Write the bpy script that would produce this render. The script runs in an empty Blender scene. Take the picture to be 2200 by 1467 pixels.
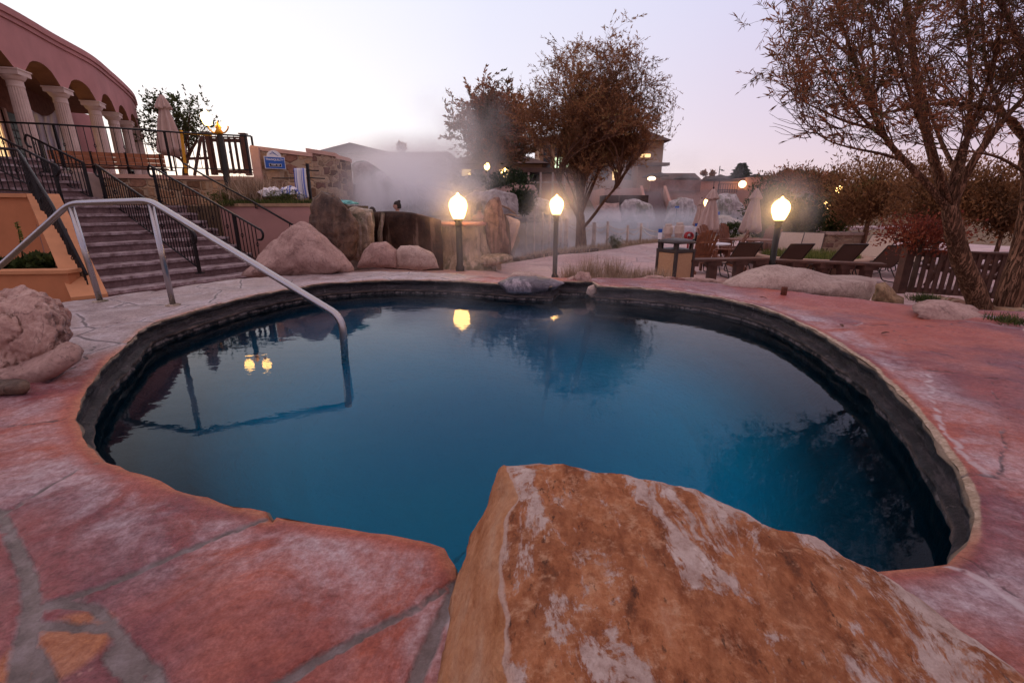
import bpy, bmesh, math, random
from mathutils import Vector, Matrix, noise as mnoise
from mathutils.geometry import delaunay_2d_cdt
R = math.radians
PI = math.pi
rng = random.Random(7)
sc = bpy.context.scene
COL = sc.collection

# ------------------------------------------------------------------ camera
CAM_H = 0.90
TILT = R(16.5)
F = 978.0
cam_data = bpy.data.cameras.new('camera')
cam_data.sensor_width = 36.0
cam_data.lens = F / 2200.0 * 36.0
cam_data.clip_start = 0.02
cam_data.clip_end = 6000
cam = bpy.data.objects.new('camera', cam_data)
COL.objects.link(cam)
cam.location = (0, 0, CAM_H)
cam.rotation_euler = (PI / 2 - TILT, 0, 0)
sc.camera = cam

# ------------------------------------------------------------------ world
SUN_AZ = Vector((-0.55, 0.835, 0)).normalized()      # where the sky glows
w = bpy.data.worlds.new('World')
sc.world = w
w.use_nodes = True
nt = w.node_tree
for n in list(nt.nodes):
    nt.nodes.remove(n)
def wn(t, **k):
    n = nt.nodes.new(t)
    for a, b in k.items():
        setattr(n, a, b)
    return n
def wl(a, b):
    nt.links.new(a, b)
def wramp(src, stops):
    n = wn('ShaderNodeValToRGB')
    n.color_ramp.interpolation = 'EASE' if len(stops) < 3 else 'LINEAR'
    e = n.color_ramp.elements
    while len(e) > 1:
        e.remove(e[-1])
    e[0].position = stops[0][0]; e[0].color = (*stops[0][1], 1)
    for p, c in stops[1:]:
        x = e.new(p); x.color = (*c, 1)
    wl(src, n.inputs[0])
    return n.outputs[0]
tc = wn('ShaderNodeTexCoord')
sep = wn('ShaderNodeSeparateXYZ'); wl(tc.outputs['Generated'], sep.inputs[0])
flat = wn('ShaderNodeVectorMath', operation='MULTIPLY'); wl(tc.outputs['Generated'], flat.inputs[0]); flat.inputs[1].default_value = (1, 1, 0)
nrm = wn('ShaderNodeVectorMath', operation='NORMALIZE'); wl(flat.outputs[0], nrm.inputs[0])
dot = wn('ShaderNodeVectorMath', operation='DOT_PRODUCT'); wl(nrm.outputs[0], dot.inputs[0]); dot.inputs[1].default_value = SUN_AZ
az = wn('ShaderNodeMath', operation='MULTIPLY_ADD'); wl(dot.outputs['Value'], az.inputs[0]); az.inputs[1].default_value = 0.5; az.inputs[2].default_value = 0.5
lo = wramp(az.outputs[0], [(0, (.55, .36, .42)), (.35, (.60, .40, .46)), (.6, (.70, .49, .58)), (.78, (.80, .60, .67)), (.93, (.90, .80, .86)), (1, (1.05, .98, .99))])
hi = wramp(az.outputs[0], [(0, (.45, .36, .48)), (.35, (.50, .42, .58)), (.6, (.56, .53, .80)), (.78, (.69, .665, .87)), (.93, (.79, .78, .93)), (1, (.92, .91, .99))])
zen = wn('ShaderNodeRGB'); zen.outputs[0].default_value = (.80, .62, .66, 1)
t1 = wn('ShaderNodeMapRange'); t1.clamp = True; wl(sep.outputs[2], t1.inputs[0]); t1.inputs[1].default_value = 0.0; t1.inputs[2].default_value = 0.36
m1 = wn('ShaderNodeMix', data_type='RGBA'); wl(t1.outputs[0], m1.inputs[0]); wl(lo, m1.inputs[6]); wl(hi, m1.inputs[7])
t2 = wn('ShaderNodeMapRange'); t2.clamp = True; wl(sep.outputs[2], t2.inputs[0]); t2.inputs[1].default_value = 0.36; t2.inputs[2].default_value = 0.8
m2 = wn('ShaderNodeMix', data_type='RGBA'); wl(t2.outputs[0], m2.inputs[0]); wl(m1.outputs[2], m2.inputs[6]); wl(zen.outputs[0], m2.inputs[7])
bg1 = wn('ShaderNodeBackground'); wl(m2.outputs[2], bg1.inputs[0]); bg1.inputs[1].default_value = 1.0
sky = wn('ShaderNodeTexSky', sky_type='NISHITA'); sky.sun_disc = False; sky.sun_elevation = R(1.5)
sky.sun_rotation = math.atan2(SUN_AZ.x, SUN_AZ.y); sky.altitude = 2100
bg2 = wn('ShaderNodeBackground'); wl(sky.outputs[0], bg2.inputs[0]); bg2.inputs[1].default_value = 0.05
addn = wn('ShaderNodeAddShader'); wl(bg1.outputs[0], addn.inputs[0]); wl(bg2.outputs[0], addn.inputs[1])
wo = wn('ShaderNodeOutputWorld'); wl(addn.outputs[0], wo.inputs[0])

# sun: the last glow at the horizon, very soft
sd = bpy.data.lights.new('sun', 'SUN'); sd.energy = 0.5; sd.angle = R(14); sd.color = (1.0, .74, .60)
so = bpy.data.objects.new('sun', sd); COL.objects.link(so)
so.rotation_euler = Vector((.90, -.43, -math.tan(R(9)))).to_track_quat('-Z', 'Y').to_euler()

sc.view_settings.view_transform = 'Standard'
sc.view_settings.look = 'None'
sc.view_settings.exposure = 0.0
sc.view_settings.gamma = 1.0
sc.render.engine = 'CYCLES'
sc.cycles.use_denoising = True
sc.cycles.use_adaptive_sampling = True
sc.cycles.adaptive_threshold = 0.02
sc.cycles.max_bounces = 8
sc.cycles.diffuse_bounces = 3
sc.cycles.transparent_max_bounces = 16
sc.cycles.volume_bounces = 6
sc.cycles.volume_step_rate = 2.0
sc.cycles.volume_max_steps = 96
sc.cycles.sample_clamp_indirect = 4.0
sc.cycles.caustics_reflective = False
sc.cycles.caustics_refractive = False

# ------------------------------------------------------------------ pixel helpers (photo pixels, 2200 wide)
CT, ST = math.cos(TILT), math.sin(TILT)
def ray(px, py):
    u = (px - 1100) / F; v = (733.5 - py) / F
    return Vector((u, CT + v * ST, -ST + v * CT))
def at(px, py, Y):
    d = ray(px, py); return Vector((0, 0, CAM_H)) + d * (Y / d.y)
def onz(px, py, z):
    d = ray(px, py); return Vector((0, 0, CAM_H)) + d * ((z - CAM_H) / d.z)
def atx(px, Y, z):                       # x of a pixel column at depth Y and height z
    zc = Y * CT + (CAM_H - z) * ST
    return Vector(((px - 1100) / F * zc, Y, z))

# ------------------------------------------------------------------ tags and objects
def tag(o, label=None, cat=None, group=None, kind=None):
    if label: o['label'] = label
    if cat: o['category'] = cat
    if group: o['group'] = group
    if kind: o['kind'] = kind
    return o
def obj(name, bm, mat, parent=None, smooth=False, keep=False):
    """link a bmesh (world coordinates) as ONE object; with a parent the mesh is moved into its space"""
    me = bpy.data.meshes.new(name)
    if parent is not None:
        bm.transform(parent.matrix_world.inverted())
    bm.normal_update()
    bm.to_mesh(me); bm.free()
    if isinstance(mat, (list, tuple)):
        for m in mat: me.materials.append(m)
    else:
        me.materials.append(mat)
    if smooth:
        for p in me.polygons: p.use_smooth = True
    o = bpy.data.objects.new(name, me); COL.objects.link(o)
    if parent is not None:
        o.parent = parent
    return o
def empty(name, loc, label, cat, group=None, kind=None, rz=0.0):
    o = bpy.data.objects.new(name, None); COL.objects.link(o)
    o.empty_display_size = 0.1
    o.location = loc; o.rotation_euler = (0, 0, rz)
    o.matrix_world = Matrix.Translation(Vector(loc)) @ Matrix.Rotation(rz, 4, 'Z')
    return tag(o, label, cat, group, kind)
def kids(o):
    return [c for c in ALLK.get(o.name, [])]
def copy_tree(o, parent=None):
    c = o.copy(); COL.objects.link(c); c.parent = parent
    for ch in list(o.children):
        copy_tree(ch, c)
    return c
def B(): return bmesh.new()

def box(bm, c, s, rz=0.0, mat=None):
    M = Matrix.Translation(Vector(c)) @ Matrix.Rotation(rz, 4, 'Z')
    if mat is not None: M = mat
    vs = [bm.verts.new(M @ Vector((sx * s[0] / 2, sy * s[1] / 2, sz * s[2] / 2))) for sx in (-1, 1) for sy in (-1, 1) for sz in (-1, 1)]
    for f in ((0, 1, 3, 2), (4, 6, 7, 5), (0, 4, 5, 1), (2, 3, 7, 6), (0, 2, 6, 4), (1, 5, 7, 3)):
        bm.faces.new([vs[i] for i in f])
    return vs
def beam(bm, a, b, w_, h_, up=(0, 0, 1)):
    a = Vector(a); b = Vector(b); d = b - a; L = d.length
    if L < 1e-6: return
    y = d / L; u = Vector(up)
    if abs(y.dot(u)) > .98: u = Vector((0, 1, 0))
    x = y.cross(u).normalized(); z = x.cross(y)
    M = Matrix((( x.x, y.x, z.x, 0), (x.y, y.y, z.y, 0), (x.z, y.z, z.z, 0), (0, 0, 0, 1)))
    M = Matrix.Translation((a + b) / 2) @ M
    box(bm, (0, 0, 0), (w_, L, h_), mat=M)
def tube(bm, pts, r, seg=8, caps=True):
    pts = [Vector(p) for p in pts]; n = len(pts)
    rs = r if isinstance(r, (list, tuple)) else [r] * n
    rings = []; ref = None
    for i, p in enumerate(pts):
        t = (pts[min(i + 1, n - 1)] - pts[max(i - 1, 0)])
        if t.length < 1e-9: t = Vector((0, 0, 1))
        t.normalize()
        if ref is None:
            ref = Vector((0, 0, 1)) if abs(t.z) < .9 else Vector((1, 0, 0))
        x = (ref - t * ref.dot(t))
        if x.length < 1e-4: x = t.orthogonal()
        x.normalize(); ref = x; y = t.cross(x)
        rings.append([bm.verts.new(p + (x * math.cos(2 * PI * k / seg) + y * math.sin(2 * PI * k / seg)) * rs[i]) for k in range(seg)])
    for i in range(n - 1):
        for k in range(seg):
            bm.faces.new((rings[i][k], rings[i][(k + 1) % seg], rings[i + 1][(k + 1) % seg], rings[i + 1][k]))
    if caps:
        bm.faces.new(rings[0][::-1]); bm.faces.new(rings[-1])
def smooth_path(pts, n=6):
    pts = [Vector(p) for p in pts]; out = []
    for i in range(len(pts) - 1):
        p0 = pts[max(i - 1, 0)]; p1 = pts[i]; p2 = pts[i + 1]; p3 = pts[min(i + 2, len(pts) - 1)]
        for k in range(n):
            t = k / n
            out.append(0.5 * ((2 * p1) + (p2 - p0) * t + (2 * p0 - 5 * p1 + 4 * p2 - p3) * t * t + (3 * p1 - p0 - 3 * p2 + p3) * t ** 3))
    out.append(pts[-1]); return out
def round_corners(pts, r, n=5):
    pts = [Vector(p) for p in pts]; out = [pts[0]]
    for i in range(1, len(pts) - 1):
        a, b, c = pts[i - 1], pts[i], pts[i + 1]
        d1 = (a - b); d2 = (c - b); q = min(r, d1.length * .45, d2.length * .45)
        p = b + d1.normalized() * q; s = b + d2.normalized() * q
        for k in range(n + 1):
            t = k / n
            out.append(p * (1 - t) ** 2 + b * 2 * t * (1 - t) + s * t * t)
    out.append(pts[-1]); return out
def lathe(bm, prof, c=(0, 0, 0), seg=16, caps=True, flute=0, fd=0.0, sx=1, sy=1):
    c = Vector(c); rings = []
    for r, z in prof:
        ring = []
        for k in range(seg):
            a = 2 * PI * k / seg; rr = r
            if flute: rr = r * (1 - fd * (1 if (k % 2) else 0))
            ring.append(bm.verts.new(c + Vector((math.cos(a) * rr * sx, math.sin(a) * rr * sy, z))))
        rings.append(ring)
    for i in range(len(rings) - 1):
        for k in range(seg):
            bm.faces.new((rings[i][k], rings[i][(k + 1) % seg], rings[i + 1][(k + 1) % seg], rings[i + 1][k]))
    if caps:
        bm.faces.new(rings[0][::-1]); bm.faces.new(rings[-1])
def prism(bm, poly, z0, z1):
    """vertical prism from xy polygon; z0/z1 numbers or functions"""
    f0 = z0 if callable(z0) else (lambda x, y: z0); f1 = z1 if callable(z1) else (lambda x, y: z1)
    lo_ = [bm.verts.new((p[0], p[1], f0(p[0], p[1]))) for p in poly]
    hi_ = [bm.verts.new((p[0], p[1], f1(p[0], p[1]))) for p in poly]
    n = len(poly)
    bm.faces.new(lo_[::-1]); bm.faces.new(hi_)
    for i in range(n):
        bm.faces.new((lo_[i], lo_[(i + 1) % n], hi_[(i + 1) % n], hi_[i]))
def slab(bm, pts, off):
    """polygon in space (list of points) extruded by vector off"""
    off = Vector(off)
    a = [bm.verts.new(Vector(p)) for p in pts]; b = [bm.verts.new(Vector(p) + off) for p in pts]
    n = len(pts); bm.faces.new(a); bm.faces.new(b[::-1])
    for i in range(n):
        bm.faces.new((a[(i + 1) % n], a[i], b[i], b[(i + 1) % n]))
def fix_normals(bm):
    bmesh.ops.recalc_face_normals(bm, faces=bm.faces)
def fbm(p, oct=4, H=1.0):
    return mnoise.fractal(p, H, 2.0, oct)

# ------------------------------------------------------------------ materials
class N:
    def __init__(s, name):
        s.m = bpy.data.materials.new(name); s.m.use_nodes = True
        s.t = s.m.node_tree; s.b = s.t.nodes['Principled BSDF']; s.out = s.t.nodes['Material Output']
        s.tc = s.t.nodes.new('ShaderNodeTexCoord').outputs['Object']
    def n(s, t, **k):
        x = s.t.nodes.new(t)
        for a, b in k.items(): setattr(x, a, b)
        return x
    def l(s, a, b): s.t.links.new(a, b)
    def mapping(s, scale, rot=(0, 0, 0), src=None):
        x = s.n('ShaderNodeMapping'); s.l(src or s.tc, x.inputs[0]); x.inputs['Scale'].default_value = scale; x.inputs['Rotation'].default_value = rot
        return x.outputs[0]
    def noise(s, scale, detail=6, rough=.55, vec=None, dist=0.0):
        x = s.n('ShaderNodeTexNoise'); s.l(vec or s.tc, x.inputs['Vector'])
        x.inputs['Scale'].default_value = scale; x.inputs['Detail'].default_value = detail; x.inputs['Roughness'].default_value = rough; x.inputs['Distortion'].default_value = dist
        return x.outputs[0]
    def voro(s, scale, feature='F1', vec=None, out='Distance', rnd=1.0):
        x = s.n('ShaderNodeTexVoronoi', feature=feature); s.l(vec or s.tc, x.inputs['Vector']); x.inputs['Scale'].default_value = scale
        x.inputs['Randomness'].default_value = rnd
        return x.outputs[out]
    def wave(s, scale, dist=2, vec=None, dirn='X', detail=2):
        x = s.n('ShaderNodeTexWave', bands_direction=dirn); s.l(vec or s.tc, x.inputs['Vector']); x.inputs['Scale'].default_value = scale; x.inputs['Distortion'].default_value = dist; x.inputs['Detail'].default_value = detail
        return x.outputs['Fac']
    def ramp(s, src, stops, interp='LINEAR'):
        x = s.n('ShaderNodeValToRGB'); x.color_ramp.interpolation = interp; e = x.color_ramp.elements
        while len(e) > 1: e.remove(e[-1])
        def cc(c): return (c, c, c, 1) if not isinstance(c, (tuple, list)) else (*c, 1)
        e[0].position = stops[0][0]; e[0].color = cc(stops[0][1])
        for p, c in stops[1:]:
            y = e.new(p); y.color = cc(c)
        s.l(src, x.inputs[0]); return x.outputs[0]
    def mix(s, f, a, b, blend='MIX'):
        x = s.n('ShaderNodeMix', data_type='RGBA', blend_type=blend)
        for v, i in ((f, 0), (a, 6), (b, 7)):
            if isinstance(v, (int, float)): x.inputs[i].default_value = v if i == 0 else (v, v, v, 1)
            elif isinstance(v, tuple): x.inputs[i].default_value = (*v, 1)
            else: s.l(v, x.inputs[i])
        return x.outputs[2]
    def math(s, op, a, b=0.0, c=0.0):
        x = s.n('ShaderNodeMath', operation=op)
        for i, v in enumerate((a, b, c)):
            if isinstance(v, (int, float)): x.inputs[i].default_value = v
            else: s.l(v, x.inputs[i])
        return x.outputs[0]
    def bump(s, h, strength=.4, dist=.02, prev=None):
        x = s.n('ShaderNodeBump'); x.inputs['Strength'].default_value = strength; x.inputs['Distance'].default_value = dist
        s.l(h, x.inputs['Height'])
        if prev: s.l(prev, x.inputs['Normal'])
        s.l(x.outputs[0], s.b.inputs['Normal']); return x.outputs[0]
    def color(s, c):
        if isinstance(c, tuple): s.b.inputs['Base Color'].default_value = (*c, 1)
        else: s.l(c, s.b.inputs['Base Color'])
    def set(s, rough=.8, metal=0, spec=.5, **k):
        if isinstance(rough, (int, float)): s.b.inputs['Roughness'].default_value = rough
        else: s.l(rough, s.b.inputs['Roughness'])
        s.b.inputs['Metallic'].default_value = metal; s.b.inputs['Specular IOR Level'].default_value = spec
        return s.m
MATS = {}
def simple(name, c, rough=.7, metal=0, var=.25, scale=6, bump=.15, bd=.01, spec=.4, detail=5):
    """base colour with noise variation and fine bump"""
    if name in MATS: return MATS[name]
    k = N(name)
    nz = k.noise(scale, detail)
    d = tuple(x * (1 - var) for x in c); b = tuple(min(1, x * (1 + var)) for x in c)
    k.color(k.ramp(nz, [(.3, d), (.7, b)]))
    if bump: k.bump(k.noise(scale * 6, 5), bump, bd)
    MATS[name] = k.set(rough, metal, spec)
    return MATS[name]
def emis(name, c, s):
    if name in MATS: return MATS[name]
    k = N(name); k.color((.8, .7, .5)); k.b.inputs['Emission Color'].default_value = (*c, 1); k.b.inputs['Emission Strength'].default_value = s
    MATS[name] = k.set(.4); return MATS[name]
def rockmat(name, c1, c2, c3, scale=3, patch=1.2, bump=.6, bd=.03, rough=.85, streak=None, patchw=(.50, .56)):
    """stone: two tones of mottling plus a third colour in ragged patches, cracks and grain"""
    if name in MATS: return MATS[name]
    k = N(name)
    n1 = k.noise(scale, 8, .65)
    n2 = k.noise(patch, 7, .68, dist=.4)
    n3 = k.noise(scale * 9, 4, .6)
    base = k.ramp(n1, [(.32, c1), (.62, c2)])
    base = k.mix(k.ramp(n2, [(patchw[0], 0), (patchw[1], 1)]), base, c3)
    base = k.mix(.45, base, k.ramp(n3, [(.3, .25), (.7, .85)]), 'SOFT_LIGHT')
    if streak:
        sv = k.mapping((streak[0], streak[0], streak[0] * .12))
        st = k.noise(3, 5, .6, vec=sv)
        base = k.mix(k.ramp(st, [(.48, 0), (.66, .85)]), base, streak[1])
    cr = k.voro(scale * 1.1, 'DISTANCE_TO_EDGE', vec=k.mix(.3, k.tc, k.noise(scale * 1.2, 4)))
    crk = k.ramp(cr, [(0, 0), (.012, 1)])
    sp_ = k.ramp(k.noise(scale * 14, 3, .7), [(.60, 0), (.70, .55)]); base = k.mix(sp_, base, tuple(x * .45 for x in c1))
    vn = k.math('ABSOLUTE', k.math('SUBTRACT', k.noise(scale * .8, 7, .62, dist=1.2), .5)); vein = k.ramp(vn, [(0, .6), (.012, 0)]); base = k.mix(vein, base, tuple(x * .35 for x in c1))
    k.color(base)
    h = k.math('ADD', k.math('MULTIPLY', n3, .35), n1)
    h = k.math('MULTIPLY_ADD', crk, .06, k.math('MULTIPLY_ADD', vein, -.12, h))
    k.bump(h, bump, bd)
    MATS[name] = k.set(rough, 0, .3); return MATS[name]

# ------------------------------------------------------------------ rocks
def poly_radius(poly, c, ang):
    d = (math.cos(ang), math.sin(ang)); best = 0
    n = len(poly)
    for i in range(n):
        x1, y1 = poly[i][0] - c[0], poly[i][1] - c[1]; x2, y2 = poly[(i + 1) % n][0] - c[0], poly[(i + 1) % n][1] - c[1]
        ex, ey = x2 - x1, y2 - y1; den = d[0] * ey - d[1] * ex
        if abs(den) < 1e-9: continue
        t = (x1 * ey - y1 * ex) / den; s = (x1 * d[1] - y1 * d[0]) / den
        if t > 0 and -1e-6 <= s <= 1 + 1e-6: best = max(best, t)
    return best
def rock(name, px, Y, depth, mat, label, cat='rock', group=None, sub=5, rough=.07, seed=0, power=2.6, parent=None, fs=2.2, tiltback=0.0, ridged=0.0, yoff=0.35):
    """boulder whose outline (photo pixels at depth Y) gets real thickness `depth` (metres front to back)"""
    P = [at(x, y, Y) for x, y in px]
    poly = [(p.x, p.z) for p in P]
    cx = (min(p[0] for p in poly) + max(p[0] for p in poly)) / 2; cz = (min(p[1] for p in poly) + max(p[1] for p in poly)) / 2
    bm = B(); bmesh.ops.create_icosphere(bm, subdivisions=sub, radius=1)
    cy = Y + depth * yoff
    size = max(max(p[0] for p in poly) - cx, depth)
    dv = Vector((cx, Y, 0)).normalized(); cyy = Y + depth * yoff * dv.y; cx0 = cx; cx = cx
    cache = {}
    for v in bm.verts:
        d = v.co.normalized()
        ang = math.atan2(d.z, d.x); key = round(ang, 3)
        if key not in cache: cache[key] = poly_radius(poly, (cx, cz), ang)
        r = cache[key]; rho = math.hypot(d.x, d.z)
        a = abs(rho); b = abs(d.y)
        s = 1.0 / max(1e-6, (a ** power + b ** power)) ** (1 / power)
        k = Vector((math.cos(ang) * r * a * s, d.y * s * depth / 2, math.sin(ang) * r * a * s))
        n_ = fbm(k * fs + Vector((seed * 3.1, seed * 1.7, 0)), 5, .9)
        if ridged: n_ = n_ * (1 - ridged) + ridged * (.5 - abs(fbm(k * fs * .8 + Vector((seed, 9, 2)), 4, .8)) * 2)
        k += d * n_ * rough * size
        k -= d * max(0, .16 - abs(fbm(k * fs * 1.6 + Vector((seed, 3, 5)), 4, .8))) * rough * size * 2.6
        k += d * fbm(k * fs * 6, 3, .7) * rough * size * .16
        k.y += tiltback * (k.z)
        v.co = Vector((cx + depth * yoff * dv.x + k.x + k.y * dv.x, cyy + k.y * dv.y, cz + k.z))
    o = obj(name, bm, mat, parent, smooth=True)
    if parent is None: tag(o, label, cat, group)
    return o
def blob_rock(bm, c, s, seed, rough=.25, sub=3, rz=0, flat=.0):
    st = len(bm.verts)
    r = bmesh.ops.create_icosphere(bm, subdivisions=sub, radius=1)
    M = Matrix.Translation(Vector(c)) @ Matrix.Rotation(rz, 4, 'Z')
    for v in r['verts']:
        d = v.co.copy(); k = 1 + fbm(d * 1.3 + Vector((seed * 2.3, seed, 0)), 4, .9) * rough
        m = max(abs(d.x), abs(d.y), abs(d.z)); k *= (1 - flat) + flat / m
        v.co = M @ Vector((d.x * s[0] * k, d.y * s[1] * k, d.z * s[2] * k))
# ------------------------------------------------------------------ polygons in plan
def inside(x, y, poly):
    c = False; j = len(poly) - 1
    for i in range(len(poly)):
        xi, yi = poly[i][0], poly[i][1]; xj, yj = poly[j][0], poly[j][1]
        if (yi > y) != (yj > y) and x < (xj - xi) * (y - yi) / (yj - yi) + xi: c = not c
        j = i
    return c
def seg_dist(x, y, a, b):
    ax, ay = a[0], a[1]; dx, dy = b[0] - ax, b[1] - ay; L = dx * dx + dy * dy
    t = 0 if L < 1e-12 else max(0, min(1, ((x - ax) * dx + (y - ay) * dy) / L))
    return math.hypot(x - ax - dx * t, y - ay - dy * t)
def line_dist(x, y, pl):
    return min(seg_dist(x, y, pl[i], pl[i + 1]) for i in range(len(pl) - 1))
def poly_dist(x, y, poly):
    return min(seg_dist(x, y, poly[i], poly[(i + 1) % len(poly)]) for i in range(len(poly)))
def sstep(a, b, x):
    t = max(0, min(1, (x - a) / (b - a))); return t * t * (3 - 2 * t)

POOL_PX = [(985, 1237), (957, 1168), (925, 1158), (800, 1138), (700, 1122), (612, 1107), (590, 1108), (580, 1116), (566, 1096), (500, 1082), (440, 1067), (360, 1040), (300, 1018), (225, 988), (190, 955), (172, 920), (165, 890), (172, 858), (190, 825), (225, 780), (270, 738), (302, 706), (345, 686), (430, 662), (520, 638), (610, 620), (700, 607), (780, 602), (850, 599), (950, 601), (1040, 606), (1108, 611), (1185, 613), (1200, 603), (1272, 603), (1284, 613), (1380, 618), (1480, 628), (1540, 637), (1600, 650), (1655, 665), (1700, 683), (1760, 712), (1810, 742), (1880, 790), (1950, 860), (2010, 930), (2060, 1005), (2083, 1060), (2087, 1110), (2081, 1150), (2062, 1185), (2035, 1205), (1990, 1215), (1900, 1220), (1750, 1226), (1500, 1240), (1200, 1250)]
P0 = [onz(x, y, 0) for x, y in POOL_PX]
POOLP = []                                     # resampled with a ragged chipped edge
for i in range(len(P0)):
    a, b = P0[i], P0[(i + 1) % len(P0)]; n = max(1, int((b - a).length / .04))
    for k in range(n):
        p = a.lerp(b, k / n); q = fbm(p * 6, 3) * .012 + fbm(p * 22, 2) * .004
        c = Vector((.2, 3, 0)); d = (p - c).normalized()
        POOLP.append((p.x + d.x * q, p.y + d.y * q))
PC = (0.15, 3.1)
DECK_OUT = [(-4.9, -.5), (-4.7, 2.5), (-4.45, 4.3), (-4.25, 4.62), (-3.95, 5.1), (-3.6, 5.88), (-2.9, 6.35), (-1.9, 6.62), (-1.0, 6.45), (-.3, 6.1), (.05, 5.97), (.35, 6.03), (.62, 5.97), (1.08, 5.97), (1.22, 5.98), (2.0, 5.9), (2.5, 5.55), (3.1, 5.0), (3.7, 4.35), (4.3, 4.05), (5.6, 3.6), (6.2, 1.5), (6.0, -.5)]
FARPOOL = [(-.6, 13.6), (.6, 14.4), (2.9, 17.9), (7.9, 23.8), (13, 27), (20, 30), (40, 38), (40, 52), (14, 52), (3, 48), (-.5, 38), (-.2, 25), (-2, 18)]
CTRL = [(-8, 3, -.45), (-6, 6.3, -.43), (-4, 6.4, -.42), (-3, 7.5, -.38), (-1, 9, -.33), (-2.5, 8.5, -.33), (0, 8, -.48), (1, 10.2, -.68), (.9, 7.6, -.5), (2, 7, -.55), (3, 6.5, -.6), (4.2, 7.5, -.72), (6, 8, -.75), (5.5, 5.2, -.35), (7, 3, -.2), (10, 5, -.5), (10, 10, -.78), (6, 12, -.78), (10, 14, -.8), (3, 12, -.72), (0, 12, -.6), (0, 14, -.62), (3, 17, -.65), (-3, 14, -.4), (8, 22, -.68), (16, 20, -.75), (-9, 8, -.4), (-6, 10, -.4), (-5, 14, -.2), (-12, 10, -.2), (-10, 18, .3), (-4, 25, .8), (0, -3, -.3), (-8, -3, -.4), (8, -3, -.3), (25, 12, -.6), (30, 25, -.6)]
def ground_h(x, y):
    s = ws = 0
    for cx, cy, cz in CTRL:
        d = (x - cx) ** 2 + (y - cy) ** 2 + .15; wt = 1 / d ** 1.6
        s += cz * wt; ws += wt
    h = s / ws
    if y > 14:
        side = sstep(0, -8, x) * sstep(15, 36, y) * 2.1
        h += side
        h += sstep(50, 62, y) * 2.4
        h += sstep(70, 400, y) * 6
        if inside(x, y, FARPOOL) :
            h = h + (-1.7 - h) * sstep(0, 1.2, poly_dist(x, y, FARPOOL))
    return h
def surf_h(x, y): return ground_h(x, y)

def tri_mesh(bm, outer, holes, pts, zf):
    """triangulate a plan region; returns list of (vert, x, y)"""
    co = []; ed = []
    for loop in [outer] + holes:
        st = len(co)
        for p in loop: co.append(Vector((p[0], p[1])))
        n = len(loop)
        ed += [(st + i, st + (i + 1) % n) for i in range(n)]
    nb = len(co)
    co += [Vector(p) for p in pts]
    vs, es, fs, ov, oe, of = delaunay_2d_cdt(co, ed, [], 0, 1e-6)
    bv = [bm.verts.new((v.x, v.y, zf(v.x, v.y))) for v in vs]
    for f in fs:
        cx = sum(vs[i].x for i in f) / len(f); cy = sum(vs[i].y for i in f) / len(f)
        if not inside(cx, cy, outer): continue
        if any(inside(cx, cy, h) for h in holes): continue
        bm.faces.new([bv[i] for i in f])
    for v in list(bm.verts):
        if not v.link_faces: bm.verts.remove(v)
def fill_pts(outer, holes, step, margin=.3, bounds=None):
    out = []; r = random.Random(3)
    x0 = min(p[0] for p in outer); x1 = max(p[0] for p in outer); y0 = min(p[1] for p in outer); y1 = max(p[1] for p in outer)
    y = y0
    while y < y1:
        x = x0
        while x < x1:
            s = step(x, y) if callable(step) else step
            px, py = x + r.uniform(-.25, .25) * s, y + r.uniform(-.25, .25) * s
            if inside(px, py, outer) and not any(inside(px, py, h) for h in holes): out.append((px, py))
            x += s
        y += step(0, y) if callable(step) else step
    return out
def resample(poly, d):
    out = []
    for i in range(len(poly)):
        a = Vector(poly[i][:2]); b = Vector(poly[(i + 1) % len(poly)][:2]); n = max(1, int((b - a).length / d))
        out += [tuple(a.lerp(b, k / n)) for k in range(n)]
    return out

# ------------------------------------------------------------------ ground (one sheet to the horizon)
def grid_axis(lo_, hi_, dens):
    v = [lo_]
    while v[-1] < hi_: v.append(v[-1] + dens(v[-1]))
    return v
xs = [-3000, -1500, -700, -300, -150, -90] + grid_axis(-60, 60, lambda x: .45 if -16 < x < 22 else 1.6) + [90, 150, 300, 700, 1500, 3000]
ys = [-800, -200, -50, -20] + grid_axis(-8, 75, lambda y: .45 if -2 < y < 30 else 1.2) + [90, 130, 200, 400, 800, 1600, 3500]
bm = B(); gv = []
for y in ys:
    row = []
    for x in xs:
        h = ground_h(x, y)
        if -4.6 < x < 5.8 and -.6 < y < 6.5 and inside(x, y, DECK_OUT) and poly_dist(x, y, DECK_OUT) > .3: h = -1.4
        h += fbm(Vector((x * .5, y * .5, 0)), 3) * .03
        row.append(bm.verts.new((x, y, h)))
    gv.append(row)
for j in range(len(ys) - 1):
    for i in range(len(xs) - 1):
        bm.faces.new((gv[j][i], gv[j][i + 1], gv[j + 1][i + 1], gv[j + 1][i]))
k = N('earth'); g1 = k.noise(.9, 7, .65); g2 = k.noise(14, 5)
base = k.ramp(g1, [(.35, (.14, .10, .06)), (.55, (.22, .15, .10)), (.7, (.13, .12, .06))])
k.color(k.mix(.4, base, k.ramp(g2, [(.3, .2), (.7, .9)]), 'SOFT_LIGHT')); k.bump(g2, .6, .04)
M_EARTH = k.set(.95, 0, .1)
tag(obj('ground', bm, M_EARTH, smooth=True), kind='structure')

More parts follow.
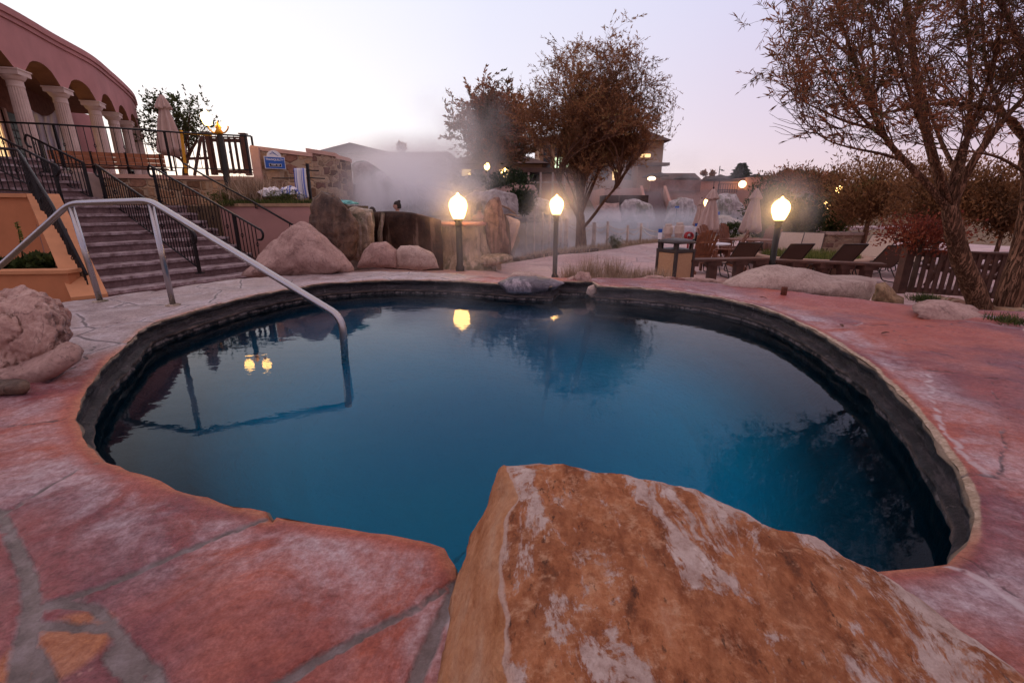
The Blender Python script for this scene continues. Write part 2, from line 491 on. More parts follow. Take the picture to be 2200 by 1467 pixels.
# ------------------------------------------------------------------ paved path and patio
k = N('pavers')
vec = k.mix(.04, k.tc, k.noise(2, 3))
br = k.voro(1.5, 'DISTANCE_TO_EDGE', vec=k.mapping((1, 1, 0), src=vec))
joint = k.ramp(br, [(0, 1), (.012, .7), (.02, 0)])
cellc = k.n('ShaderNodeSeparateColor'); k.l(k.voro(1.5, 'F1', vec=k.mapping((1, 1, 0), src=vec), out='Color'), cellc.inputs[0])
pc = k.ramp(cellc.outputs[0], [(0, (.42, .26, .25)), (.4, (.52, .34, .32)), (.7, (.46, .32, .32)), (1, (.58, .41, .37))])
pc = k.mix(.5, pc, k.ramp(k.noise(9, 7, .65), [(.3, .2), (.7, .85)]), 'SOFT_LIGHT')
pc = k.mix(k.math('MULTIPLY', k.ramp(k.noise(.9, 6, .7), [(.5, 0), (.75, 1)]), .45), pc, (.48, .40, .40))
k.color(k.mix(k.math('MULTIPLY', joint, .6), pc, (.17, .12, .11))); k.bump(k.math('MULTIPLY_ADD', joint, -1.0, k.noise(30, 4)), .35, .012)
M_PAVE = k.set(.62, 0, .4)
PATH = [(-4.4, 6.1), (-3.0, 6.3), (.2, 6.0), (.55, 6.8), (1.2, 7.2), (1.0, 8.3), (1.6, 9.5), (3.0, 9.3), (3.4, 8.2), (5.3, 7.4), (6.5, 6.6), (9, 7.5), (16, 9), (22, 14), (20, 21), (12, 23.5), (7.4, 21.6), (4.6, 18.2), (3.0, 16.2), (.9, 13.9), (-.3, 12.2), (-.6, 11), (-2.5, 9.9), (-3.2, 8.8), (-4.2, 8.5), (-5.2, 9.0), (-6.1, 7.9), (-5.9, 6.2)]
bm = B(); PR = resample(PATH, .4)
tri_mesh(bm, PR, [], fill_pts(PATH, [], .4), lambda x, y: ground_h(x, y) + .035 + fbm(Vector((x * .5, y * .5, 0)), 3) * .03)
tag(obj('path', bm, M_PAVE, smooth=True), kind='structure')

# ------------------------------------------------------------------ flagstone deck round the pool
G = lambda pts: [tuple(onz(x, y, 0)[:2]) for x, y in pts]
GROUT = [  # polyline, half width (m)
    (G([(578, 1104), (510, 1135), (430, 1165), (300, 1225), (200, 1268), (95, 1305)]), [.008, .013]),
    (G([(212, 992), (160, 1015), (110, 1040), (50, 1075), (0, 1105), (-60, 1130)]), [.006, .010]),
    (G([(-60, 1060), (5, 1110), (35, 1180), (62, 1240), (70, 1300), (60, 1360), (40, 1467), (30, 1560)]), [.012, .022]),
    (G([(95, 1305), (200, 1300), (235, 1340), (280, 1395), (330, 1440), (360, 1520)]), [.010, .014]),
    (G([(70, 1345), (150, 1345), (235, 1350)]), [.012, .012]),
    (G([(985, 1240), (900, 1300), (800, 1350), (700, 1405), (600, 1467), (480, 1560)]), [.008, .015]),
    (G([(985, 1250), (950, 1320), (920, 1390), (890, 1467), (850, 1560)]), [.014, .018]),
    (G([(70, 1400), (100, 1467), (110, 1560)]), [.016, .016]),
    (G([(300, 1467), (262, 1430), (240, 1400)]), [.012, .02]),
]
CRACK = [  # thin joints
    (G([(1749, 687), (1790, 692), (1835, 696), (1905, 698), (1986, 702), (2080, 690), (2200, 700)]), .012),
    (G([(1880, 788), (1930, 790), (1995, 794), (2052, 798), (2120, 812), (2250, 830)]), .010),
    (G([(2068, 1019), (2110, 1022), (2200, 1034), (2300, 1060)]), .007),
    (G([(1905, 698), (1960, 740), (2060, 770), (2200, 790)]), .008), (G([(1986, 702), (2010, 690), (2000, 676)]), .006), (G([(2130, 816), (2160, 900), (2150, 1026)]), .006),
    (G([(2062, 1185), (2120, 1230), (2200, 1290), (2300, 1400)]), .004),
    (G([(165, 724), (254, 690), (320, 666), (353, 655), (420, 640)]), .006),
    (G([(160, 672), (228, 657), (300, 640), (340, 622)]), .007),
    (G([(170, 702), (225, 704), (290, 676)]), .006),
    (G([(300, 640), (360, 648), (420, 640), (450, 622), (520, 612)]), .006),
    (G([(340, 622), (400, 618), (470, 622), (500, 632)]), .005),
    (G([(400, 618), (430, 600), (480, 600)]), .005),
    (G([(302, 712), (240, 722), (165, 728), (80, 740)]), .007),
    (G([(202, 742), (190, 756), (184, 768), (150, 790), (100, 820)]), .012),
    (G([(165, 895), (120, 900), (60, 912), (-20, 920)]), .009),
    (G([(620, 620), (600, 612), (640, 604)]), .006), (G([(950, 601), (955, 594)]), .006), (G([(780, 602), (770, 588)]), .006),
    (G([(1380, 618), (1390, 606)]), .006), (G([(1600, 650), (1650, 640), (1700, 636)]), .006), (G([(1480, 628), (1500, 612)]), .005),
    (G([(700, 607), (690, 598)]), .006), (G([(520, 638), (500, 625)]), .006),
]
VEIN = [(G([(1995, 800), (1998, 830), (2003, 857), (2015, 902), (2040, 935), (2060, 960), (2085, 995), (2125, 1020)]), .008),
        (G([(2030, 1215), (2100, 1240), (2200, 1310)]), .006), (G([(1870, 690), (1820, 702), (1790, 706)]), .006), (G([(1000, 1467), (960, 1300)]), .003)]
def grout_at(x, y):
    g = .2
    wob = 1 + fbm(Vector((x * 30, y * 30, 0)), 3) * .28
    for pl, hw in GROUT:
        n = len(pl) - 1
        for i in range(n):
            d = seg_dist(x, y, pl[i], pl[i + 1])
            h = (hw[0] + (hw[1] - hw[0]) * (i + .5) / n) * wob
            g = min(g, d - h)
    return g
def thin_at(x, y, L, k_=1.0):
    g = .2
    x2 = x + fbm(Vector((x * 9, y * 9, 3)), 3) * .02; y2 = y + fbm(Vector((x * 9, y * 9, 8)), 3) * .02
    for pl, hw in L:
        d = line_dist(x2, y2, pl)
        g = min(g, d - hw * k_)
    return g
def dstep(x, y):
    d = math.hypot(x, y)
    return max(.0105, .0075 + .011 * (d - .55)) if y < 7 else .1
dpts = fill_pts(DECK_OUT, [POOLP], lambda x, y: max(.011, .008 + .0105 * (max(0, y) - .3)) * (1 + .35 * max(0, abs(x) - 1.2)))
dpts = [p for p in dpts if p[1] > .1 or (int(p[0] * 97) % 5 == 0)]
att = {}
def deck_z(x, y):
    g = grout_at(x, y) if y < 3 else .2
    c = thin_at(x, y, CRACK)
    e = poly_dist(x, y, P0) if y < 3.2 else poly_dist(x, y, P0)
    z = fbm(Vector((x * 3.2, y * 3.2, 0)), 4) * .010 + fbm(Vector((x * 18, y * 18, 4)), 4) * .0032
    z -= .010 * max(1 - sstep(-.004, .006, g), .8 * (1 - sstep(-.003, .004, c)))
    z -= .010 * (1 - sstep(0, .022, e))
    att[(round(x, 5), round(y, 5))] = (g, c, e, thin_at(x, y, VEIN, 1.2))
    return z
bm = B()
OUTR = resample(DECK_OUT, .06)
tri_mesh(bm, OUTR, [POOLP], dpts, deck_z)
lay = [bm.verts.layers.float.new(nm) for nm in ('grout', 'crack', 'edge', 'vein')]
for v in bm.verts:
    a = att.get((round(v.co.x, 5), round(v.co.y, 5)), (.2, .2, 1, .2))
    for L_, q in zip(lay, a): v[L_] = q
# skirt of rough stone round the outside of the deck
rim = [e for e in bm.edges if len(e.link_faces) == 1 and poly_dist(e.verts[0].co.x, e.verts[0].co.y, DECK_OUT) < .03 and poly_dist(e.verts[1].co.x, e.verts[1].co.y, DECK_OUT) < .03]
for zz in (-.18, -.6):
    ret = bmesh.ops.extrude_edge_only(bm, edges=rim)
    nv = [g for g in ret['geom'] if isinstance(g, bmesh.types.BMVert)]
    for v in nv:
        v.co.z = zz + fbm(v.co * 4, 2) * .03
        for L_ in lay: v[L_] = 1 if L_ == lay[2] else .2
    rim = [g for g in ret['geom'] if isinstance(g, bmesh.types.BMEdge) and len(g.link_faces) == 1 and all(q in nv for q in g.verts)]
k = N('flagstone')
def attr(k, nm):
    x = k.n('ShaderNodeAttribute'); x.attribute_name = nm; return x.outputs['Fac']
ga, ca, ea, va = attr(k, 'grout'), attr(k, 'crack'), attr(k, 'edge'), attr(k, 'vein')
wb = k.math('MULTIPLY_ADD', k.noise(45, 5, .7), .012, -.006)
gd_ = k.math('ADD', ga, wb); ga = k.ramp(k.math('ADD', gd_, .5), [(.4985, 1), (.5015, 0)]); rimw = k.ramp(k.math('ADD', gd_, .5), [(.500, .8), (.507, 0)])
ca = k.ramp(k.math('ADD', k.math('ADD', ca, wb), .5), [(.499, 1), (.5015, 0)]); va = k.ramp(k.math('ADD', k.math('ADD', va, wb), .5), [(.498, 1), (.506, 0)])
big = k.noise(.75, 5, .6); med = k.noise(4.5, 8, .62, dist=.3); fine = k.noise(38, 6, .65)
red = k.ramp(big, [(.32, (.36, .055, .038)), (.45, (.44, .10, .055)), (.56, (.20, .045, .06)), (.68, (.36, .085, .07))])
red = k.mix(k.ramp(med, [(.45, 0), (.75, .6)]), red, (.34, .11, .10))
sp = k.n('ShaderNodeSeparateXYZ'); k.l(k.tc, sp.inputs[0])
oc = onz(122, 1395, 0); vd = k.n('ShaderNodeVectorMath', operation='DISTANCE'); k.l(k.tc, vd.inputs[0]); vd.inputs[1].default_value = (oc.x, oc.y, 0)
red = k.mix(k.math('MULTIPLY', k.ramp(vd.outputs['Value'], [(.085, 1), (.105, 0)]), .8), red, (.50, .17, .045))
# greyer stones towards the steps
gx = k.ramp(k.math('MULTIPLY_ADD', sp.outputs[0], -1.0, k.math('MULTIPLY', sp.outputs[1], .55)), [(.0, 0), (.999, 1)])
gsum = k.math('ADD', k.math('MULTIPLY', sp.outputs[0], -1.0), k.math('MULTIPLY', sp.outputs[1], .62))
gmask = k.n('ShaderNodeMapRange'); k.l(gsum, gmask.inputs[0]); gmask.inputs[1].default_value = 4.05; gmask.inputs[2].default_value = 4.5
grey = k.ramp(med, [(.35, (.26, .20, .20)), (.6, (.42, .35, .34))])
base = k.mix(k.math('MULTIPLY', gmask.outputs[0], .9), red, grey)
# orange worn lip at the water, then a salt bloom
lip = k.ramp(k.math('ADD', ea, k.math('MULTIPLY', med, .03)), [(.012, 1), (.05, 0)])
tanm = k.n('ShaderNodeMapRange'); k.l(k.math('MULTIPLY_ADD', sp.outputs[1], .38, sp.outputs[0]), tanm.inputs[0]); tanm.inputs[1].default_value = 1.0; tanm.inputs[2].default_value = 1.7
tm2 = k.n('ShaderNodeMapRange'); k.l(sp.outputs[1], tm2.inputs[0]); tm2.inputs[1].default_value = 1.02; tm2.inputs[2].default_value = 1.16
tmx = k.math('MULTIPLY', tanm.outputs[0], tm2.outputs[0])
lipc = k.mix(tmx, (.58, .22, .10), k.ramp(fine, [(.3, (.36, .24, .15)), (.7, (.56, .42, .30))]))
lip2 = k.ramp(k.math('ADD', ea, k.math('MULTIPLY', med, .022)), [(.030, 1), (.036, 0)])
lipf = k.mix(tmx, k.math('MULTIPLY', lip, .75), lip2)
base = k.mix(lipf, base, lipc)
band = k.ramp(ea, [(.035, 0), (.08, 1), (.20, .85), (.36, .16), (.8, .07)])
salt = k.math('MULTIPLY', band, k.ramp(k.noise(2.6, 9, .72, dist=.6), [(.42, 0), (.60, 1)]))
salt = k.math('MULTIPLY', salt, k.ramp(fine, [(.25, .45), (.7, 1)]))
base = k.mix(k.math('MULTIPLY', salt, .85), base, (.60, .50, .54))
base = k.mix(k.math('MULTIPLY', gmask.outputs[0], k.ramp(k.noise(3.5, 8, .75), [(.52, 0), (.72, .8)])), base, (.68, .62, .66))
spk = k.ramp(k.voro(26, 'F1'), [(.06, 1), (.16, 0)])
base = k.mix(k.math('MULTIPLY', spk, k.ramp(k.noise(5, 3), [(.5, 0), (.6, .35)])), base, (.62, .35, .28))
base = k.mix(.5, base, k.ramp(fine, [(.32, .12), (.68, .88)]), 'SOFT_LIGHT')
base = k.mix(.45, base, k.ramp(k.noise(120, 4, .8), [(.35, .1), (.65, .9)]), 'SOFT_LIGHT')
gcol = k.ramp(k.noise(14, 8, .75), [(.32, (.12, .09, .08)), (.5, (.22, .17, .16)), (.68, (.33, .27, .27))])
base = k.mix(k.math('MULTIPLY', rimw, k.ramp(k.noise(8, 5, .7), [(.45, 0), (.62, .8)])), base, (.55, .40, .42))
base = k.mix(ga, base, gcol)
base = k.mix(k.math('MULTIPLY', ca, .85), base, k.ramp(k.noise(7, 3), [(.52, (.05, .03, .035)), (.66, (.36, .30, .32))]))
base = k.mix(k.math('MULTIPLY', va, .75), base, (.66, .56, .57))
# joints of the slabs towards the steps and out beyond the sides
zx = k.n('ShaderNodeMapRange'); k.l(k.math('ABSOLUTE', k.math('ADD', sp.outputs[0], -.4)), zx.inputs[0]); zx.inputs[1].default_value = 3.3; zx.inputs[2].default_value = 3.5
zy = k.n('ShaderNodeMapRange'); k.l(sp.outputs[1], zy.inputs[0]); zy.inputs[1].default_value = .12; zy.inputs[2].default_value = .02
zone = k.math('MINIMUM', 1.0, k.math('ADD', gmask.outputs[0], k.math('ADD', zx.outputs[0], zy.outputs[0])))
jv = k.mix(.10, k.mapping((1, 1, 0)), k.noise(2.2, 5, .6))
jd = k.voro(1.75, 'DISTANCE_TO_EDGE', vec=jv)
jm = k.math('MULTIPLY', zone, k.ramp(jd, [(.010, 1), (.020, 0)])); jw = k.math('MULTIPLY', zone, k.ramp(jd, [(.018, .8), (.065, 0)]))
base = k.mix(k.math('MULTIPLY', jw, k.ramp(k.noise(7, 5, .7), [(.42, 0), (.6, 1)])), base, (.66, .58, .62))
base = k.mix(k.math('MULTIPLY', jm, .85), base, (.10, .075, .08))
k.color(base)
bg_ = k.bump(k.math('SUBTRACT', 1.0, ga), .8, .006); b0 = k.bump(k.noise(6, 9, .75, dist=.4), .9, .03, bg_); b1 = k.bump(k.noise(24, 8, .75), .8, .010, b0); k.bump(k.noise(90, 4, .7), .4, .003, b1)
M_FLAG = k.set(k.ramp(med, [(.3, .34), (.7, .62)]), 0, .5)
deck = tag(obj('pool_deck', bm, M_FLAG, smooth=True), kind='structure')

# ------------------------------------------------------------------ basin: coping edge, mineral-black wall, bench, floor
def loop_off(poly, d):
    n = len(poly); out = []
    for i in range(n):
        a = poly[(i - 2) % n]; b = poly[(i + 2) % n]
        tx, ty = b[0] - a[0], b[1] - a[1]; L = math.hypot(tx, ty) or 1
        out.append((poly[i][0] - ty / L * d * SGN, poly[i][1] + tx / L * d * SGN))
    return out
area = sum(POOLP[i][0] * POOLP[(i + 1) % len(POOLP)][1] - POOLP[(i + 1) % len(POOLP)][0] * POOLP[i][1] for i in range(len(POOLP)))
SGN = 1 if area > 0 else -1             # positive d = into the pool
def shrink(poly, s): return [(PC[0] + (p[0] - PC[0]) * s, PC[1] + (p[1] - PC[1]) * s) for p in poly]
bm = B()
prof = [(0.0, -.010), (.006, -.022), (.002, -.045), (-.012, -.056), (-.022, -.062), (-.016, -.085), (-.020, -.115), (.012, -.124), (.022, -.135), (.020, -.15), (.002, -.162), (.008, -.20), (.012, -.3)]
rings = []
n = len(POOLP)
for d, z in prof:
    lp = loop_off(POOLP, d); ring = []
    for i, p in enumerate(lp):
        q = fbm(Vector((p[0] * 7, p[1] * 7, z * 20)), 4) * .020 * (0 if z > -.02 else 1)
        c = Vector((p[0] - PC[0], p[1] - PC[1])).normalized()
        zz = z if z > -.012 else z + fbm(Vector((p[0] * 5, p[1] * 5, 7)), 3) * .008
        ring.append(bm.verts.new((p[0] - c.x * q, p[1] - c.y * q, zz)))
    rings.append(ring)
for s, z in ((.93, -.42), (.86, -.44), (.80, -.62), (.62, -.95), (.35, -1.05)):
    rings.append([bm.verts.new((p[0], p[1], z)) for p in shrink(POOLP, s)])
for a, b in zip(rings[:-1], rings[1:]):
    for i in range(n):
        bm.faces.new((a[i], a[(i + 1) % n], b[(i + 1) % n], b[i]))
cv = bm.verts.new((PC[0], PC[1], -1.07))
for i in range(n): bm.faces.new((rings[-1][i], rings[-1][(i + 1) % n], cv))
fix_normals(bm)
for f in bm.faces:
    pass
k = N('basin'); sp = k.n('ShaderNodeSeparateXYZ'); k.l(k.tc, sp.inputs[0])
zz = k.math('ADD', sp.outputs[2], k.math('MULTIPLY_ADD', k.noise(9, 6, .7), .03, -.015))
zm = k.n('ShaderNodeMapRange'); k.l(zz, zm.inputs[0]); zm.inputs[1].default_value = -1.1; zm.inputs[2].default_value = 0.0
gry = k.ramp(k.noise(6, 7, .7), [(.38, (.016, .013, .016)), (.6, (.06, .045, .055)), (.74, (.26, .21, .23))])
tan = k.ramp(k.noise(14, 6), [(.3, (.30, .19, .12)), (.7, (.46, .34, .24))])
blk = k.ramp(k.noise(12, 8, .72), [(.35, (.010, .009, .012)), (.55, (.035, .028, .034)), (.72, (.11, .09, .10))])
brn = k.ramp(k.noise(8, 6), [(.35, (.09, .055, .045)), (.65, (.26, .18, .15))])
floor = k.ramp(k.noise(1.4, 4), [(.35, (.20, .80, .90)), (.65, (.30, .85, .90))])
str_ = k.noise(1, 6, .7, vec=k.mapping((5, 5, 70)))
gry = k.mix(k.ramp(str_, [(.5, 0), (.62, .8)]), gry, (.16, .125, .13))
c = k.mix(k.ramp(zm.outputs[0], [(.915, 0), (.927, 1)]), gry, blk)
c = k.mix(k.ramp(zm.outputs[0], [(.888, 1), (.893, 0)]), c, blk)
c = k.mix(k.ramp(zm.outputs[0], [(.874, 1), (.880, 0)]), c, brn)
crm = k.math('MULTIPLY', k.ramp(zm.outputs[0], [(.826, 0), (.836, 1), (.846, 1), (.856, 0)]), k.ramp(k.noise(11, 7, .75), [(.45, 0), (.56, .9)]))
flk = k.math('MULTIPLY', k.ramp(zm.outputs[0], [(.86, 0), (.87, 1)]), k.ramp(k.noise(16, 7, .8, vec=k.mapping((1, 1, .35))), [(.60, 0), (.68, .75)]))
lw = k.ramp(zm.outputs[0], [(.858, 1), (.864, 0)])
c = k.mix(lw, c, (.012, .014, .02))
c = k.mix(k.ramp(zm.outputs[0], [(.976, 0), (.984, 1)]), c, tan)
c = k.mix(crm, c, (.42, .34, .33)); c = k.mix(flk, c, (.34, .28, .28))
ed = k.ramp(zm.outputs[0], [(.25, 1), (.66, 0)])
c = k.mix(ed, c, floor)
k.color(c); bq = k.bump(k.noise(1, 6, .7, vec=k.mapping((7, 7, 60))), .9, .03); k.bump(k.noise(30, 7, .75), 1.0, .03, bq)
M_BASIN = k.set(.45, 0, .5)
tag(obj('pool_basin', bm, M_BASIN, smooth=True), kind='structure')

# water of the near pool
def water_mat(name, tint, bscale, bstr, rough=0.0, sx=1.0, body=None, bodyf=0.0):
    k = N(name); k.t.nodes.remove(k.b)
    v = k.mapping((bscale * sx, bscale, bscale))
    bn = k.n('ShaderNodeBump'); bn.inputs['Strength'].default_value = bstr; bn.inputs['Distance'].default_value = .01
    nz = k.noise(1, 3, .5, vec=v, dist=.4); k.l(nz, bn.inputs['Height'])
    fr = k.n('ShaderNodeFresnel'); fr.inputs[0].default_value = 1.34; k.l(bn.outputs[0], fr.inputs['Normal'])
    gl = k.n('ShaderNodeBsdfGlossy'); gl.inputs['Roughness'].default_value = rough; k.l(bn.outputs[0], gl.inputs['Normal'])
    tr = k.n('ShaderNodeBsdfTransparent'); tr.inputs[0].default_value = (*tint, 1)
    under = tr.outputs[0]
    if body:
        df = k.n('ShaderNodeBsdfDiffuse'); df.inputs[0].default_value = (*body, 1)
        mx = k.n('ShaderNodeMixShader'); da = k.n('ShaderNodeAttribute'); da.attribute_name = 'depth'; k.l(k.math('MULTIPLY', da.outputs['Fac'], bodyf), mx.inputs[0]); k.l(tr.outputs[0], mx.inputs[1]); k.l(df.outputs[0], mx.inputs[2]); under = mx.outputs[0]  # scales the body colour; holds painted tree shade besides water depth
    ms = k.n('ShaderNodeMixShader'); fm = k.math('MINIMUM', 1.0, k.math('MULTIPLY', k.math('POWER', fr.outputs[0], 1.5), 1.85)); k.l(fm, ms.inputs[0]); k.l(under, ms.inputs[1]); k.l(gl.outputs[0], ms.inputs[2])
    k.l(ms.outputs[0], k.out.inputs[0]); return k.m
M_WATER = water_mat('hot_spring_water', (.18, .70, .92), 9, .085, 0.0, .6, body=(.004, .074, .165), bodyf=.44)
WZ = -.19
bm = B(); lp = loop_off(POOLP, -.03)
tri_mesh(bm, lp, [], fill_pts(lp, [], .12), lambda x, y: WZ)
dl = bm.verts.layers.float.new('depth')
for v in bm.verts: v[dl] = sstep(.08, 1.15, poly_dist(v.co.x, v.co.y, P0)) * (1 - .88 * sstep(.35, 1.15, v.co.x)) * (1 - .35 * sstep(-.6, -1.8, v.co.x))  # shallower at the edges; the tree's shade on the right is painted in
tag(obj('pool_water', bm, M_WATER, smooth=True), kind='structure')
# far pool
M_FARW = water_mat('steaming_lake_water', (.4, .6, .7), 1.2, .12, .08, .5, body=(.34, .42, .52), bodyf=.85)
bm = B()
tri_mesh(bm, [(-4, 12.6), (2, 12.6), (6, 17), (14, 24), (45, 34), (45, 60), (-6, 60)], [], [], lambda x, y: -.82)
dl = bm.verts.layers.float.new('depth')
for v in bm.verts: v[dl] = 1.0
tag(obj('lake_water', bm, M_FARW), kind='structure')
# ------------------------------------------------------------------ stone materials
M_BOULD = rockmat('pink_sandstone', (.29, .17, .145), (.46, .30, .26), (.20, .11, .10), 4, 1.1, .7, .03, patchw=(.56, .7))
M_BOULD2 = rockmat('pale_boulder', (.31, .17, .14), (.50, .33, .28), (.24, .10, .08), 5, 2.2, .9, .03, patchw=(.54, .62))
M_PALE = rockmat('pale_granite', (.38, .26, .22), (.54, .40, .34), (.30, .19, .16), 5, 1.3, .6, .02, patchw=(.58, .7))
M_DARKR = rockmat('dark_wet_rock', (.035, .022, .018), (.12, .07, .05), (.22, .13, .09), 4, 1.5, .9, .04, rough=.6, streak=(2.2, (.20, .12, .08)), patchw=(.58, .68))
M_MINERAL = rockmat('mineral_crust', (.22, .15, .10), (.42, .31, .22), (.14, .12, .07), 5, 1.6, .9, .04, rough=.55, streak=(4, (.62, .50, .42)))
M_TRAV = rockmat('travertine', (.30, .24, .24), (.52, .44, .43), (.24, .22, .18), 2, .7, .9, .12, rough=.6, streak=(1.1, (.66, .60, .60)))
M_REDCAP = rockmat('red_flag_cap', (.36, .12, .09), (.52, .22, .17), (.60, .44, .40), 5, 1.5, .5, .02)
M_GREY = rockmat('grey_slab', (.06, .05, .065), (.15, .125, .15), (.36, .30, .33), 6, 2, .7, .02, rough=.4)

# ------------------------------------------------------------------ big slab in the foreground
PAIR = [((1160, 985, .27), (1150, 985, .06)), ((1092, 994, .262), (1058, 1046, .16)), ((1108, 1060, .262), (1041, 1108, .10)), ((1086, 1130, .25), (1014, 1142, .06)),
        ((1066, 1200, .24), (985, 1240, .0)), ((1084, 1300, .235), (960, 1360, .0)), ((1100, 1467, .235), (943, 1467, 0)), ((1120, 1700, .22), (930, 1750, 0)),
        ((1600, 1950, .2), (1500, 2150, 0)), ((2300, 1750, .17), (2300, 1850, 0)), ((2345, 1555, .18), (2380, 1590, 0)), ((2200, 1440, .19), (2200, 1440, .0)),
        ((2080, 1352, .2), (2080, 1352, 0)), ((1960, 1268, .21), (1960, 1268, 0)), ((1832, 1198, .22), (1832, 1198, 0)), ((1768, 1153, .235), (1768, 1153, 0)),
        ((1708, 1146, .24), (1708, 1146, 0)), ((1650, 1134, .245), (1650, 1134, 0)), ((1600, 1092, .255), (1600, 1092, 0)), ((1525, 1066, .26), (1525, 1066, 0)),
        ((1450, 1044, .262), (1450, 1044, 0)), ((1370, 1034, .265), (1370, 1034, 0)), ((1290, 1010, .268), (1290, 1010, 0))]
tops, bases = [], []
for i, (t, b) in enumerate(PAIR):
    tp = onz(*t)
    if i == 0 or i >= 11:
        bp = Vector((tp.x * .99, tp.y - .015, -.12))
    else: bp = onz(*b)
    tops.append(tp); bases.append(bp)
def dens(l, m=12):
    out = []
    n = len(l)
    for i in range(n):
        for q in range(m): out.append(l[i].lerp(l[(i + 1) % n], q / m))
    return out
tops = dens(tops); bases = dens(bases)
cen = Vector((.45, .78, .255))
bm = B(); lside = bm.verts.layers.float.new('side'); lfar = bm.verts.layers.float.new('rim')
rings = []; NR = 46
for j in range(NR + 1):
    ring = []
    for i, (t, b) in enumerate(zip(tops, bases)):
        if j <= 14:
            s = j / 14; p = b.lerp(t, s); p.z += .02 * math.sin(s * PI) 
            side = 1.0
        else:
            s = (j - 14) / (NR - 14); s2 = s ** 1.0
            p = t.lerp(cen, s2 * .985); p.z += .018 * math.sin(min(1, s * 2) * PI / 2)
            side = 0.0
        # round the arris
        if 11 <= j <= 17: p.z -= .010 * (1 - abs(j - 14) / 3.5)
        q = p * 4.5
        d = fbm(q, 5, .85) * .016 + fbm(p * 16, 4, .8) * .005
        p = p + Vector((-.25 * d if side else 0, 0, d * (1 if not side else .4)))
        if side: p.x += fbm(Vector((p.x * 3, p.y * 14, p.z * 5)), 4) * .012
        v = bm.verts.new(p); v[lside] = side if j != 14 else .5
        far = 1.0 if (i >= 13 * 12 or i < 12) else 0.0
        v[lfar] = max(0, 1 - max(0, (j - 14)) / 12.0) * (1.0 if 12 * 11 <= i < 12 * 18 else .35)
        ring.append(v)
    rings.append(ring)
n = len(tops)
for a, b in zip(rings[:-1], rings[1:]):
    for i in range(n): bm.faces.new((a[i], a[(i + 1) % n], b[(i + 1) % n], b[i]))
bm.faces.new(rings[-1]); bm.faces.new(rings[0][::-1])
fix_normals(bm)
k = N('ochre_slab')
sd_, rm_ = attr(k, 'side'), attr(k, 'rim')
mp = k.mapping((1, 1, 1), rot=(0, 0, R(35)))
mp2 = k.mapping((1.6, .75, 1), rot=(0, 0, R(-40)))
big = k.noise(4.4, 9, .72, dist=.7, vec=mp2); med = k.noise(11, 8, .7, vec=mp2); fine = k.noise(60, 6, .7)
och = k.ramp(med, [(.30, (.12, .042, .02)), (.43, (.34, .11, .042)), (.56, (.52, .20, .085)), (.68, (.60, .28, .15))])
och = k.mix(k.ramp(k.noise(5, 7, .7), [(.48, 0), (.62, .6)]), och, (.24, .08, .035)); och = k.mix(k.ramp(k.noise(30, 5, .75), [(.52, 0), (.66, .6)]), och, (.62, .34, .20)); och = k.mix(k.ramp(k.noise(36, 4, .7, vec=mp2), [(.60, 0), (.68, .8)]), och, (.06, .025, .015))
pal = k.ramp(k.noise(22, 7, .75), [(.32, (.42, .27, .22)), (.5, (.60, .44, .38)), (.68, (.74, .60, .54))])
pm = k.math('ADD', big, k.math('MULTIPLY', rm_, .17)); pm = k.math('MULTIPLY_ADD', k.ramp(k.noise(9, 6, .7, vec=mp2), [(.55, 0), (.7, 1)]), .10, pm); pm = k.math('ADD', pm, k.math('MULTIPLY_ADD', k.noise(70, 4, .7), .10, -.06))
pm = k.math('ADD', pm, k.math('MULTIPLY_ADD', med, .24, -.12))
patch = k.ramp(pm, [(.535, 0), (.585, 1)])
top = k.mix(patch, och, pal)
sidec = k.ramp(k.noise(5, 7, .65, vec=k.mapping((3, 1, .8))), [(.32, (.42, .16, .06)), (.5, (.58, .27, .13)), (.66, (.62, .36, .22))])
sidec = k.mix(k.ramp(k.noise(7, 5, vec=k.mapping((3, .6, 2))), [(.62, 0), (.7, .8)]), sidec, (.12, .07, .06))
ss = k.math('ADD', sd_, k.math('MULTIPLY_ADD', med, .8, -.4))
col = k.mix(k.ramp(ss, [(.40, 0), (.62, 1)]), top, sidec)
edgep = k.ramp(k.math('ABSOLUTE', k.math('SUBTRACT', ss, .42)), [(.0, 1), (.10, .8), (.2, 0)])
col = k.mix(k.math('MULTIPLY', edgep, k.ramp(sd_, [(0, 0), (.08, 1)])), col, (.60, .40, .32))
col = k.mix(.55, col, k.ramp(fine, [(.28, .2), (.72, .85)]), 'SOFT_LIGHT')
k.color(col)
b1 = k.bump(med, 1.0, .035); b2 = k.bump(patch, .3, .005, b1); b3 = k.bump(k.noise(32, 7, .75), .8, .008, b2); k.bump(fine, .6, .004, b3)
M_SLAB = k.set(.8, 0, .3)
tag(obj('boulder', bm, M_SLAB, smooth=True), 'huge flat orange brown boulder with white patches in the foreground', 'rock')

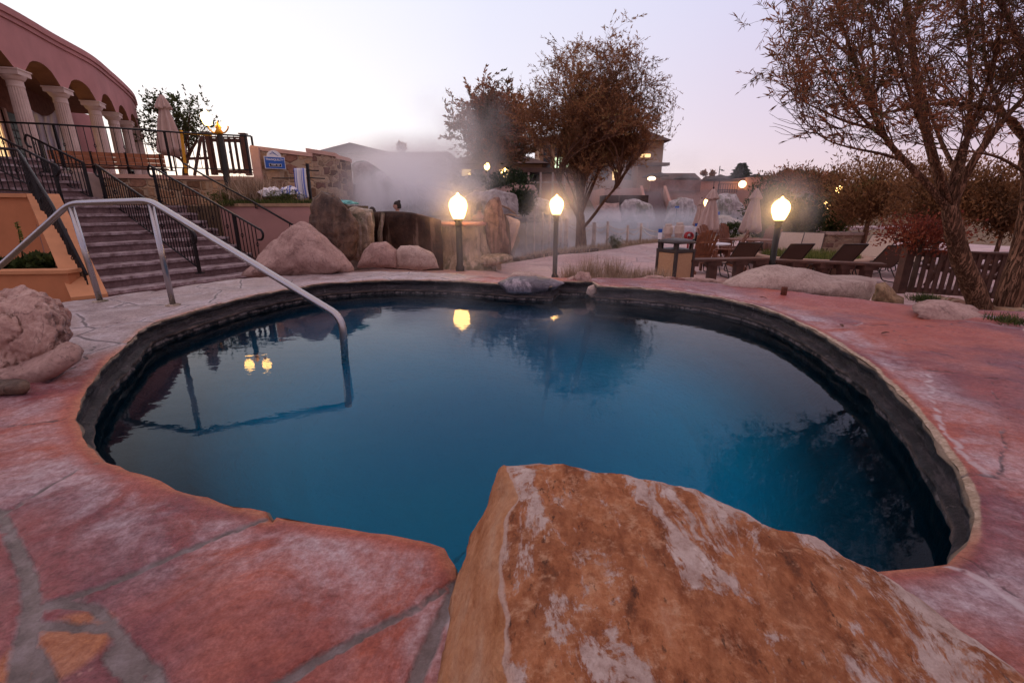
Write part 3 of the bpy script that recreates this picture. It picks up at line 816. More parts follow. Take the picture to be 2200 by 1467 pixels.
# ------------------------------------------------------------------ boulders
rock('boulder', [(-60, 660), (0, 648), (60, 642), (110, 648), (150, 668), (166, 700), (160, 745), (140, 790), (100, 815), (40, 830), (-60, 840)], 2.45, .75, M_BOULD2,
     'rounded knobbly pale boulder on the deck below the orange planter', 'rock', sub=6, rough=.10, seed=3, power=3.2, fs=2.6, ridged=.2)
rock('flat_rock', [(-80, 800), (0, 798), (40, 800), (150, 742), (186, 752), (190, 772), (150, 800), (90, 835), (60, 850), (-80, 850)], 2.30, .30, M_BOULD,
     'low sloping stone lump at the foot of the knobbly boulder', 'rock', sub=4, rough=.05, seed=8)
rock('dark_stone', [(-70, 822), (0, 824), (62, 822), (70, 834), (60, 848), (0, 852), (-70, 854)], 2.08, .16, M_DARKR,
     'dark brown wet stone lying in front of the knobbly boulder', 'rock', sub=4, rough=.04, seed=5)
rock('boulder', [(505, 600), (530, 580), (560, 545), (600, 505), (632, 480), (650, 474), (672, 482), (700, 505), (730, 535), (752, 560), (768, 580), (766, 592), (700, 606), (600, 612)], 6.35, 1.25, M_BOULD,
     'large triangular pink boulder between the steps and the pool', 'rock', rough=.05, seed=11, power=2.0, fs=1.5, tiltback=.25)
rock('boulder', [(660, 500), (668, 455), (672, 425), (690, 410), (715, 415), (735, 432), (752, 450), (770, 480), (772, 520), (760, 560), (740, 585), (700, 560)], 8.2, .9, M_DARKR,
     'tall dark brown boulder with a tan crown behind the triangular boulder', 'rock', rough=.09, ridged=.3, seed=17, power=3)
rock('mineral_pillar', [(735, 452), (760, 444), (800, 452), (806, 480), (804, 520), (800, 552), (770, 562), (745, 558), (735, 520)], 8.9, .8, M_MINERAL,
     'squat mineral crusted stone pillar beside the dark brown boulder', 'rock', rough=.05, seed=21, power=4)
rock('boulder', [(765, 578), (778, 548), (800, 526), (830, 524), (850, 540), (856, 578)], 7.5, .6, M_BOULD, 'small pink boulder under the dark soaking pool wall', 'rock', sub=4, rough=.07, seed=25)
rock('boulder', [(842, 578), (846, 545), (860, 530), (900, 530), (932, 545), (942, 578)], 7.6, .6, M_PALE, 'small pale boulder under the dark soaking pool wall', 'rock', sub=4, rough=.07, seed=28)
rock('standing_rock', [(1036, 500), (1040, 448), (1048, 432), (1062, 424), (1073, 425), (1080, 450), (1086, 480), (1094, 520), (1098, 560), (1050, 560)], 9.6, .6, rockmat('splintered_rock', (.20, .11, .09), (.40, .25, .20), (.12, .06, .05), 5, 1.6, 1.0, .05, streak=(5, (.10, .05, .04))),
     'tall splintered upright reddish rock beside the red capped pedestal', 'rock', rough=.05, seed=33, power=3)
rock('standing_rock', [(1078, 470), (1090, 464), (1100, 470), (1118, 476), (1112, 500), (1104, 530), (1092, 556), (1078, 556)], 9.9, .5, M_PALE,
     'leaning pink rock with a dark overhang at the lake edge', 'rock', sub=4, rough=.07, seed=36, power=3)
rock('boulder', [(1535, 622), (1560, 605), (1600, 588), (1650, 577), (1665, 577), (1700, 588), (1740, 592), (1800, 606), (1850, 606), (1888, 602), (1892, 625), (1870, 660), (1780, 650), (1700, 642), (1620, 636)], 5.3, 1.0, M_PALE,
     'long low pale slab boulder with cracks beyond the right of the pool', 'rock', rough=.035, seed=41, power=2.2, fs=1.6)
rock('boulder', [(1866, 655), (1880, 615), (1900, 612), (1925, 640), (1942, 645), (1938, 664), (1900, 668)], 4.75, .4, rockmat('mossy_tan', (.20, .12, .07), (.36, .22, .12), (.16, .10, .05), 6, 3),
     'rough tan lump of rock at the right end of the long pale slab', 'rock', sub=4, rough=.12, seed=44)
rock('boulder', [(1940, 672), (1975, 660), (2020, 658), (2080, 672), (2130, 700), (2180, 740), (2230, 790), (2170, 775), (2100, 745), (2020, 705)], 3.7, .8, M_BOULD,
     'low sloping brown boulder at the foot of the forked tree', 'rock', rough=.06, seed=47)
rock('boulder', [(2110, 735), (2130, 705), (2160, 702), (2185, 720), (2200, 752), (2150, 750)], 3.5, .35, M_BOULD2, 'small boulder against the base of the forked tree', 'rock', sub=4, rough=.08, seed=49)
rock('boulder', [(2168, 760), (2176, 728), (2200, 714), (2240, 716), (2260, 770)], 3.25, .4, M_PALE, 'pale boulder at the right edge of the photo near the forked tree', 'rock', sub=4, rough=.07, seed=52)
# stones at the inlet
rock('slab_stone', [(1066, 612), (1090, 600), (1130, 598), (1180, 604), (1216, 612), (1195, 626), (1140, 637), (1085, 634)], 5.42, .5, M_GREY,
     'flat dark grey stone sloping into the pool at the inlet', 'rock', rough=.04, seed=55, power=2.2)
rock('slab_stone', [(1088, 600), (1100, 588), (1135, 587), (1160, 592), (1180, 600)], 5.9, .3, M_PALE, 'pale rough stone behind the dark grey inlet stone', 'rock', sub=4, rough=.07, seed=56)
rock('inlet_stone', [(1212, 618), (1215, 603), (1232, 596), (1238, 618)], 5.85, .2, M_BOULD2, 'small pink stone in the inlet between lamp and pool', 'rock', sub=4, rough=.08, seed=58)
rock('inlet_stone', [(1232, 620), (1234, 596), (1246, 587), (1266, 589), (1274, 604), (1272, 622)], 5.8, .26, M_BOULD2, 'round lichen spotted stone in the inlet', 'rock', sub=4, rough=.08, seed=60)
rock('inlet_stone', [(1258, 632), (1262, 618), (1275, 612), (1288, 616), (1288, 640), (1270, 642)], 5.55, .2, M_PALE, 'white crusted stone at the corner of the inlet', 'rock', sub=4, rough=.07, seed=62)
# rusty stub on the deck
p = onz(1683, 634, 0)
e = empty('pipe_stub', (p.x, p.y, 0), 'short rusty pipe stub sticking up from the red flagstones', 'pipe')
bm = B(); lathe(bm, [(.030, -.03), (.030, .085), (.026, .088), (.022, .085)], (p.x, p.y, 0), 14, fd=0)
M_RUST = simple('rust', (.15, .05, .03), .8, .3, .5, 20, .6, .004)
obj('pipe', bm, M_RUST, e, True)

# ------------------------------------------------------------------ stainless handrail
k = N('brushed_steel'); k.color((.42, .40, .41)); k.bump(k.noise(40, 4, vec=k.mapping((1, 1, 6))), .08, .003)
M_STEEL = k.set(k.ramp(k.noise(14, 5), [(.3, .22), (.7, .38)]), 1.0)
post2 = onz(372, 656, 0); post1 = onz(216, 648, 0); wt = onz(738, 778, WZ)
e = empty('pool_handrail', tuple(post2), 'stainless steel handrail running from the deck down into the hot pool', 'handrail')
top2 = at(316, 431, post2.y); top2.x = post2.x + (top2.x - post2.x) * .25
top1 = at(152, 436, post1.y); top1.x = post1.x + (top1.x - post1.x) * .25
t2 = at(322, 431, post2.y); t1 = at(150, 437, post1.y)
bend = at(735, 682, wt.y)
path = [at(-260, 760, 4.3), at(0, 572, 4.45), t1, t2, bend, Vector((wt.x, wt.y, WZ - .35))]
bm = B(); tube(bm, round_corners(path, .11, 6), .0262, 14); obj('rail', bm, M_STEEL, e, True)
for b_, t_ in ((post1, t1), (post2, t2)):
    bm = B(); tube(bm, [Vector((b_.x, b_.y, -.02)), t_.lerp(b_, .02)], .0250, 14); q = obj('post', bm, M_STEEL, e, True)
    bm = B(); lathe(bm, [(.062, -.008), (.062, .008), (.045, .014), (.028, .015)], (b_.x, b_.y, 0), 18); obj('flange', bm, M_MINERAL, e, True)

# ------------------------------------------------------------------ stairs
U = Vector((-.865, .50, 0)).normalized(); NN = Vector((.50, .866, 0)).normalized()
L0 = Vector((-5.85, 6.5, 0)); RUN = .345; RISE = .15; SW = 2.6; NST = 15; NLOW = 9; LAND = 2.6; ZB = -.43
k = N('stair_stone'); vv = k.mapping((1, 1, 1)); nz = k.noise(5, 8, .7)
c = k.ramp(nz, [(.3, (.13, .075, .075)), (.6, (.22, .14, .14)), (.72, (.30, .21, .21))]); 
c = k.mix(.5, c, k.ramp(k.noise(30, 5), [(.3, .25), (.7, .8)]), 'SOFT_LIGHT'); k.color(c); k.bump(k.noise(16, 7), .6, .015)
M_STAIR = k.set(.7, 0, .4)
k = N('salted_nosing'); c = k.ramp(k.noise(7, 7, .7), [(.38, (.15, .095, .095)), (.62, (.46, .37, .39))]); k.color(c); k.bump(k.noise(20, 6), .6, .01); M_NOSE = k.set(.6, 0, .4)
e = empty('stone_steps', tuple(L0 + Vector((0, 0, ZB))), 'wide flight of dark stone steps climbing to the terrace', 'steps')
bm = B()
# solid body under the treads
for i in range(NST):
    z0 = ZB + RISE * i; f = L0 + U * RUN * i; g = L0 + U * (RUN * (i + 1) + (3.4 if i == NST - 1 else .0))
    ww_ = SW if i < NLOW else 1.25
    if i == NLOW - 1:
        gg = L0 + U * (RUN * i + LAND)
        prism(bm, [(q.x, q.y) for q in (f + NN * 1.26, f + NN * SW, gg + NN * SW, gg + NN * 1.26)], ZB - .3, z0 + RISE - .045)
        ww_ = 1.25
    pts = [f + NN * 0, f + NN * ww_, g + NN * ww_, g]
    prism(bm, [(q.x, q.y) for q in pts], ZB - .3, z0 + RISE - .045)
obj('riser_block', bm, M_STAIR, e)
for i in range(NST):
    z0 = ZB + RISE * (i + 1); f = L0 + U * (RUN * i - .035); g = L0 + U * (RUN * (i + 1) + .01 + (3.4 if i == NST - 1 else 0))
    bm = B(); seg = 16; ww_ = SW if i < NLOW else 1.25
    if i == NLOW - 1: prism(bm, [(q.x, q.y) for q in (g + NN * 1.26, g + NN * SW, g + U * (LAND - RUN) + NN * SW, g + U * (LAND - RUN) + NN * 1.26)], z0 - .043, z0 - .002)
    a_ = [f + NN * (ww_ * s / seg) + U * (fbm(Vector((i * 3.3, s * .7, 0)), 3) * .018) for s in range(seg + 1)]
    b_ = [g + NN * (ww_ * s / seg) for s in range(seg + 1)]
    for s in range(seg):
        poly = [a_[s], a_[s + 1], b_[s + 1], b_[s]]
        zt = lambda x, y: z0 + fbm(Vector((x * 3, y * 3, i)), 3) * .008
        prism(bm, [(q.x, q.y) for q in poly], z0 - .043, zt)
    bmesh.ops.remove_doubles(bm, verts=bm.verts, dist=.0005)
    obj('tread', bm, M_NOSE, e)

M_ORANGE = simple('lamplit_orange_stucco', (.50, .19, .085), .85, 0, .10, 3, .35, .006)  # orange wall colour, with the glow of an unseen warm lamp mixed in
M_CAPO = simple('orange_coping', (.56, .25, .12), .8, 0, .10, 4, .3, .005)
M_PINK = simple('pink_stucco', (.50, .27, .24), .85, 0, .08, 2.5, .35, .006)
M_PINKCAP = simple('pink_coping', (.58, .36, .29), .8, 0, .12, 4, .3, .006)
def face_wall(name, pts, off, mat, parent):
    bm = B(); slab(bm, pts, off); fix_normals(bm)
    return obj(name, bm, mat, parent)
# orange stair wall, left of the steps
la = at(162, 640, 6.0); lb = at(60, 416, 7.5); 
e = empty('stair_wall', (la.x, la.y, -.5), 'orange stucco wall that slopes up the left side of the steps', 'wall')
wd = Vector((.23, .24, 0)); zb = -.6
lb2 = at(-40, 413, 7.45); lb3 = at(-420, 410, 7.5)
foot = Vector((la.x + .02, la.y - .02, zb))
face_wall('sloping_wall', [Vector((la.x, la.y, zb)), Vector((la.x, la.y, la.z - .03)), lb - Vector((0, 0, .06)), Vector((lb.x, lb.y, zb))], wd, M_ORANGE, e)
face_wall('coping', [la + Vector((.0, -.03, 0)) - Vector((.015, .015, .028)), la - Vector((.015, .045, -.015)), lb - Vector((.015, .015, 0)), lb - Vector((.015, .015, .058))], wd + Vector((.03, .03, 0)), M_CAPO, e)
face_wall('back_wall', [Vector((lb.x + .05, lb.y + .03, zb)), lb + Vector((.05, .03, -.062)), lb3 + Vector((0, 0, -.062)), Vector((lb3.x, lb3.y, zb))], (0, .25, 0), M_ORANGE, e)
face_wall('back_coping', [lb + Vector((-.02, -.02, -.06)), lb + Vector((-.02, -.02, .0)), lb3 + Vector((0, -.02, 0)), lb3 + Vector((0, -.02, -.06))], (0, .32, 0), M_CAPO, e)
# planter in the corner of that wall
pa = at(142, 580, 6.15); pb = at(-300, 602, 5.9)
e = empty('planter', (pa.x, pa.y, -.5), 'low orange stucco planter with leafy plants in the corner of the stair wall', 'planter')
zp = pa.z; pw = Vector((0, .18, 0))
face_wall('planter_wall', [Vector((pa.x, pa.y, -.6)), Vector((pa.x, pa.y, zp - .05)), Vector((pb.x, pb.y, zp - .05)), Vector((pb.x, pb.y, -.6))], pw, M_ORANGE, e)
face_wall('coping', [Vector((pa.x + .03, pa.y - .03, zp - .047)), Vector((pa.x + .03, pa.y - .03, zp)), Vector((pb.x, pb.y - .03, zp)), Vector((pb.x, pb.y - .03, zp - .047))], pw + Vector((0, .05, 0)), M_CAPO, e)
bm = B(); prism(bm, [(pb.x, pb.y + .2), (pa.x + .05, pa.y + .2), (lb.x + .3, lb.y - .2), (lb3.x, lb3.y)], -.6, zp - .06); obj('soil', bm, M_EARTH, e)
PLANT_Z = zp - .06

# ------------------------------------------------------------------ wrought iron railings
M_IRON = simple('black_iron', (.018, .016, .018), .38, .6, .3, 12, .1, .002, .5)
def railing(name, pts, label, h, group='wrought iron stair railings', step=.11, posts=None, ends=(), drop=0.09, knots=True, lean=None):
    """pts: points of the top rail; balusters hang h below it"""
    pts = [Vector(p) for p in pts]
    e = empty(name, (pts[0].x, pts[0].y, pts[0].z - h - drop), label, 'railing', group)
    top = list(pts)
    bm = B()
    tp = []
    if 'curl0' in ends:
        d = (pts[0] - pts[1]).normalized(); c = pts[0] - Vector((0, 0, .11))
        hd = Vector((d.x, d.y, 0)).normalized()
        tp += [c + Vector((0, 0, -.11)) - hd * .02] + [c + (hd * math.cos(a) + Vector((0, 0, 1)) * math.sin(a)) * .11 for a in [R(t) for t in range(-60, 91, 30)]]
    tp += pts
    if 'curl1' in ends:
        d = (pts[-1] - pts[-2]).normalized(); c = pts[-1] - Vector((0, 0, .10)); hd = Vector((d.x, d.y, 0)).normalized()
        tp += [c + (hd * math.cos(a) + Vector((0, 0, 1)) * math.sin(a)) * .10 for a in [R(t) for t in range(60, -91, -30)]] + [c + Vector((0, 0, -.10)) - hd * .06]
    tube(bm, round_corners(tp, .05, 3), .021, 8); obj('top_rail', bm, M_IRON, e, True)
    bm = B(); tube(bm, [p - Vector((0, 0, h)) for p in pts], .013, 6); obj('bottom_rail', bm, M_IRON, e, True)
    # lengths
    L = [0]
    for a, b in zip(pts[:-1], pts[1:]): L.append(L[-1] + (b - a).length)
    def P(s):
        for i in range(len(pts) - 1):
            if s <= L[i + 1] + 1e-6: return pts[i].lerp(pts[i + 1], (s - L[i]) / (L[i + 1] - L[i]))
        return pts[-1]
    posts = posts if posts is not None else [0, L[-1]]
    for s in posts:
        q = P(min(s, L[-1])); bm = B(); beam(bm, q - Vector((0, 0, h + drop)), q, .042, .042, (0, 1, 0)); o = obj('post', bm, M_IRON, e)
        bm = B(); box(bm, q - Vector((0, 0, h + drop - .01)), (.10, .10, .018)); obj('foot_plate', bm, M_IRON, e)
    n = max(1, int(L[-1] / step)); base = None
    for i in range(1, n):
        s = L[-1] * i / n
        if any(abs(s - q) < .05 for q in posts): continue
        q = P(s); bm = B(); tube(bm, [q - Vector((0, 0, h)), q], .009, 5)
        if knots and i % 4 == 2:
            m = q - Vector((0, 0, h * .5))
            tube(bm, [m + Vector((0, 0, .05)), m + Vector((.02, .015, 0)), m - Vector((0, 0, .05))], .006, 4); tube(bm, [m + Vector((0, 0, .05)), m - Vector((.02, .015, 0)), m - Vector((0, 0, .05))], .006, 4)
        obj('baluster', bm, M_IRON, e)
    return e
def step_pt(i, lat, h):                      # a point h above the nosing line at step i, lat metres from the left
    q = L0 + U * (RUN * i) + NN * lat
    return Vector((q.x, q.y, ZB + RISE * (i + 1) + h))
HR = .92
railing('stair_railing', [at(205, 354, 9.45), at(412, 497, 7.65)], 'iron railing down the middle of the steps, lower flight', .60, ends=('curl0', 'curl1'), posts=[.12, 3.7])
railing('stair_railing', [at(322, 356, 10.3), at(556, 492, 8.8)], 'iron railing at the right edge of the steps with looped ends', .66, ends=('curl0', 'curl1'), posts=[.1, 2.75])
railing('stair_railing', [at(58, 290, 9.6), at(178, 350, 9.1)], 'short iron railing of the narrow upper flight beside the terrace', .62, ends=('curl0',), posts=[.35, 1.75])
railing('stair_railing', [at(-90, 250, 8.6), at(112, 352, 8.3)], 'iron railing on the left side of the narrow upper flight', .62, ends=('curl1',), posts=[.3, 1.9])
a0 = la + wd * .5; a1 = lb + wd * .5
railing('stair_railing', [at(-120, 310, 7.7), at(38, 322, 7.6), at(112, 440, 6.9), at(186, 590, 6.2)], 'iron railing on top of the orange stair wall', .62, posts=[.6, 1.9, 3.2])
# wall-mounted handrail on the pink wall
e = empty('wall_handrail', tuple(at(635, 487, 9.9)), 'black wall handrail on the pink wall right of the steps', 'handrail')
hp = [at(396, 352, 11.9), at(440, 378, 11.2), at(540, 432, 10.6), at(635, 487, 9.95)]
bm = B(); tube(bm, hp, .022, 8); obj('rail', bm, M_IRON, e, True)
for s in ((548, 440, 10.55), (622, 482, 10.0)):
    q = at(*s); bm = B(); tube(bm, [q + Vector((0, 0, .02)), q - Vector((0, 0, .07)), q + Vector((0.02, .14, -.09))], .012, 6); box(bm, q + Vector((0.02, .14, -.10)), (.09, .03, .10)); obj('bracket', bm, M_IRON, e)

# ------------------------------------------------------------------ pink retaining wall right of the steps, with planting bed
e = empty('retaining_wall', (-5.4, 10.6, -.45), 'pink stucco retaining wall with a tan cap right of the steps', 'wall')
w0 = step_pt(0, SW, 0); w1 = at(470, 437, 10.9); w2 = at(672, 437, 10.25)
w1 = Vector((w1.x, w1.y, w2.z))
ztop = w2.z
rb = L0 + NN * (SW + .03) + U * 2.6
face_wall('wall', [Vector((w1.x, w1.y, -.7)), Vector((w1.x, w1.y, ztop - .07)), Vector((w2.x, w2.y, ztop - .07)), Vector((w2.x, w2.y, -.7))], (.05, .25, 0), M_PINK, e)
face_wall('cap', [Vector((w1.x - .02, w1.y - .03, ztop - .068)), Vector((w1.x - .02, w1.y - .03, ztop)), Vector((w2.x, w2.y - .03, ztop)), Vector((w2.x, w2.y - .03, ztop - .068))], (.05, .32, 0), simple('tan_cap', (.42, .26, .16), .8, 0, .2, 5, .3), e)
bm = B(); prism(bm, [(w1.x + .05, w1.y + .2), (w2.x + .1, w2.y + .2), (w2.x + .6, 12.2), (-6.5, 13.2), (-9.5, 13.0)], -.6, ztop - .05); obj('soil', bm, M_EARTH, e)
BED_Z = ztop - .05
# ------------------------------------------------------------------ stone masonry
def masonry(name, c1, c2, c3, sc_=2.6):
    k = N(name)
    v = k.mix(.05, k.tc, k.noise(3, 3))
    v2 = k.mapping((1.0, 1.0, 1.5), src=v)
    vo = k.n('ShaderNodeTexVoronoi', feature='F1', distance='CHEBYCHEV'); k.l(v2, vo.inputs['Vector']); vo.inputs['Scale'].default_value = sc_; vo.inputs['Randomness'].default_value = .75
    vo2 = k.n('ShaderNodeTexVoronoi', feature='F2', distance='CHEBYCHEV'); k.l(v2, vo2.inputs['Vector']); vo2.inputs['Scale'].default_value = sc_; vo2.inputs['Randomness'].default_value = .75
    ed = k.math('SUBTRACT', vo2.outputs['Distance'], vo.outputs['Distance'])
    sc2 = k.n('ShaderNodeSeparateColor'); k.l(vo.outputs['Color'], sc2.inputs[0])
    st = k.ramp(sc2.outputs[0], [(0, c1), (.3, c2), (.55, c3), (.8, tuple(x * .45 for x in c1)), (1, c2)])
    st = k.mix(.6, st, k.ramp(k.noise(14, 6, .7), [(.3, .2), (.7, .85)]), 'SOFT_LIGHT')
    mor = k.ramp(ed, [(.05, 1), (.09, 0)])
    k.color(k.mix(mor, st, (.40, .29, .20)))
    h = k.math('ADD', k.ramp(ed, [(.03, 0), (.16, 1)]), k.math('MULTIPLY', k.noise(20, 5), .4)); k.bump(h, .8, .03)
    return k.set(.85, 0, .3)
M_MASON = masonry('sandstone_masonry', (.34, .19, .11), (.48, .31, .19), (.26, .13, .09), 3.0)
M_MASON2 = masonry('mixed_masonry', (.26, .15, .11), (.40, .28, .19), (.19, .10, .08), 4.0)

TZ = 1.75                                    # terrace level
# terrace block with stone facing
e = empty('terrace', (-9, 13.2, 0), 'raised terrace with a low stone retaining wall and pink cap', 'terrace')
q0 = at(196, 372, 11.9); q1 = at(400, 372, 12.7); q2 = at(545, 376, 13.3)
topz = 1.68
q0, q1, q2 = atx(200, 11.9, topz), atx(400, 12.7, topz), atx(556, 13.3, topz)
for a, b in ((q0, q1), (q1, q2)):
    face_wall('stone_facing', [Vector((a.x, a.y, .2)), Vector((a.x, a.y, topz - .1)), Vector((b.x, b.y, topz - .1)), Vector((b.x, b.y, .2))], (0.05, .35, 0), M_MASON, e)
    face_wall('cap', [Vector((a.x, a.y - .04, topz - .098)), Vector((a.x, a.y - .04, topz)), Vector((b.x, b.y - .04, topz)), Vector((b.x, b.y - .04, topz - .098))], (0.05, .45, 0), M_PINKCAP, e)
M_FLOOR = simple('terrace_floor', (.30, .22, .20), .8, 0, .2, 4)
bm = B(); prism(bm, [(q0.x + .1, q0.y + .3), (q1.x, q1.y + .3), (q2.x + .2, q2.y + .3), (-3.2, 24), (-40, 30), (-40, 6), (-13, 6), (-10.4, 9.1), (-9.75, 10.25)], .0, topz - .02); obj('terrace_floor', bm, M_FLOOR, e)

# ------------------------------------------------------------------ curved building with fluted columns
CX = [(-10.85, 6.8), (-11.0, 8.5), (-11.3, 10.2), (-11.7, 12.0), (-12.3, 13.75), (-12.85, 15.45), (-13.7, 17.15), (-14.55, 18.75), (-15.45, 20.3), (-16.5, 21.8)]
FAC = smooth_path([Vector((x, y, 0)) for x, y in CX], 12)
cap_z = 3.9; roof_z = 5.18
e_b = empty('curved_building', (-13, 14, TZ), 'curved dusty pink building with an arched colonnade and flat parapet', 'building')
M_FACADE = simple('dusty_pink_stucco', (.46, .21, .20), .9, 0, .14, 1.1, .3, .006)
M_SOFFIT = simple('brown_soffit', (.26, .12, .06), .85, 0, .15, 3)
def off(i, d):
    a = FAC[max(0, i - 1)]; b = FAC[min(len(FAC) - 1, i + 1)]; t = (b - a).normalized(); nn = Vector((t.y, -t.x, 0))
    return FAC[i] + nn * d
bm = B()
# arched lower edge
nseg = 12
def low(i):
    f = (i % nseg) / nseg; f = min(max((f - .14) / .72, 0), 1)
    return cap_z + .06 + .40 * math.sqrt(max(0, 1 - (2 * f - 1) ** 2)) if 0 < f < 1 else cap_z + .06
FO, FI = .16, -.26
cols_ = []
for i in range(len(FAC)):
    o_, n_ = off(i, FO), off(i, FI)
    cols_.append([bm.verts.new((o_.x, o_.y, roof_z)), bm.verts.new((o_.x, o_.y, low(i))), bm.verts.new((n_.x, n_.y, low(i))), bm.verts.new((n_.x, n_.y, roof_z))])
for a, b in zip(cols_[:-1], cols_[1:]):
    for s in range(4):
        f = bm.faces.new((a[s], b[s], b[(s + 1) % 4], a[(s + 1) % 4]))
        if s == 1: f.material_index = 1
bm.faces.new(cols_[0]); bm.faces.new(cols_[-1][::-1]); fix_normals(bm)
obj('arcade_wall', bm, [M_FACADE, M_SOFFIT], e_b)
bm = B(); prev = None
for i in range(len(FAC)):
    r = [(off(i, .20), 5.0), (off(i, .20), 5.10), (off(i, .245), 5.11), (off(i, .245), 5.26), (off(i, -.2), 5.26), (off(i, -.2), 5.0)]
    cur = [bm.verts.new((p.x, p.y, z)) for p, z in r]
    if prev:
        for s in range(6): bm.faces.new((prev[s], cur[s], cur[(s + 1) % 6], prev[(s + 1) % 6]))
    else: bm.faces.new(cur)
    prev = cur
bm.faces.new(prev[::-1]); fix_normals(bm)
obj('cornice', bm, M_FACADE, e_b)
# rear wall and end wall, roof
bm = B(); prev = None
for i in range(len(FAC)):
    p = off(i, -2.2); cur = [bm.verts.new((p.x, p.y, TZ - .1)), bm.verts.new((p.x, p.y, 4.75))]
    p2 = off(i, -2.5); cur += [bm.verts.new((p2.x, p2.y, 4.75)), bm.verts.new((p2.x, p2.y, TZ - .1))]
    if prev:
        for s in range(4): bm.faces.new((prev[s], cur[s], cur[(s + 1) % 4], prev[(s + 1) % 4]))
    prev = cur
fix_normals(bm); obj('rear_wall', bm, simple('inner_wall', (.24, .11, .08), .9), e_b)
bm = B(); prev = None
for i in range(len(FAC)):
    p = off(i, -.262); p2 = off(i, -9); cur = [bm.verts.new((p.x, p.y, 4.6)), bm.verts.new((p2.x, p2.y, 4.6)), bm.verts.new((p2.x, p2.y, 4.9)), bm.verts.new((p.x, p.y, 4.9))]
    if prev:
        for s in range(4): bm.faces.new((prev[s], cur[s], cur[(s + 1) % 4], prev[(s + 1) % 4]))
    prev = cur
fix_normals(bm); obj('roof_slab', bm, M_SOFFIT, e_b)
ee = off(len(FAC) - 1, .16); e2 = off(len(FAC) - 1, -9); e3 = off(len(FAC) - 1, -2.6)
# end of the building is closed beyond the porch
bm = B(); slab(bm, [Vector((e3.x, e3.y, TZ)), Vector((e3.x, e3.y, 5.15)), Vector((e2.x, e2.y, 5.15)), Vector((e2.x, e2.y, TZ))], (0, .3, 0)); fix_normals(bm); obj('end_wall', bm, M_FACADE, e_b)
w9 = off(len(FAC) - 1, -2.2)
bm = B(); slab(bm, [Vector((w9.x, w9.y, TZ - .1)), Vector((w9.x, w9.y, 4.75)), Vector((-18.7, 22.6, 4.75)), Vector((-18.7, 22.6, TZ - .1))], (-.3, .1, 0)); fix_normals(bm); obj('rear_wall', bm, M_FACADE, e_b)
# columns
k = N('column_plaster'); k.color(k.ramp(k.noise(4, 5), [(.3, (.56, .41, .36)), (.7, (.68, .53, .47))])); M_COLP = k.set(.7, 0, .3)
for i, (x, y) in enumerate(CX):
    bm = B()
    lathe(bm, [(.170, TZ - .05), (.167, TZ + .6), (.152, cap_z - .32)], (x, y, 0), 40, flute=1, fd=.075); c_ = obj('column_shaft', bm, M_COLP, e_b)
    bm = B(); lathe(bm, [(.154, cap_z - .32), (.162, cap_z - .29), (.154, cap_z - .26), (.154, cap_z - .18), (.19, cap_z - .15), (.225, cap_z - .09), (.225, cap_z - .07)], (x, y, 0), 28)
    t = (FAC[min(i * 12 + 1, len(FAC) - 1)] - FAC[max(0, i * 12 - 1)]); rz = math.atan2(t.y, t.x)
    box(bm, (x, y, cap_z - .015), (.46, .46, .11), rz); box(bm, (x, y, cap_z + .05), (.50, .50, .03), rz); obj('capital', bm, M_COLP, e_b)
    bm = B(); box(bm, (x, y, TZ + .03), (.46, .46, .12), rz); obj('column_base', bm, M_COLP, e_b)
# rear wall windows and doors
def wallq(i0, i1, d, z0, z1, name, mat, th=.05):
    a = off(i0, d); b = off(i1, d); t = (b - a).normalized(); nn = Vector((t.y, -t.x, 0))
    bm = B(); slab(bm, [Vector((a.x, a.y, z0)), Vector((a.x, a.y, z1)), Vector((b.x, b.y, z1)), Vector((b.x, b.y, z0))], nn * th); fix_normals(bm)
    return obj(name, bm, mat, e_b)
M_LIT = emis('warm_lit_glass', (1.0, .66, .30), 1.1)
k = N('dark_glass'); k.color((.012, .012, .016)); M_GLASS = k.set(.3, 0, .12)
wallq(46, 57, -2.2, TZ, 3.75, 'lit_doorway', M_LIT, .03); wallq(57, 58, -2.2, TZ, 3.8, 'door_frame', M_COLP, .07)
for a, b in ((60, 67), (70, 78), (84, 94), (99, 106)):
    wallq(a, b, -2.2, TZ + .1, 3.6, 'window', M_GLASS, .03)
    for zz in range(7): wallq(a, b, -2.17, 2.0 + zz * .22, 2.03 + zz * .22, 'louver', simple('louver_brown', (.05, .035, .03), .6), .03)
    wallq(a, a + 1 if b - a > 5 else a + 1, -2.165, TZ + .1, 3.65, 'window_frame', M_COLP, .05)
# hanging white sheet between the second and third column in view
bm = B(); p0_ = at(76, 300, 14.6); p1_ = at(140, 300, 15.1); p0_.z = p1_.z = 0; nx, nz_ = 26, 18; g_ = []
for j in range(nz_ + 1):
    row = []
    for i in range(nx + 1):
        s = i / nx; t_ = j / nz_; topz_ = 3.72 - .25 * math.sin(s * PI) * (1 - t_); q = p0_.lerp(p1_, s * (1 - .25 * t_) + .0)
        z = topz_ * (1 - t_) + (TZ + .15) * t_; wv = math.sin(s * 26 + t_ * 2) * .04 * (.4 + t_) + fbm(Vector((s * 3, t_ * 2, 1)), 3) * .08
        row.append(bm.verts.new((q.x + wv, q.y - wv * .6, z)))
    g_.append(row)
for j in range(nz_):
    for i in range(nx): bm.faces.new((g_[j][i], g_[j][i + 1], g_[j + 1][i + 1], g_[j + 1][i]))
k = N('white_sheet'); k.color((.55, .52, .60)); M_SHEET = k.set(.9)
o = obj('hanging_sheet', bm, M_SHEET, None, True); sm = o.modifiers.new('th', 'SOLIDIFY'); sm.thickness = .006
tag(o, 'white cloth sheet hanging in the colonnade between two columns', 'sheet')

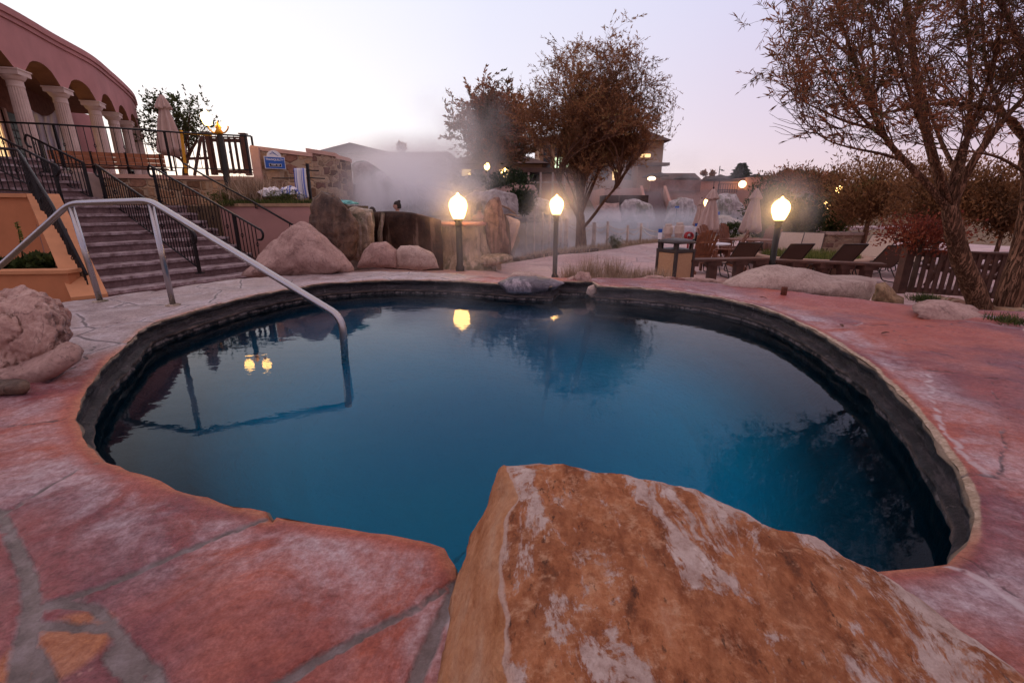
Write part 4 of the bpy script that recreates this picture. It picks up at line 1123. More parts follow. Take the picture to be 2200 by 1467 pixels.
# terrace railing and things on the terrace
TR = [atx(-40, 11.2, TZ + .98), atx(90, 11.5, TZ + .98), atx(250, 12.1, TZ + .98), atx(385, 12.8, TZ + .98), atx(540, 13.45, TZ + .98)]
railing('terrace_railing', TR, 'long black iron railing along the terrace edge', .86, group=None, posts=[1.3, 3.4, 5.2, 6.7], step=.14)
M_WOODB = simple('lit_bench_timber', (.36, .14, .07), .7, 0, .3, 8, .3)  # warm light falling on the terrace bench is put into this colour
M_WOODR = simple('red_brown_timber', (.19, .075, .045), .7, 0, .3, 8, .3)
M_WOODD = simple('dark_brown_timber', (.10, .045, .032), .7, 0, .35, 8, .3)
def plank_bench(a, b, label):
    a = Vector(a); b = Vector(b); d = (b - a).normalized(); nrm_ = Vector((d.y, -d.x, 0)); e = empty('bench', tuple((a + b) / 2), label, 'bench')
    for i, z in enumerate((.50, .615, .73)):
        bm = B(); beam(bm, a + Vector((0, 0, z)), b + Vector((0, 0, z)), .035, .108); obj('back_slat', bm, M_WOODB, e)
    bm = B(); beam(bm, a + nrm_ * -.22 + Vector((0, 0, .42)), b + nrm_ * -.22 + Vector((0, 0, .42)), .40, .04); obj('seat', bm, M_WOODR, e)
    for s in (.04, .35, .65, .96):
        q = a.lerp(b, s); bm = B(); beam(bm, q, q + Vector((0, 0, .8)), .05, .05); beam(bm, q + Vector((0, 0, .38)), q - nrm_ * .4 + Vector((0, 0, .38)), .05, .05); beam(bm, q - nrm_ * .4, q - nrm_ * .4 + Vector((0, 0, .38)), .05, .05); obj('leg', bm, M_IRON, e)
plank_bench(atx(120, 12.3, TZ - .28), atx(365, 13.4, TZ - .28), 'long red brown plank bench behind the terrace railing')
# closed parasols
M_CANV = simple('beige_canvas', (.50, .36, .32), .9, 0, .10, 5, .2)
def parasol(x, y, z, h, w_, label, lean=0.0, group='closed beige parasols', seed=0, base_r=.22):
    e = empty('parasol', (x, y, z), label, 'parasol', group)
    bm = B(); tube(bm, [(x, y, z), (x + lean, y, z + h)], .022, 8); obj('pole', bm, M_WOODD, e, True)
    bm = B(); lathe(bm, [(.001, z + h + .09), (.02, z + h + .07), (.03, z + h + .03), (.015, z + h)], (x + lean, y, 0), 8); obj('finial', bm, M_IRON, e, True)
    r_ = random.Random(seed)
    def cloth(z0, z1, r0, r1, folds, sag):
        bm = B(); seg = 64; rows = 14; g = []
        ph = [r_.uniform(-.3, .3) for _ in range(folds)]
        for j in range(rows + 1):
            t = j / rows; zz = z1 + (z0 - z1) * t; row = []
            for s in range(seg):
                a = 2 * PI * s / seg; f = math.cos(a * folds / 1.0 + ph[int(s * folds / seg) % folds])
                rr = (r1 + (r0 - r1) * t ** .85) * (1 + .22 * f * min(1, t * 2 + .15)) + fbm(Vector((a * 2, zz * 2, seed)), 2) * .015
                dz = sag * (f * .5 + .5 * math.sin(a * 2 + seed)) * t
                row.append(bm.verts.new((x + lean * ((zz - z) / h) + math.cos(a) * rr, y + math.sin(a) * rr, zz + dz)))
            g.append(row)
        for j in range(rows):
            for s in range(seg): bm.faces.new((g[j][s], g[j][(s + 1) % seg], g[j + 1][(s + 1) % seg], g[j + 1][s]))
        bm.faces.new(g[0][::-1]); bm.faces.new(g[-1]); fix_normals(bm)
        return bm
    obj('canopy', cloth(z + h * .38, z + h - .10, w_ / 2, .05, 8, .09), M_CANV, e, True)
    obj('top_vent', cloth(z + h * .86, z + h + .01, w_ * .30, .035, 8, .04), M_CANV, e, True)
    bm = B(); lathe(bm, [(base_r, z), (base_r, z + .05), (base_r * .4, z + .08), (.04, z + .25)], (x, y, 0), 16); obj('base', bm, M_IRON, e, True)
    return e
p = at(365, 300, 14.2); parasol(p.x, p.y, TZ - .3, at(343, 205, 14.2).z - TZ + .3, .62, 'closed beige parasol on the upper terrace against the sky', group=None, seed=2)
# timber gate and wood frames on the terrace
def picket(a, b, h, label, name='picket_fence', n=12, mat=None, z=None, post=True, cat='fence', group=None):
    a = Vector(a); b = Vector(b); mat = mat or M_WOODD
    e = empty(name, tuple(a), label, cat, group); d = b - a
    for t in (.10, .92):
        bm = B(); beam(bm, a + Vector((0, 0, h * t)), b + Vector((0, 0, h * t)), .05, .09); obj('rail', bm, mat, e)
    bm = B(); beam(bm, a + Vector((0, 0, h * 1.0)) - d.normalized() * .03, b + Vector((0, 0, h * 1.0)) + d.normalized() * .03, .12, .03); obj('top_board', bm, mat, e)
    for i in range(n):
        q = a + d * ((i + .5) / n); bm = B(); beam(bm, q + Vector((0, -.03, .04)), q + Vector((0, -.03, h * .985)), .07, .02, (0, 1, 0)); obj('picket', bm, mat, e)
    if post:
        for q in (a, b):
            bm = B(); box(bm, q + Vector((0, 0, h * .54)), (.13, .13, h * 1.08)); box(bm, q + Vector((0, 0, h * 1.10)), (.19, .19, .03)); obj('post', bm, mat, e)
    return e
p0_ = atx(462, 13.7, TZ); p1_ = atx(536, 13.9, TZ)
picket(p0_, p1_, 1.0, 'brown slatted timber screen on the terrace beside the stone wall', n=6, name='timber_screen')
e = empty('leaning_frame', tuple(atx(425, 13.9, TZ)), 'brown timber trestle standing behind the terrace railing', 'trestle')
for x0, x1 in ((418, 432), (446, 436)):
    bm = B(); beam(bm, atx(x0, 13.9, TZ), atx(x1, 14.0, TZ + 1.05), .05, .07); obj('leg', bm, M_WOODD, e)
bm = B(); beam(bm, atx(400, 13.9, TZ + .45), atx(455, 14.0, TZ + .48), .05, .07); obj('crossbar', bm, M_WOODD, e)
# rail frame; the lamp's light is put into its yellow colour
M_YELLIT = simple('lamplit_yellow', (.75, .40, .04), .6, 0, .1)
e = empty('lamplit_frame', tuple(atx(400, 12.9, TZ)), 'post and rail frame coloured yellow for lamp light on the terrace edge', 'frame')
bm = B(); beam(bm, atx(400, 12.92, TZ), atx(389, 12.92, TZ + 1.05), .05, .05); obj('post', bm, M_YELLIT, e)
bm = B(); beam(bm, atx(389, 12.92, TZ + .99), atx(455, 13.15, TZ + .96), .03, .04); obj('rail', bm, M_YELLIT, e)

# ------------------------------------------------------------------ free-standing stone wall with sign
e = empty('stone_wall', tuple(atx(640, 13.4, BED_Z)), 'tall sandstone wall with a stepped pink cap behind the planting bed', 'wall')
segs = [((541, 12.6), (668, 13.4), 2.40), ((660, 13.35), (720, 14.0), 2.42), ((716, 13.95), (750, 14.6), 2.34)]
for i, (a, b, zt) in enumerate(segs):
    A = atx(a[0], a[1], zt); Bq = atx(b[0], b[1], zt); ww = Vector((-.08, .36, 0))
    zt2 = zt - (0 if i != 1 else 0)
    face_wall('stonework', [Vector((A.x, A.y, .2)), Vector((A.x, A.y, zt - .1)), Vector((Bq.x, Bq.y, zt - .1 - (.06 if i else .1))), Vector((Bq.x, Bq.y, .2))], ww, M_MASON if i == 0 else M_MASON2, e)
    up_ = Vector((0, -.04, 0))
    face_wall('cap', [Vector((A.x - .03, A.y - .04, zt - .098)), Vector((A.x - .03, A.y - .04, zt)), Vector((Bq.x + .02, Bq.y - .04, zt - (.06 if i else .1))), Vector((Bq.x + .02, Bq.y - .04, zt - .098 - (.06 if i else .1)))], ww + Vector((0, .08, 0)), M_PINKCAP, e)
# plastered left end of that wall
A = atx(541, 12.55, 2.4); face_wall('plaster_end', [Vector((A.x - .06, A.y - .03, .2)), Vector((A.x - .06, A.y - .03, 2.36)), Vector((A.x + .14, A.y + .03, 2.36)), Vector((A.x + .10, A.y + .03, .2))], (-.1, .45, 0), M_PINKCAP, e)

def text_mesh(s, size, mat, M, name, parent, extrude=.002, bold=0.0, align='CENTER'):
    cu = bpy.data.curves.new('t', 'FONT'); cu.body = s; cu.size = size; cu.extrude = extrude; cu.align_x = align; cu.align_y = 'CENTER'; cu.offset = bold
    ob = bpy.data.objects.new('t', cu); COL.objects.link(ob)
    bpy.context.view_layer.update()
    me = bpy.data.meshes.new_from_object(ob.evaluated_get(bpy.context.evaluated_depsgraph_get()))
    COL.objects.unlink(ob); bpy.data.objects.remove(ob)
    bm = B(); bm.from_mesh(me); bpy.data.meshes.remove(me); bm.transform(M)
    return obj(name, bm, mat, parent)
M_BLUE = simple('sign_blue', (.02, .10, .42), .45, 0, .05, 3, 0)
M_WHITE = simple('sign_white', (.75, .75, .78), .5, 0, .03, 3, 0)
sa = at(570, 345, 12.68); sb = at(607, 347, 12.94)
sc_ = (sa + sb) / 2; sx = (sb - sa); sw = sx.length; xd = sx.normalized(); yd = Vector((0, 0, 1)); zd = xd.cross(yd)
xd = Vector((xd.x, xd.y, 0)).normalized(); zd = xd.cross(yd).normalized()
sc_ = sc_ + zd * .06; sc_.z = at(588, 347, 12.8).z
MS = Matrix(((xd.x, yd.x, zd.x, sc_.x), (xd.y, yd.y, zd.y, sc_.y), (xd.z, yd.z, zd.z, sc_.z), (0, 0, 0, 1)))
e = empty('pool_sign', tuple(sc_), 'blue and white pool name sign with a rounded top on the stone wall', 'sign')
def panel(w0_, w1_, y0, y1, th, z0, mat, name):
    bm = B(); slab(bm, [MS @ Vector(q) for q in ((-w0_ / 2, y0, z0), (w0_ / 2, y0, z0), (w1_ / 2, y1, z0), (-w1_ / 2, y1, z0))], zd * th); fix_normals(bm); return obj(name, bm, mat, e)
panel(.50, .50, -.19, .11, .02, 0, M_WHITE, 'border'); panel(.47, .47, -.175, .095, .006, .0205, M_BLUE, 'panel')
bm = B(); arc = [MS @ Vector((.175 * math.cos(a), .11 + .155 * math.sin(a), 0)) for a in [PI * i / 20 for i in range(21)]]; slab(bm, arc, zd * .02); fix_normals(bm); obj('arch_top', bm, M_WHITE, e)
text_mesh('TRANQUILITY', .068, M_WHITE, MS @ Matrix.Translation((0, .035, .027)), 'lettering', e, bold=.0012)
panel(.30, .30, -.135, -.06, .004, .0268, M_WHITE, 'temperature_frame'); panel(.28, .28, -.128, -.067, .003, .0310, simple('black_plate', (.01, .01, .015), .4), 'temperature_plate')
text_mesh('TEMP 107', .05, M_WHITE, MS @ Matrix.Translation((0, -.097, .0345)), 'lettering', e, bold=.001)
bm = B()
for sgn, y0 in ((1, .19), (1, .15), (1, .165)):
    pass
tube(bm, [MS @ Vector((x_ * .1 - .1, .165 + .03 * math.sin(x_ * 2.2), .022)) for x_ in [i * .2 for i in range(11)]], .006, 5)
tube(bm, [MS @ Vector((x_ * .06 - .05, .205 + .02 * math.sin(x_ * 2.6 + 1), .022)) for x_ in [i * .2 for i in range(9)]], .006, 5)
obj('emblem', bm, M_BLUE, e)

# towel rack with towels
M_TOWEL = None
k = N('striped_towel'); sx_ = k.n('ShaderNodeSeparateXYZ'); k.l(k.tc, sx_.inputs[0])
st = k.ramp(k.math('FRACT', k.math('MULTIPLY', sx_.outputs[0], 5.5)), [(0, (.75, .74, .76)), (.38, (.75, .74, .76)), (.40, (.10, .14, .50)), (.52, (.10, .14, .50)), (.54, (.75, .74, .76)), (.66, (.75, .74, .76)), (.68, (.18, .24, .6)), (.86, (.18, .24, .6)), (.88, (.75, .74, .76))], 'CONSTANT')
k.color(st); k.bump(k.noise(80, 3), .4, .004); M_TOWEL = k.set(.95, 0, .1)
pr = at(666, 420, 12.0); rp = at(660, 352, 12.0)
e = empty('towel_rack', tuple(pr), 'dark metal towel stand with horizontal arms in the planting bed', 'towel rack')
bm = B(); beam(bm, (pr.x, pr.y, BED_Z - .1), rp, .06, .06); obj('post', bm, M_IRON, e)
for (x0, y0), (x1, y1) in (((661, 366), (685, 367)), ((661, 382), (698, 384)), ((584, 383), (661, 383)), ((630, 368), (661, 367))):
    bm = B(); tube(bm, [at(x0, y0, 12.0), at(x1, y1, 12.0)], .014, 6); obj('arm', bm, M_IRON, e, True)
def cloth_drape(name, pts_fn, nx, ny, mat, label, cat, group=None):
    bm = B(); g = [[bm.verts.new(pts_fn(i / nx, j / ny)) for i in range(nx + 1)] for j in range(ny + 1)]
    for j in range(ny):
        for i in range(nx): bm.faces.new((g[j][i], g[j][i + 1], g[j + 1][i + 1], g[j + 1][i]))
    o = obj(name, bm, mat, None, True); m = o.modifiers.new('t', 'SOLIDIFY'); m.thickness = .012; return tag(o, label, cat, group)
ta = at(632, 362, 11.98); tb = at(657, 362, 11.98)
cloth_drape('towel', lambda s, t: Vector((ta.x + (tb.x - ta.x) * s, 11.95 - .04 * math.sin(t * PI) + .025 * math.sin(s * 14), ta.z - t * (.72 + .03 * math.sin(s * 5)))), 20, 14, M_TOWEL, 'blue and white striped towel hanging on the towel stand', 'towel')
def heap(name, px, Y, w_, h_, mat, label, seed):
    c = at(px[0], px[1], Y)
    bm = B(); bmesh.ops.create_icosphere(bm, subdivisions=4, radius=1)
    for v in bm.verts:
        d = v.co.copy(); q = 1 + fbm(d * 2.2 + Vector((seed, 0, 0)), 5) * .4
        v.co = Vector((c.x + d.x * w_ * q, c.y + d.y * w_ * .6 * q, c.z + max(-.3, d.z) * h_ * q))
    return tag(obj(name, bm, mat, None, True), label, 'towel')
heap('towel', (585, 418), 11.5, .26, .16, simple('white_towel', (.72, .70, .72), .95), 'crumpled white towel lying on the low shrubs', 1)
heap('towel', (622, 414), 11.55, .22, .13, M_TOWEL, 'crumpled blue striped towel lying beside the towel stand', 5)
heap('towel', (740, 437), 8.6, .22, .05, simple('teal_towel', (.22, .55, .52), .95), 'teal towel thrown over the top of the dark boulder', 9)
# ------------------------------------------------------------------ raised soaking pool
SPZ = .62
k = N('crusted_bank'); k.color(k.ramp(k.noise(2.5, 8, .7), [(.3, (.16, .11, .08)), (.5, (.32, .23, .18)), (.7, (.46, .36, .31))])); k.bump(k.noise(5, 8, .7), 1, .06); M_BANK = k.set(.7, 0, .3)
SP = [(-3.75, 9.5), (-3.0, 9.35), (-2.0, 9.2), (-1.35, 9.5), (-.55, 9.9), (-.1, 10.6), (-.2, 12.6), (-1.5, 15), (-5.5, 15.5), (-5.8, 12.4), (-4.4, 10.6)]
bm = B(); prism(bm, [( -3.6, 9.7), (-2.0, 9.45), (-.9, 10.2), (-.25, 10.7), (-.35, 12.5), (-1.6, 15), (-5.4, 15.5), (-5.8, 12.4), (-4.3, 10.7)], -.8, SPZ - .05)
tag(obj('soaking_pool_bank', bm, M_BANK), kind='structure')
bm = B(); tri_mesh(bm, [(-3.65, 9.6), (-2.0, 9.4), (-.9, 10.1), (-.2, 10.7), (-.3, 12.6), (-1.5, 15.1), (-5.5, 15.6), (-5.9, 12.4), (-4.3, 10.6)], [], [], lambda x, y: SPZ)
dl = bm.verts.layers.float.new('depth')
for v in bm.verts: v[dl] = 1.0
tag(obj('soaking_pool_water', bm, M_FARW), kind='structure')
# dark curved wall
e = empty('soaking_pool_wall', tuple(atx(870, 9.1, -.4)), 'dark brown curved wall of the raised soaking pool with mineral streaks', 'wall')
k = N('dark_streaked_wall')
c = k.ramp(k.noise(4, 8, .7), [(.3, (.018, .009, .006)), (.6, (.07, .034, .022)), (.75, (.14, .07, .04))])
st = k.noise(2.2, 6, .6, vec=k.mapping((2.4, 2.4, .25)))
c = k.mix(k.ramp(st, [(.56, 0), (.66, .7)]), c, (.24, .16, .12)); k.color(c); k.bump(k.noise(9, 8, .7), .9, .03); M_DWALL = k.set(.7, 0, .25)
wp = [(800, 9.5, 457), (830, 9.25, 456), (870, 9.1, 458), (905, 9.05, 464), (948, 9.1, 475)]
pl = smooth_path([at(px_, y_, Y_) for px_, Y_, y_ in wp], 10)
bm = B(); prev = None
for i, p in enumerate(pl):
    a = pl[max(0, i - 1)]; b = pl[min(len(pl) - 1, i + 1)]; t = Vector((b.x - a.x, b.y - a.y, 0)).normalized(); nn = Vector((-t.y, t.x, 0))
    cur = []
    for j in range(13):
        z = -.6 + (p.z + .6) * j / 12; q = fbm(Vector((p.x * 4, z * 4, 3)), 4) * .03; cur.append(bm.verts.new((p.x - nn.x * (q + .0), p.y - nn.y * q, z)))
    cur.append(bm.verts.new((p.x + nn.x * .12, p.y + nn.y * .12, p.z + .02))); cur.append(bm.verts.new((p.x + nn.x * .32, p.y + nn.y * .32, p.z - .01))); cur.append(bm.verts.new((p.x + nn.x * .34, p.y + nn.y * .34, -.6)))
    if prev:
        for s in range(len(cur)): bm.faces.new((prev[s], cur[s], cur[(s + 1) % len(cur)], prev[(s + 1) % len(cur)]))
    else: bm.faces.new(cur)
    prev = cur
bm.faces.new(prev[::-1]); fix_normals(bm); obj('wall_face', bm, M_DWALL, e, True)
# drip column between wall panels
bm = B(); tube(bm, [at(818, 530, 9.25) + Vector((0, 0, -.2)), at(816, 500, 9.27), at(822, 470, 9.28), at(824, 458, 9.3)], [.06, .05, .04, .05], 8); obj('mineral_drip', bm, M_MINERAL, e, True)
# pedestal with red cap
pc = at(992, 478, 9.75)
e = empty('mineral_pedestal', (pc.x, pc.y, -.45), 'round pedestal of dripping mineral crust with a red flagstone cap behind the nearest lamp post', 'pedestal')
bm = B(); seg = 72; rows = 30; g = []
for j in range(rows + 1):
    t = j / rows; z = -.5 + (pc.z - .05 + .5) * t; rr = .47 + .20 * (1 - t) ** 3 + .03 * math.sin(t * 9)
    row = []
    for s in range(seg):
        a = 2 * PI * s / seg; q = 1 + fbm(Vector((math.cos(a) * 3, math.sin(a) * 3, z * .8)), 4) * .16 + .05 * (abs(math.sin(a * 9 + fbm(Vector((a, z, 0)), 2) * 3))) * (1 - t * .6)
        row.append(bm.verts.new((pc.x + math.cos(a) * rr * q * 1.05, pc.y + math.sin(a) * rr * q, z)))
    g.append(row)
for j in range(rows):
    for s in range(seg): bm.faces.new((g[j][s], g[j][(s + 1) % seg], g[j + 1][(s + 1) % seg], g[j + 1][s]))
bm.faces.new(g[-1]); obj('crusted_body', bm, M_MINERAL, e, True)
bm = B(); lathe(bm, [(.44, pc.z - .07), (.56, pc.z - .05), (.57, pc.z - .01), (.54, pc.z + .01), (.2, pc.z + .02)], (pc.x, pc.y, 0), 40)
for v in bm.verts: v.co.x += fbm(v.co * 5, 3) * .03; v.co.y += fbm(v.co * 5 + Vector((3, 3, 3)), 3) * .03
obj('cap', bm, M_REDCAP, e, True)
rock('mineral_apron', [(945, 585), (940, 560), (960, 548), (1000, 552), (1050, 545), (1085, 545), (1108, 552), (1105, 562), (1060, 575), (1010, 586)], 9.35, .7, M_MINERAL, 'low spill of pale mineral crust at the foot of the pedestal', 'rock', rough=.05, seed=71, power=2.2)
for i, (x, y0, y1) in enumerate([(1050, 480, 560), (1063, 470, 560), (1032, 490, 555)]):
    pass
rock('stump_root', [(1020, 560), (1024, 500), (1028, 484), (1040, 482), (1046, 520), (1060, 562)], 9.5, .25, M_MINERAL, 'fluted mineral root flaring from the right side of the pedestal', 'rock', sub=4, rough=.06, seed=74)
rock('stump_root', [(1084, 556), (1080, 470), (1086, 462), (1094, 480), (1098, 520), (1100, 556)], 9.75, .25, M_DARKR, 'thin dark splinter of rock between the upright rock and the leaning rock', 'rock', sub=4, rough=.06, seed=77)
bm = B()
for a, b in (((1078, 442), (1110, 462)), ((1080, 462), (1116, 466)), ((1084, 466), (1100, 474))):
    tube(bm, [at(a[0], a[1], 10.2), at((a[0] + b[0]) / 2, (a[1] + b[1]) / 2 - 3, 10.2), at(b[0], b[1], 10.3)], [.02, .018, .008], 6)
tag(obj('dead_branch', bm, simple('dry_wood', (.30, .20, .15), .85), None, True), 'dry forked branch lying over the rocks at the lake edge', 'branch')

# travertine mound behind the steam and rocks on the bank
rock('travertine_mound', [(752, 480), (750, 350), (762, 340), (782, 340), (800, 350), (812, 368), (838, 382), (880, 390), (930, 400), (970, 408), (990, 425), (1004, 450), (1008, 490)], 16.5, 3.2, M_TRAV, 'huge pale travertine mound rising behind the steaming soaking pool', 'rock formation', rough=.05, seed=81, power=2.4, fs=.9)
for i, (pxs, Y, m, lab) in enumerate([
    ([(990, 480), (995, 430), (1020, 410), (1060, 405), (1100, 420), (1115, 445), (1110, 470)], 19, M_TRAV, 'grey rock outcrop between the travertine mound and the lake'),
    ([(1100, 480), (1110, 440), (1140, 425), (1190, 432), (1220, 452), (1225, 478)], 30, M_TRAV, 'low brown rocky bank behind the second lamp post'),
    ([(1050, 430), (1060, 405), (1100, 396), (1150, 398), (1160, 425)], 26, M_BOULD, 'brown ledge rock below the dark evergreen bushes')]):
    rock('bank_rock', pxs, Y, 3, m, lab, 'rock', rough=.07, seed=90 + i, power=2.6, fs=1.0)

# ------------------------------------------------------------------ globe lamps
M_GLOBE = emis('lamp_globe_glow', (1.0, .56, .17), 13.0)
M_POST = simple('dark_green_post', (.030, .026, .022), .45, .4, .3, 8, .1)
GL = [(.055, 0), (.095, .02), (.125, .08), (.155, .17), (.168, .24), (.160, .30), (.130, .36), (.075, .405), (.035, .43), (.022, .455), (.008, .475)]
def lamp(px, ytop, ybase, Y, zb_, label, s=1.0, lean=0):
    top = at(px[0], ytop, Y); b = Vector((atx(px[1], Y, zb_).x, Y, zb_)) if px[1] else Vector((top.x, Y, zb_))
    b.x = top.x = (top.x + b.x) / 2
    e = empty('lamp_post', tuple(b), label, 'lamp', 'globe lamp posts')
    H = top.z - .475 * s
    bm = B(); lathe(bm, [(.085 * s, b.z), (.085 * s, b.z + .12), (.060 * s, b.z + .16), (.060 * s, H - .14), (.045 * s, H - .12)], (b.x, b.y, 0), 20, flute=0); obj('post', bm, M_POST, e, True)
    bm = B(); lathe(bm, [(.050 * s, H - .14), (.075 * s, H - .10), (.060 * s, H - .06), (.085 * s, H - .02), (.085 * s, H + .012)], (b.x, b.y, 0), 20); obj('collar', bm, M_POST, e, True)
    bm = B(); lathe(bm, [(r * s, H + z * s) for r, z in GL], (b.x, b.y, 0), 24); obj('globe', bm, M_GLOBE, e, True)
    return e
lamp((984, 988), 414, 583, 9.0, -.36, 'nearest lit globe lamp post standing in front of the mineral pedestal', 1.03)
lamp((1198, 1190), 418, 600, 9.9, -.66, 'lit globe lamp post on the path in front of the willow by the lake', .86)
lamp((1679, 1655), 422, 580, 9.6, -.62, 'lit globe lamp post between the beige loungers and the round planter', 1.0)
lamp((1518, 1512), 424, 0, 19.0, -.7, 'small distant lit globe lamp behind the open parasol pair', .80)
# three-globe lamp in the planting bed
tb_ = atx(487, 11.9, BED_Z - .05); tt = at(460, 268, 11.9)
e = empty('lamp_post', tuple(tb_), 'dark post with two glowing globes on arms coloured gold for their glow in front of the terrace', 'lamp', None)
M_GOLDLIT = simple('lamplit_gold', (.80, .42, .05), .35, .8, .1)  # globe light on finial and arms is painted as this gold
tb_.x = tt.x = (tb_.x * .3 + tt.x * .7) + .1
bm = B(); lathe(bm, [(.11, tb_.z), (.11, tb_.z + .2), (.075, tb_.z + .3), (.065, tt.z - .25), (.06, tt.z - .2)], (tb_.x, 11.9, 0), 16); obj('post', bm, M_POST, e, True)
bm = B(); lathe(bm, [(.06, tt.z - .22), (.10, tt.z - .18), (.05, tt.z - .10), (.07, tt.z - .06), (.03, tt.z), (.005, tt.z + .09)], (tt.x, 11.9, 0), 12); obj('finial', bm, M_GOLDLIT, e, True)
for sgn in (-1, 1):
    bm = B(); tube(bm, smooth_path([Vector((tt.x, 11.9, tt.z - .14)), Vector((tt.x + sgn * .12, 11.9, tt.z - .18)), Vector((tt.x + sgn * .22, 11.9, tt.z - .10)), Vector((tt.x + sgn * .24, 11.9, tt.z - .02))], 5), .018, 6); obj('arm', bm, M_GOLDLIT, e, True)
    bm = B(); lathe(bm, [(r * .72, tt.z - .02 + z * .72) for r, z in GL], (tt.x + sgn * .24, 11.9, 0), 20); obj('globe', bm, M_GLOBE, e, True)

# ------------------------------------------------------------------ people in the soaking pool
k = N('skin'); k.color(k.ramp(k.noise(12, 3), [(.3, (.42, .22, .16)), (.7, (.52, .29, .21))])); k.b.inputs['Subsurface Weight'].default_value = .1; M_SKIN = k.set(.5, 0, .4)
k = N('dark_hair'); k.color((.025, .014, .010)); k.bump(k.noise(60, 3, vec=k.mapping((1, 1, .15))), .5, .004); M_HAIR = k.set(.5, 0, .3)
def person(x, y, zhead, face, label, bun=True, s=1.0):
    """bather sitting in the water up to the shoulders; face = direction angle looked at"""
    e = empty('person', (x, y, zhead - .75), label, 'person'); 
    f = Vector((math.cos(face), math.sin(face), 0)); r = Vector((f.y, -f.x, 0)); c = Vector((x, y, zhead))
    def P(a, b, z): return c + (r * a + f * b + Vector((0, 0, z))) * s
    vs = [P(0, -.02, -.72), P(0, -.03, -.55), P(0, -.02, -.36), P(0, -.01, -.24), P(0, .0, -.14), P(0, .01, -.08),
          P(.15, -.01, -.235), P(.22, .03, -.40), P(.16, .18, -.47), P(.08, .24, -.46),
          P(-.15, -.01, -.235), P(-.22, .03, -.40), P(-.13, .17, -.42), P(-.03, .20, -.34),
          P(.10, .05, -.76), P(.12, .42, -.66), P(.12, .46, -1.02), P(-.10, .05, -.76), P(-.12, .42, -.66), P(-.12, .46, -1.02)]
    rad = [.14, .125, .15, .075, .055, .05, .062, .045, .036, .026, .062, .045, .036, .026, .085, .06, .04, .085, .06, .04]
    ed = [(0, 1), (1, 2), (2, 3), (3, 4), (4, 5), (3, 6), (6, 7), (7, 8), (8, 9), (3, 10), (10, 11), (11, 12), (12, 13), (0, 14), (14, 15), (15, 16), (0, 17), (17, 18), (18, 19)]
    me = bpy.data.meshes.new('body'); me.from_pydata([v - Vector(e.location) for v in vs], ed, []); me.update()
    o = bpy.data.objects.new('body', me); COL.objects.link(o)
    sk = o.modifiers.new('s', 'SKIN'); sub = o.modifiers.new('ss', 'SUBSURF'); sub.levels = sub.render_levels = 2
    for i, q in enumerate(me.skin_vertices[0].data): q.radius = (rad[i] * s, rad[i] * s); q.use_root = (i == 0)
    bpy.context.view_layer.update()
    m2_ = bpy.data.meshes.new_from_object(o.evaluated_get(bpy.context.evaluated_depsgraph_get()))
    COL.objects.unlink(o); bpy.data.objects.remove(o)
    bm = B(); bm.from_mesh(m2_); bpy.data.meshes.remove(m2_)
    Ms = Matrix.Translation(Vector(e.location)); bm.transform(Ms)
    # head with brow, nose, chin; ears
    st = bmesh.ops.create_icosphere(bm, subdivisions=4, radius=1)['verts']
    for v in st:
        d = v.co.copy(); a_, b_, z_ = d.x * .074, d.y * .092, d.z * .115
        if z_ < 0: a_ *= 1 - .35 * (-d.z) ** 1.5; b_ *= 1 - .12 * (-d.z)
        if d.y > .75:
            b_ += .020 * math.exp(-((d.x / .16) ** 2 + ((d.z + .12) / .22) ** 2)) - .008 * math.exp(-(((abs(d.x) - .36) / .16) ** 2 + ((d.z - .08) / .12) ** 2)) + .006 * math.exp(-((d.x / .3) ** 2 + ((d.z + .48) / .08) ** 2))
        v.co = P(a_, b_, z_ + .0)
    for sg in (-1, 1):
        st = bmesh.ops.create_icosphere(bm, subdivisions=2, radius=1)['verts']
        for v in st: d = v.co.copy(); v.co = P(sg * .075 + d.x * .008, -.005 + d.y * .016, -.01 + d.z * .03)
    for m in bm.faces: m.smooth = True
    obj('body', bm, M_SKIN, e, True)
    bm = B(); st = bmesh.ops.create_icosphere(bm, subdivisions=4, radius=1)['verts']
    for v in st:
        d = v.co.copy()
        lim = .22 if d.y > .2 else -.5
        zz = max(d.z, lim); v.co = P(d.x * .084, d.y * .100 - .008 - (.012 if d.z < lim else 0), zz * .126 + .004 + fbm(d * 6, 2) * .003)
    if bun:
        st = bmesh.ops.create_icosphere(bm, subdivisions=3, radius=1)['verts']
        for v in st: d = v.co.copy(); v.co = P(d.x * .04, -.06 + d.y * .04, .115 + d.z * .035 + fbm(d * 5, 2) * .004)
    obj('hair', bm, M_HAIR, e, True)
    for sg in (-1, 1):
        bm = B(); st = bmesh.ops.create_icosphere(bm, subdivisions=2, radius=1)['verts']
        for v in st: d = v.co.copy(); v.co = P(sg * .030 + d.x * .011, .080 + d.y * .006, .008 + d.z * .005)
        obj('eye', bm, M_HAIR, e, True)
    return e
q = at(853, 443, 12.2); person(q.x, q.y, q.z, R(205), 'bather with dark hair tied up and bare shoulders above the dark pool wall', True)
q = at(800, 455, 10.6); person(q.x, q.y, q.z - .02, R(100), 'bather with only the top of a dark head showing beside the mineral pillar', False)
q = at(1030, 440, 11.6); person(q.x, q.y, q.z - .07, R(80), 'bather seen from behind beside the splintered upright rock', False)

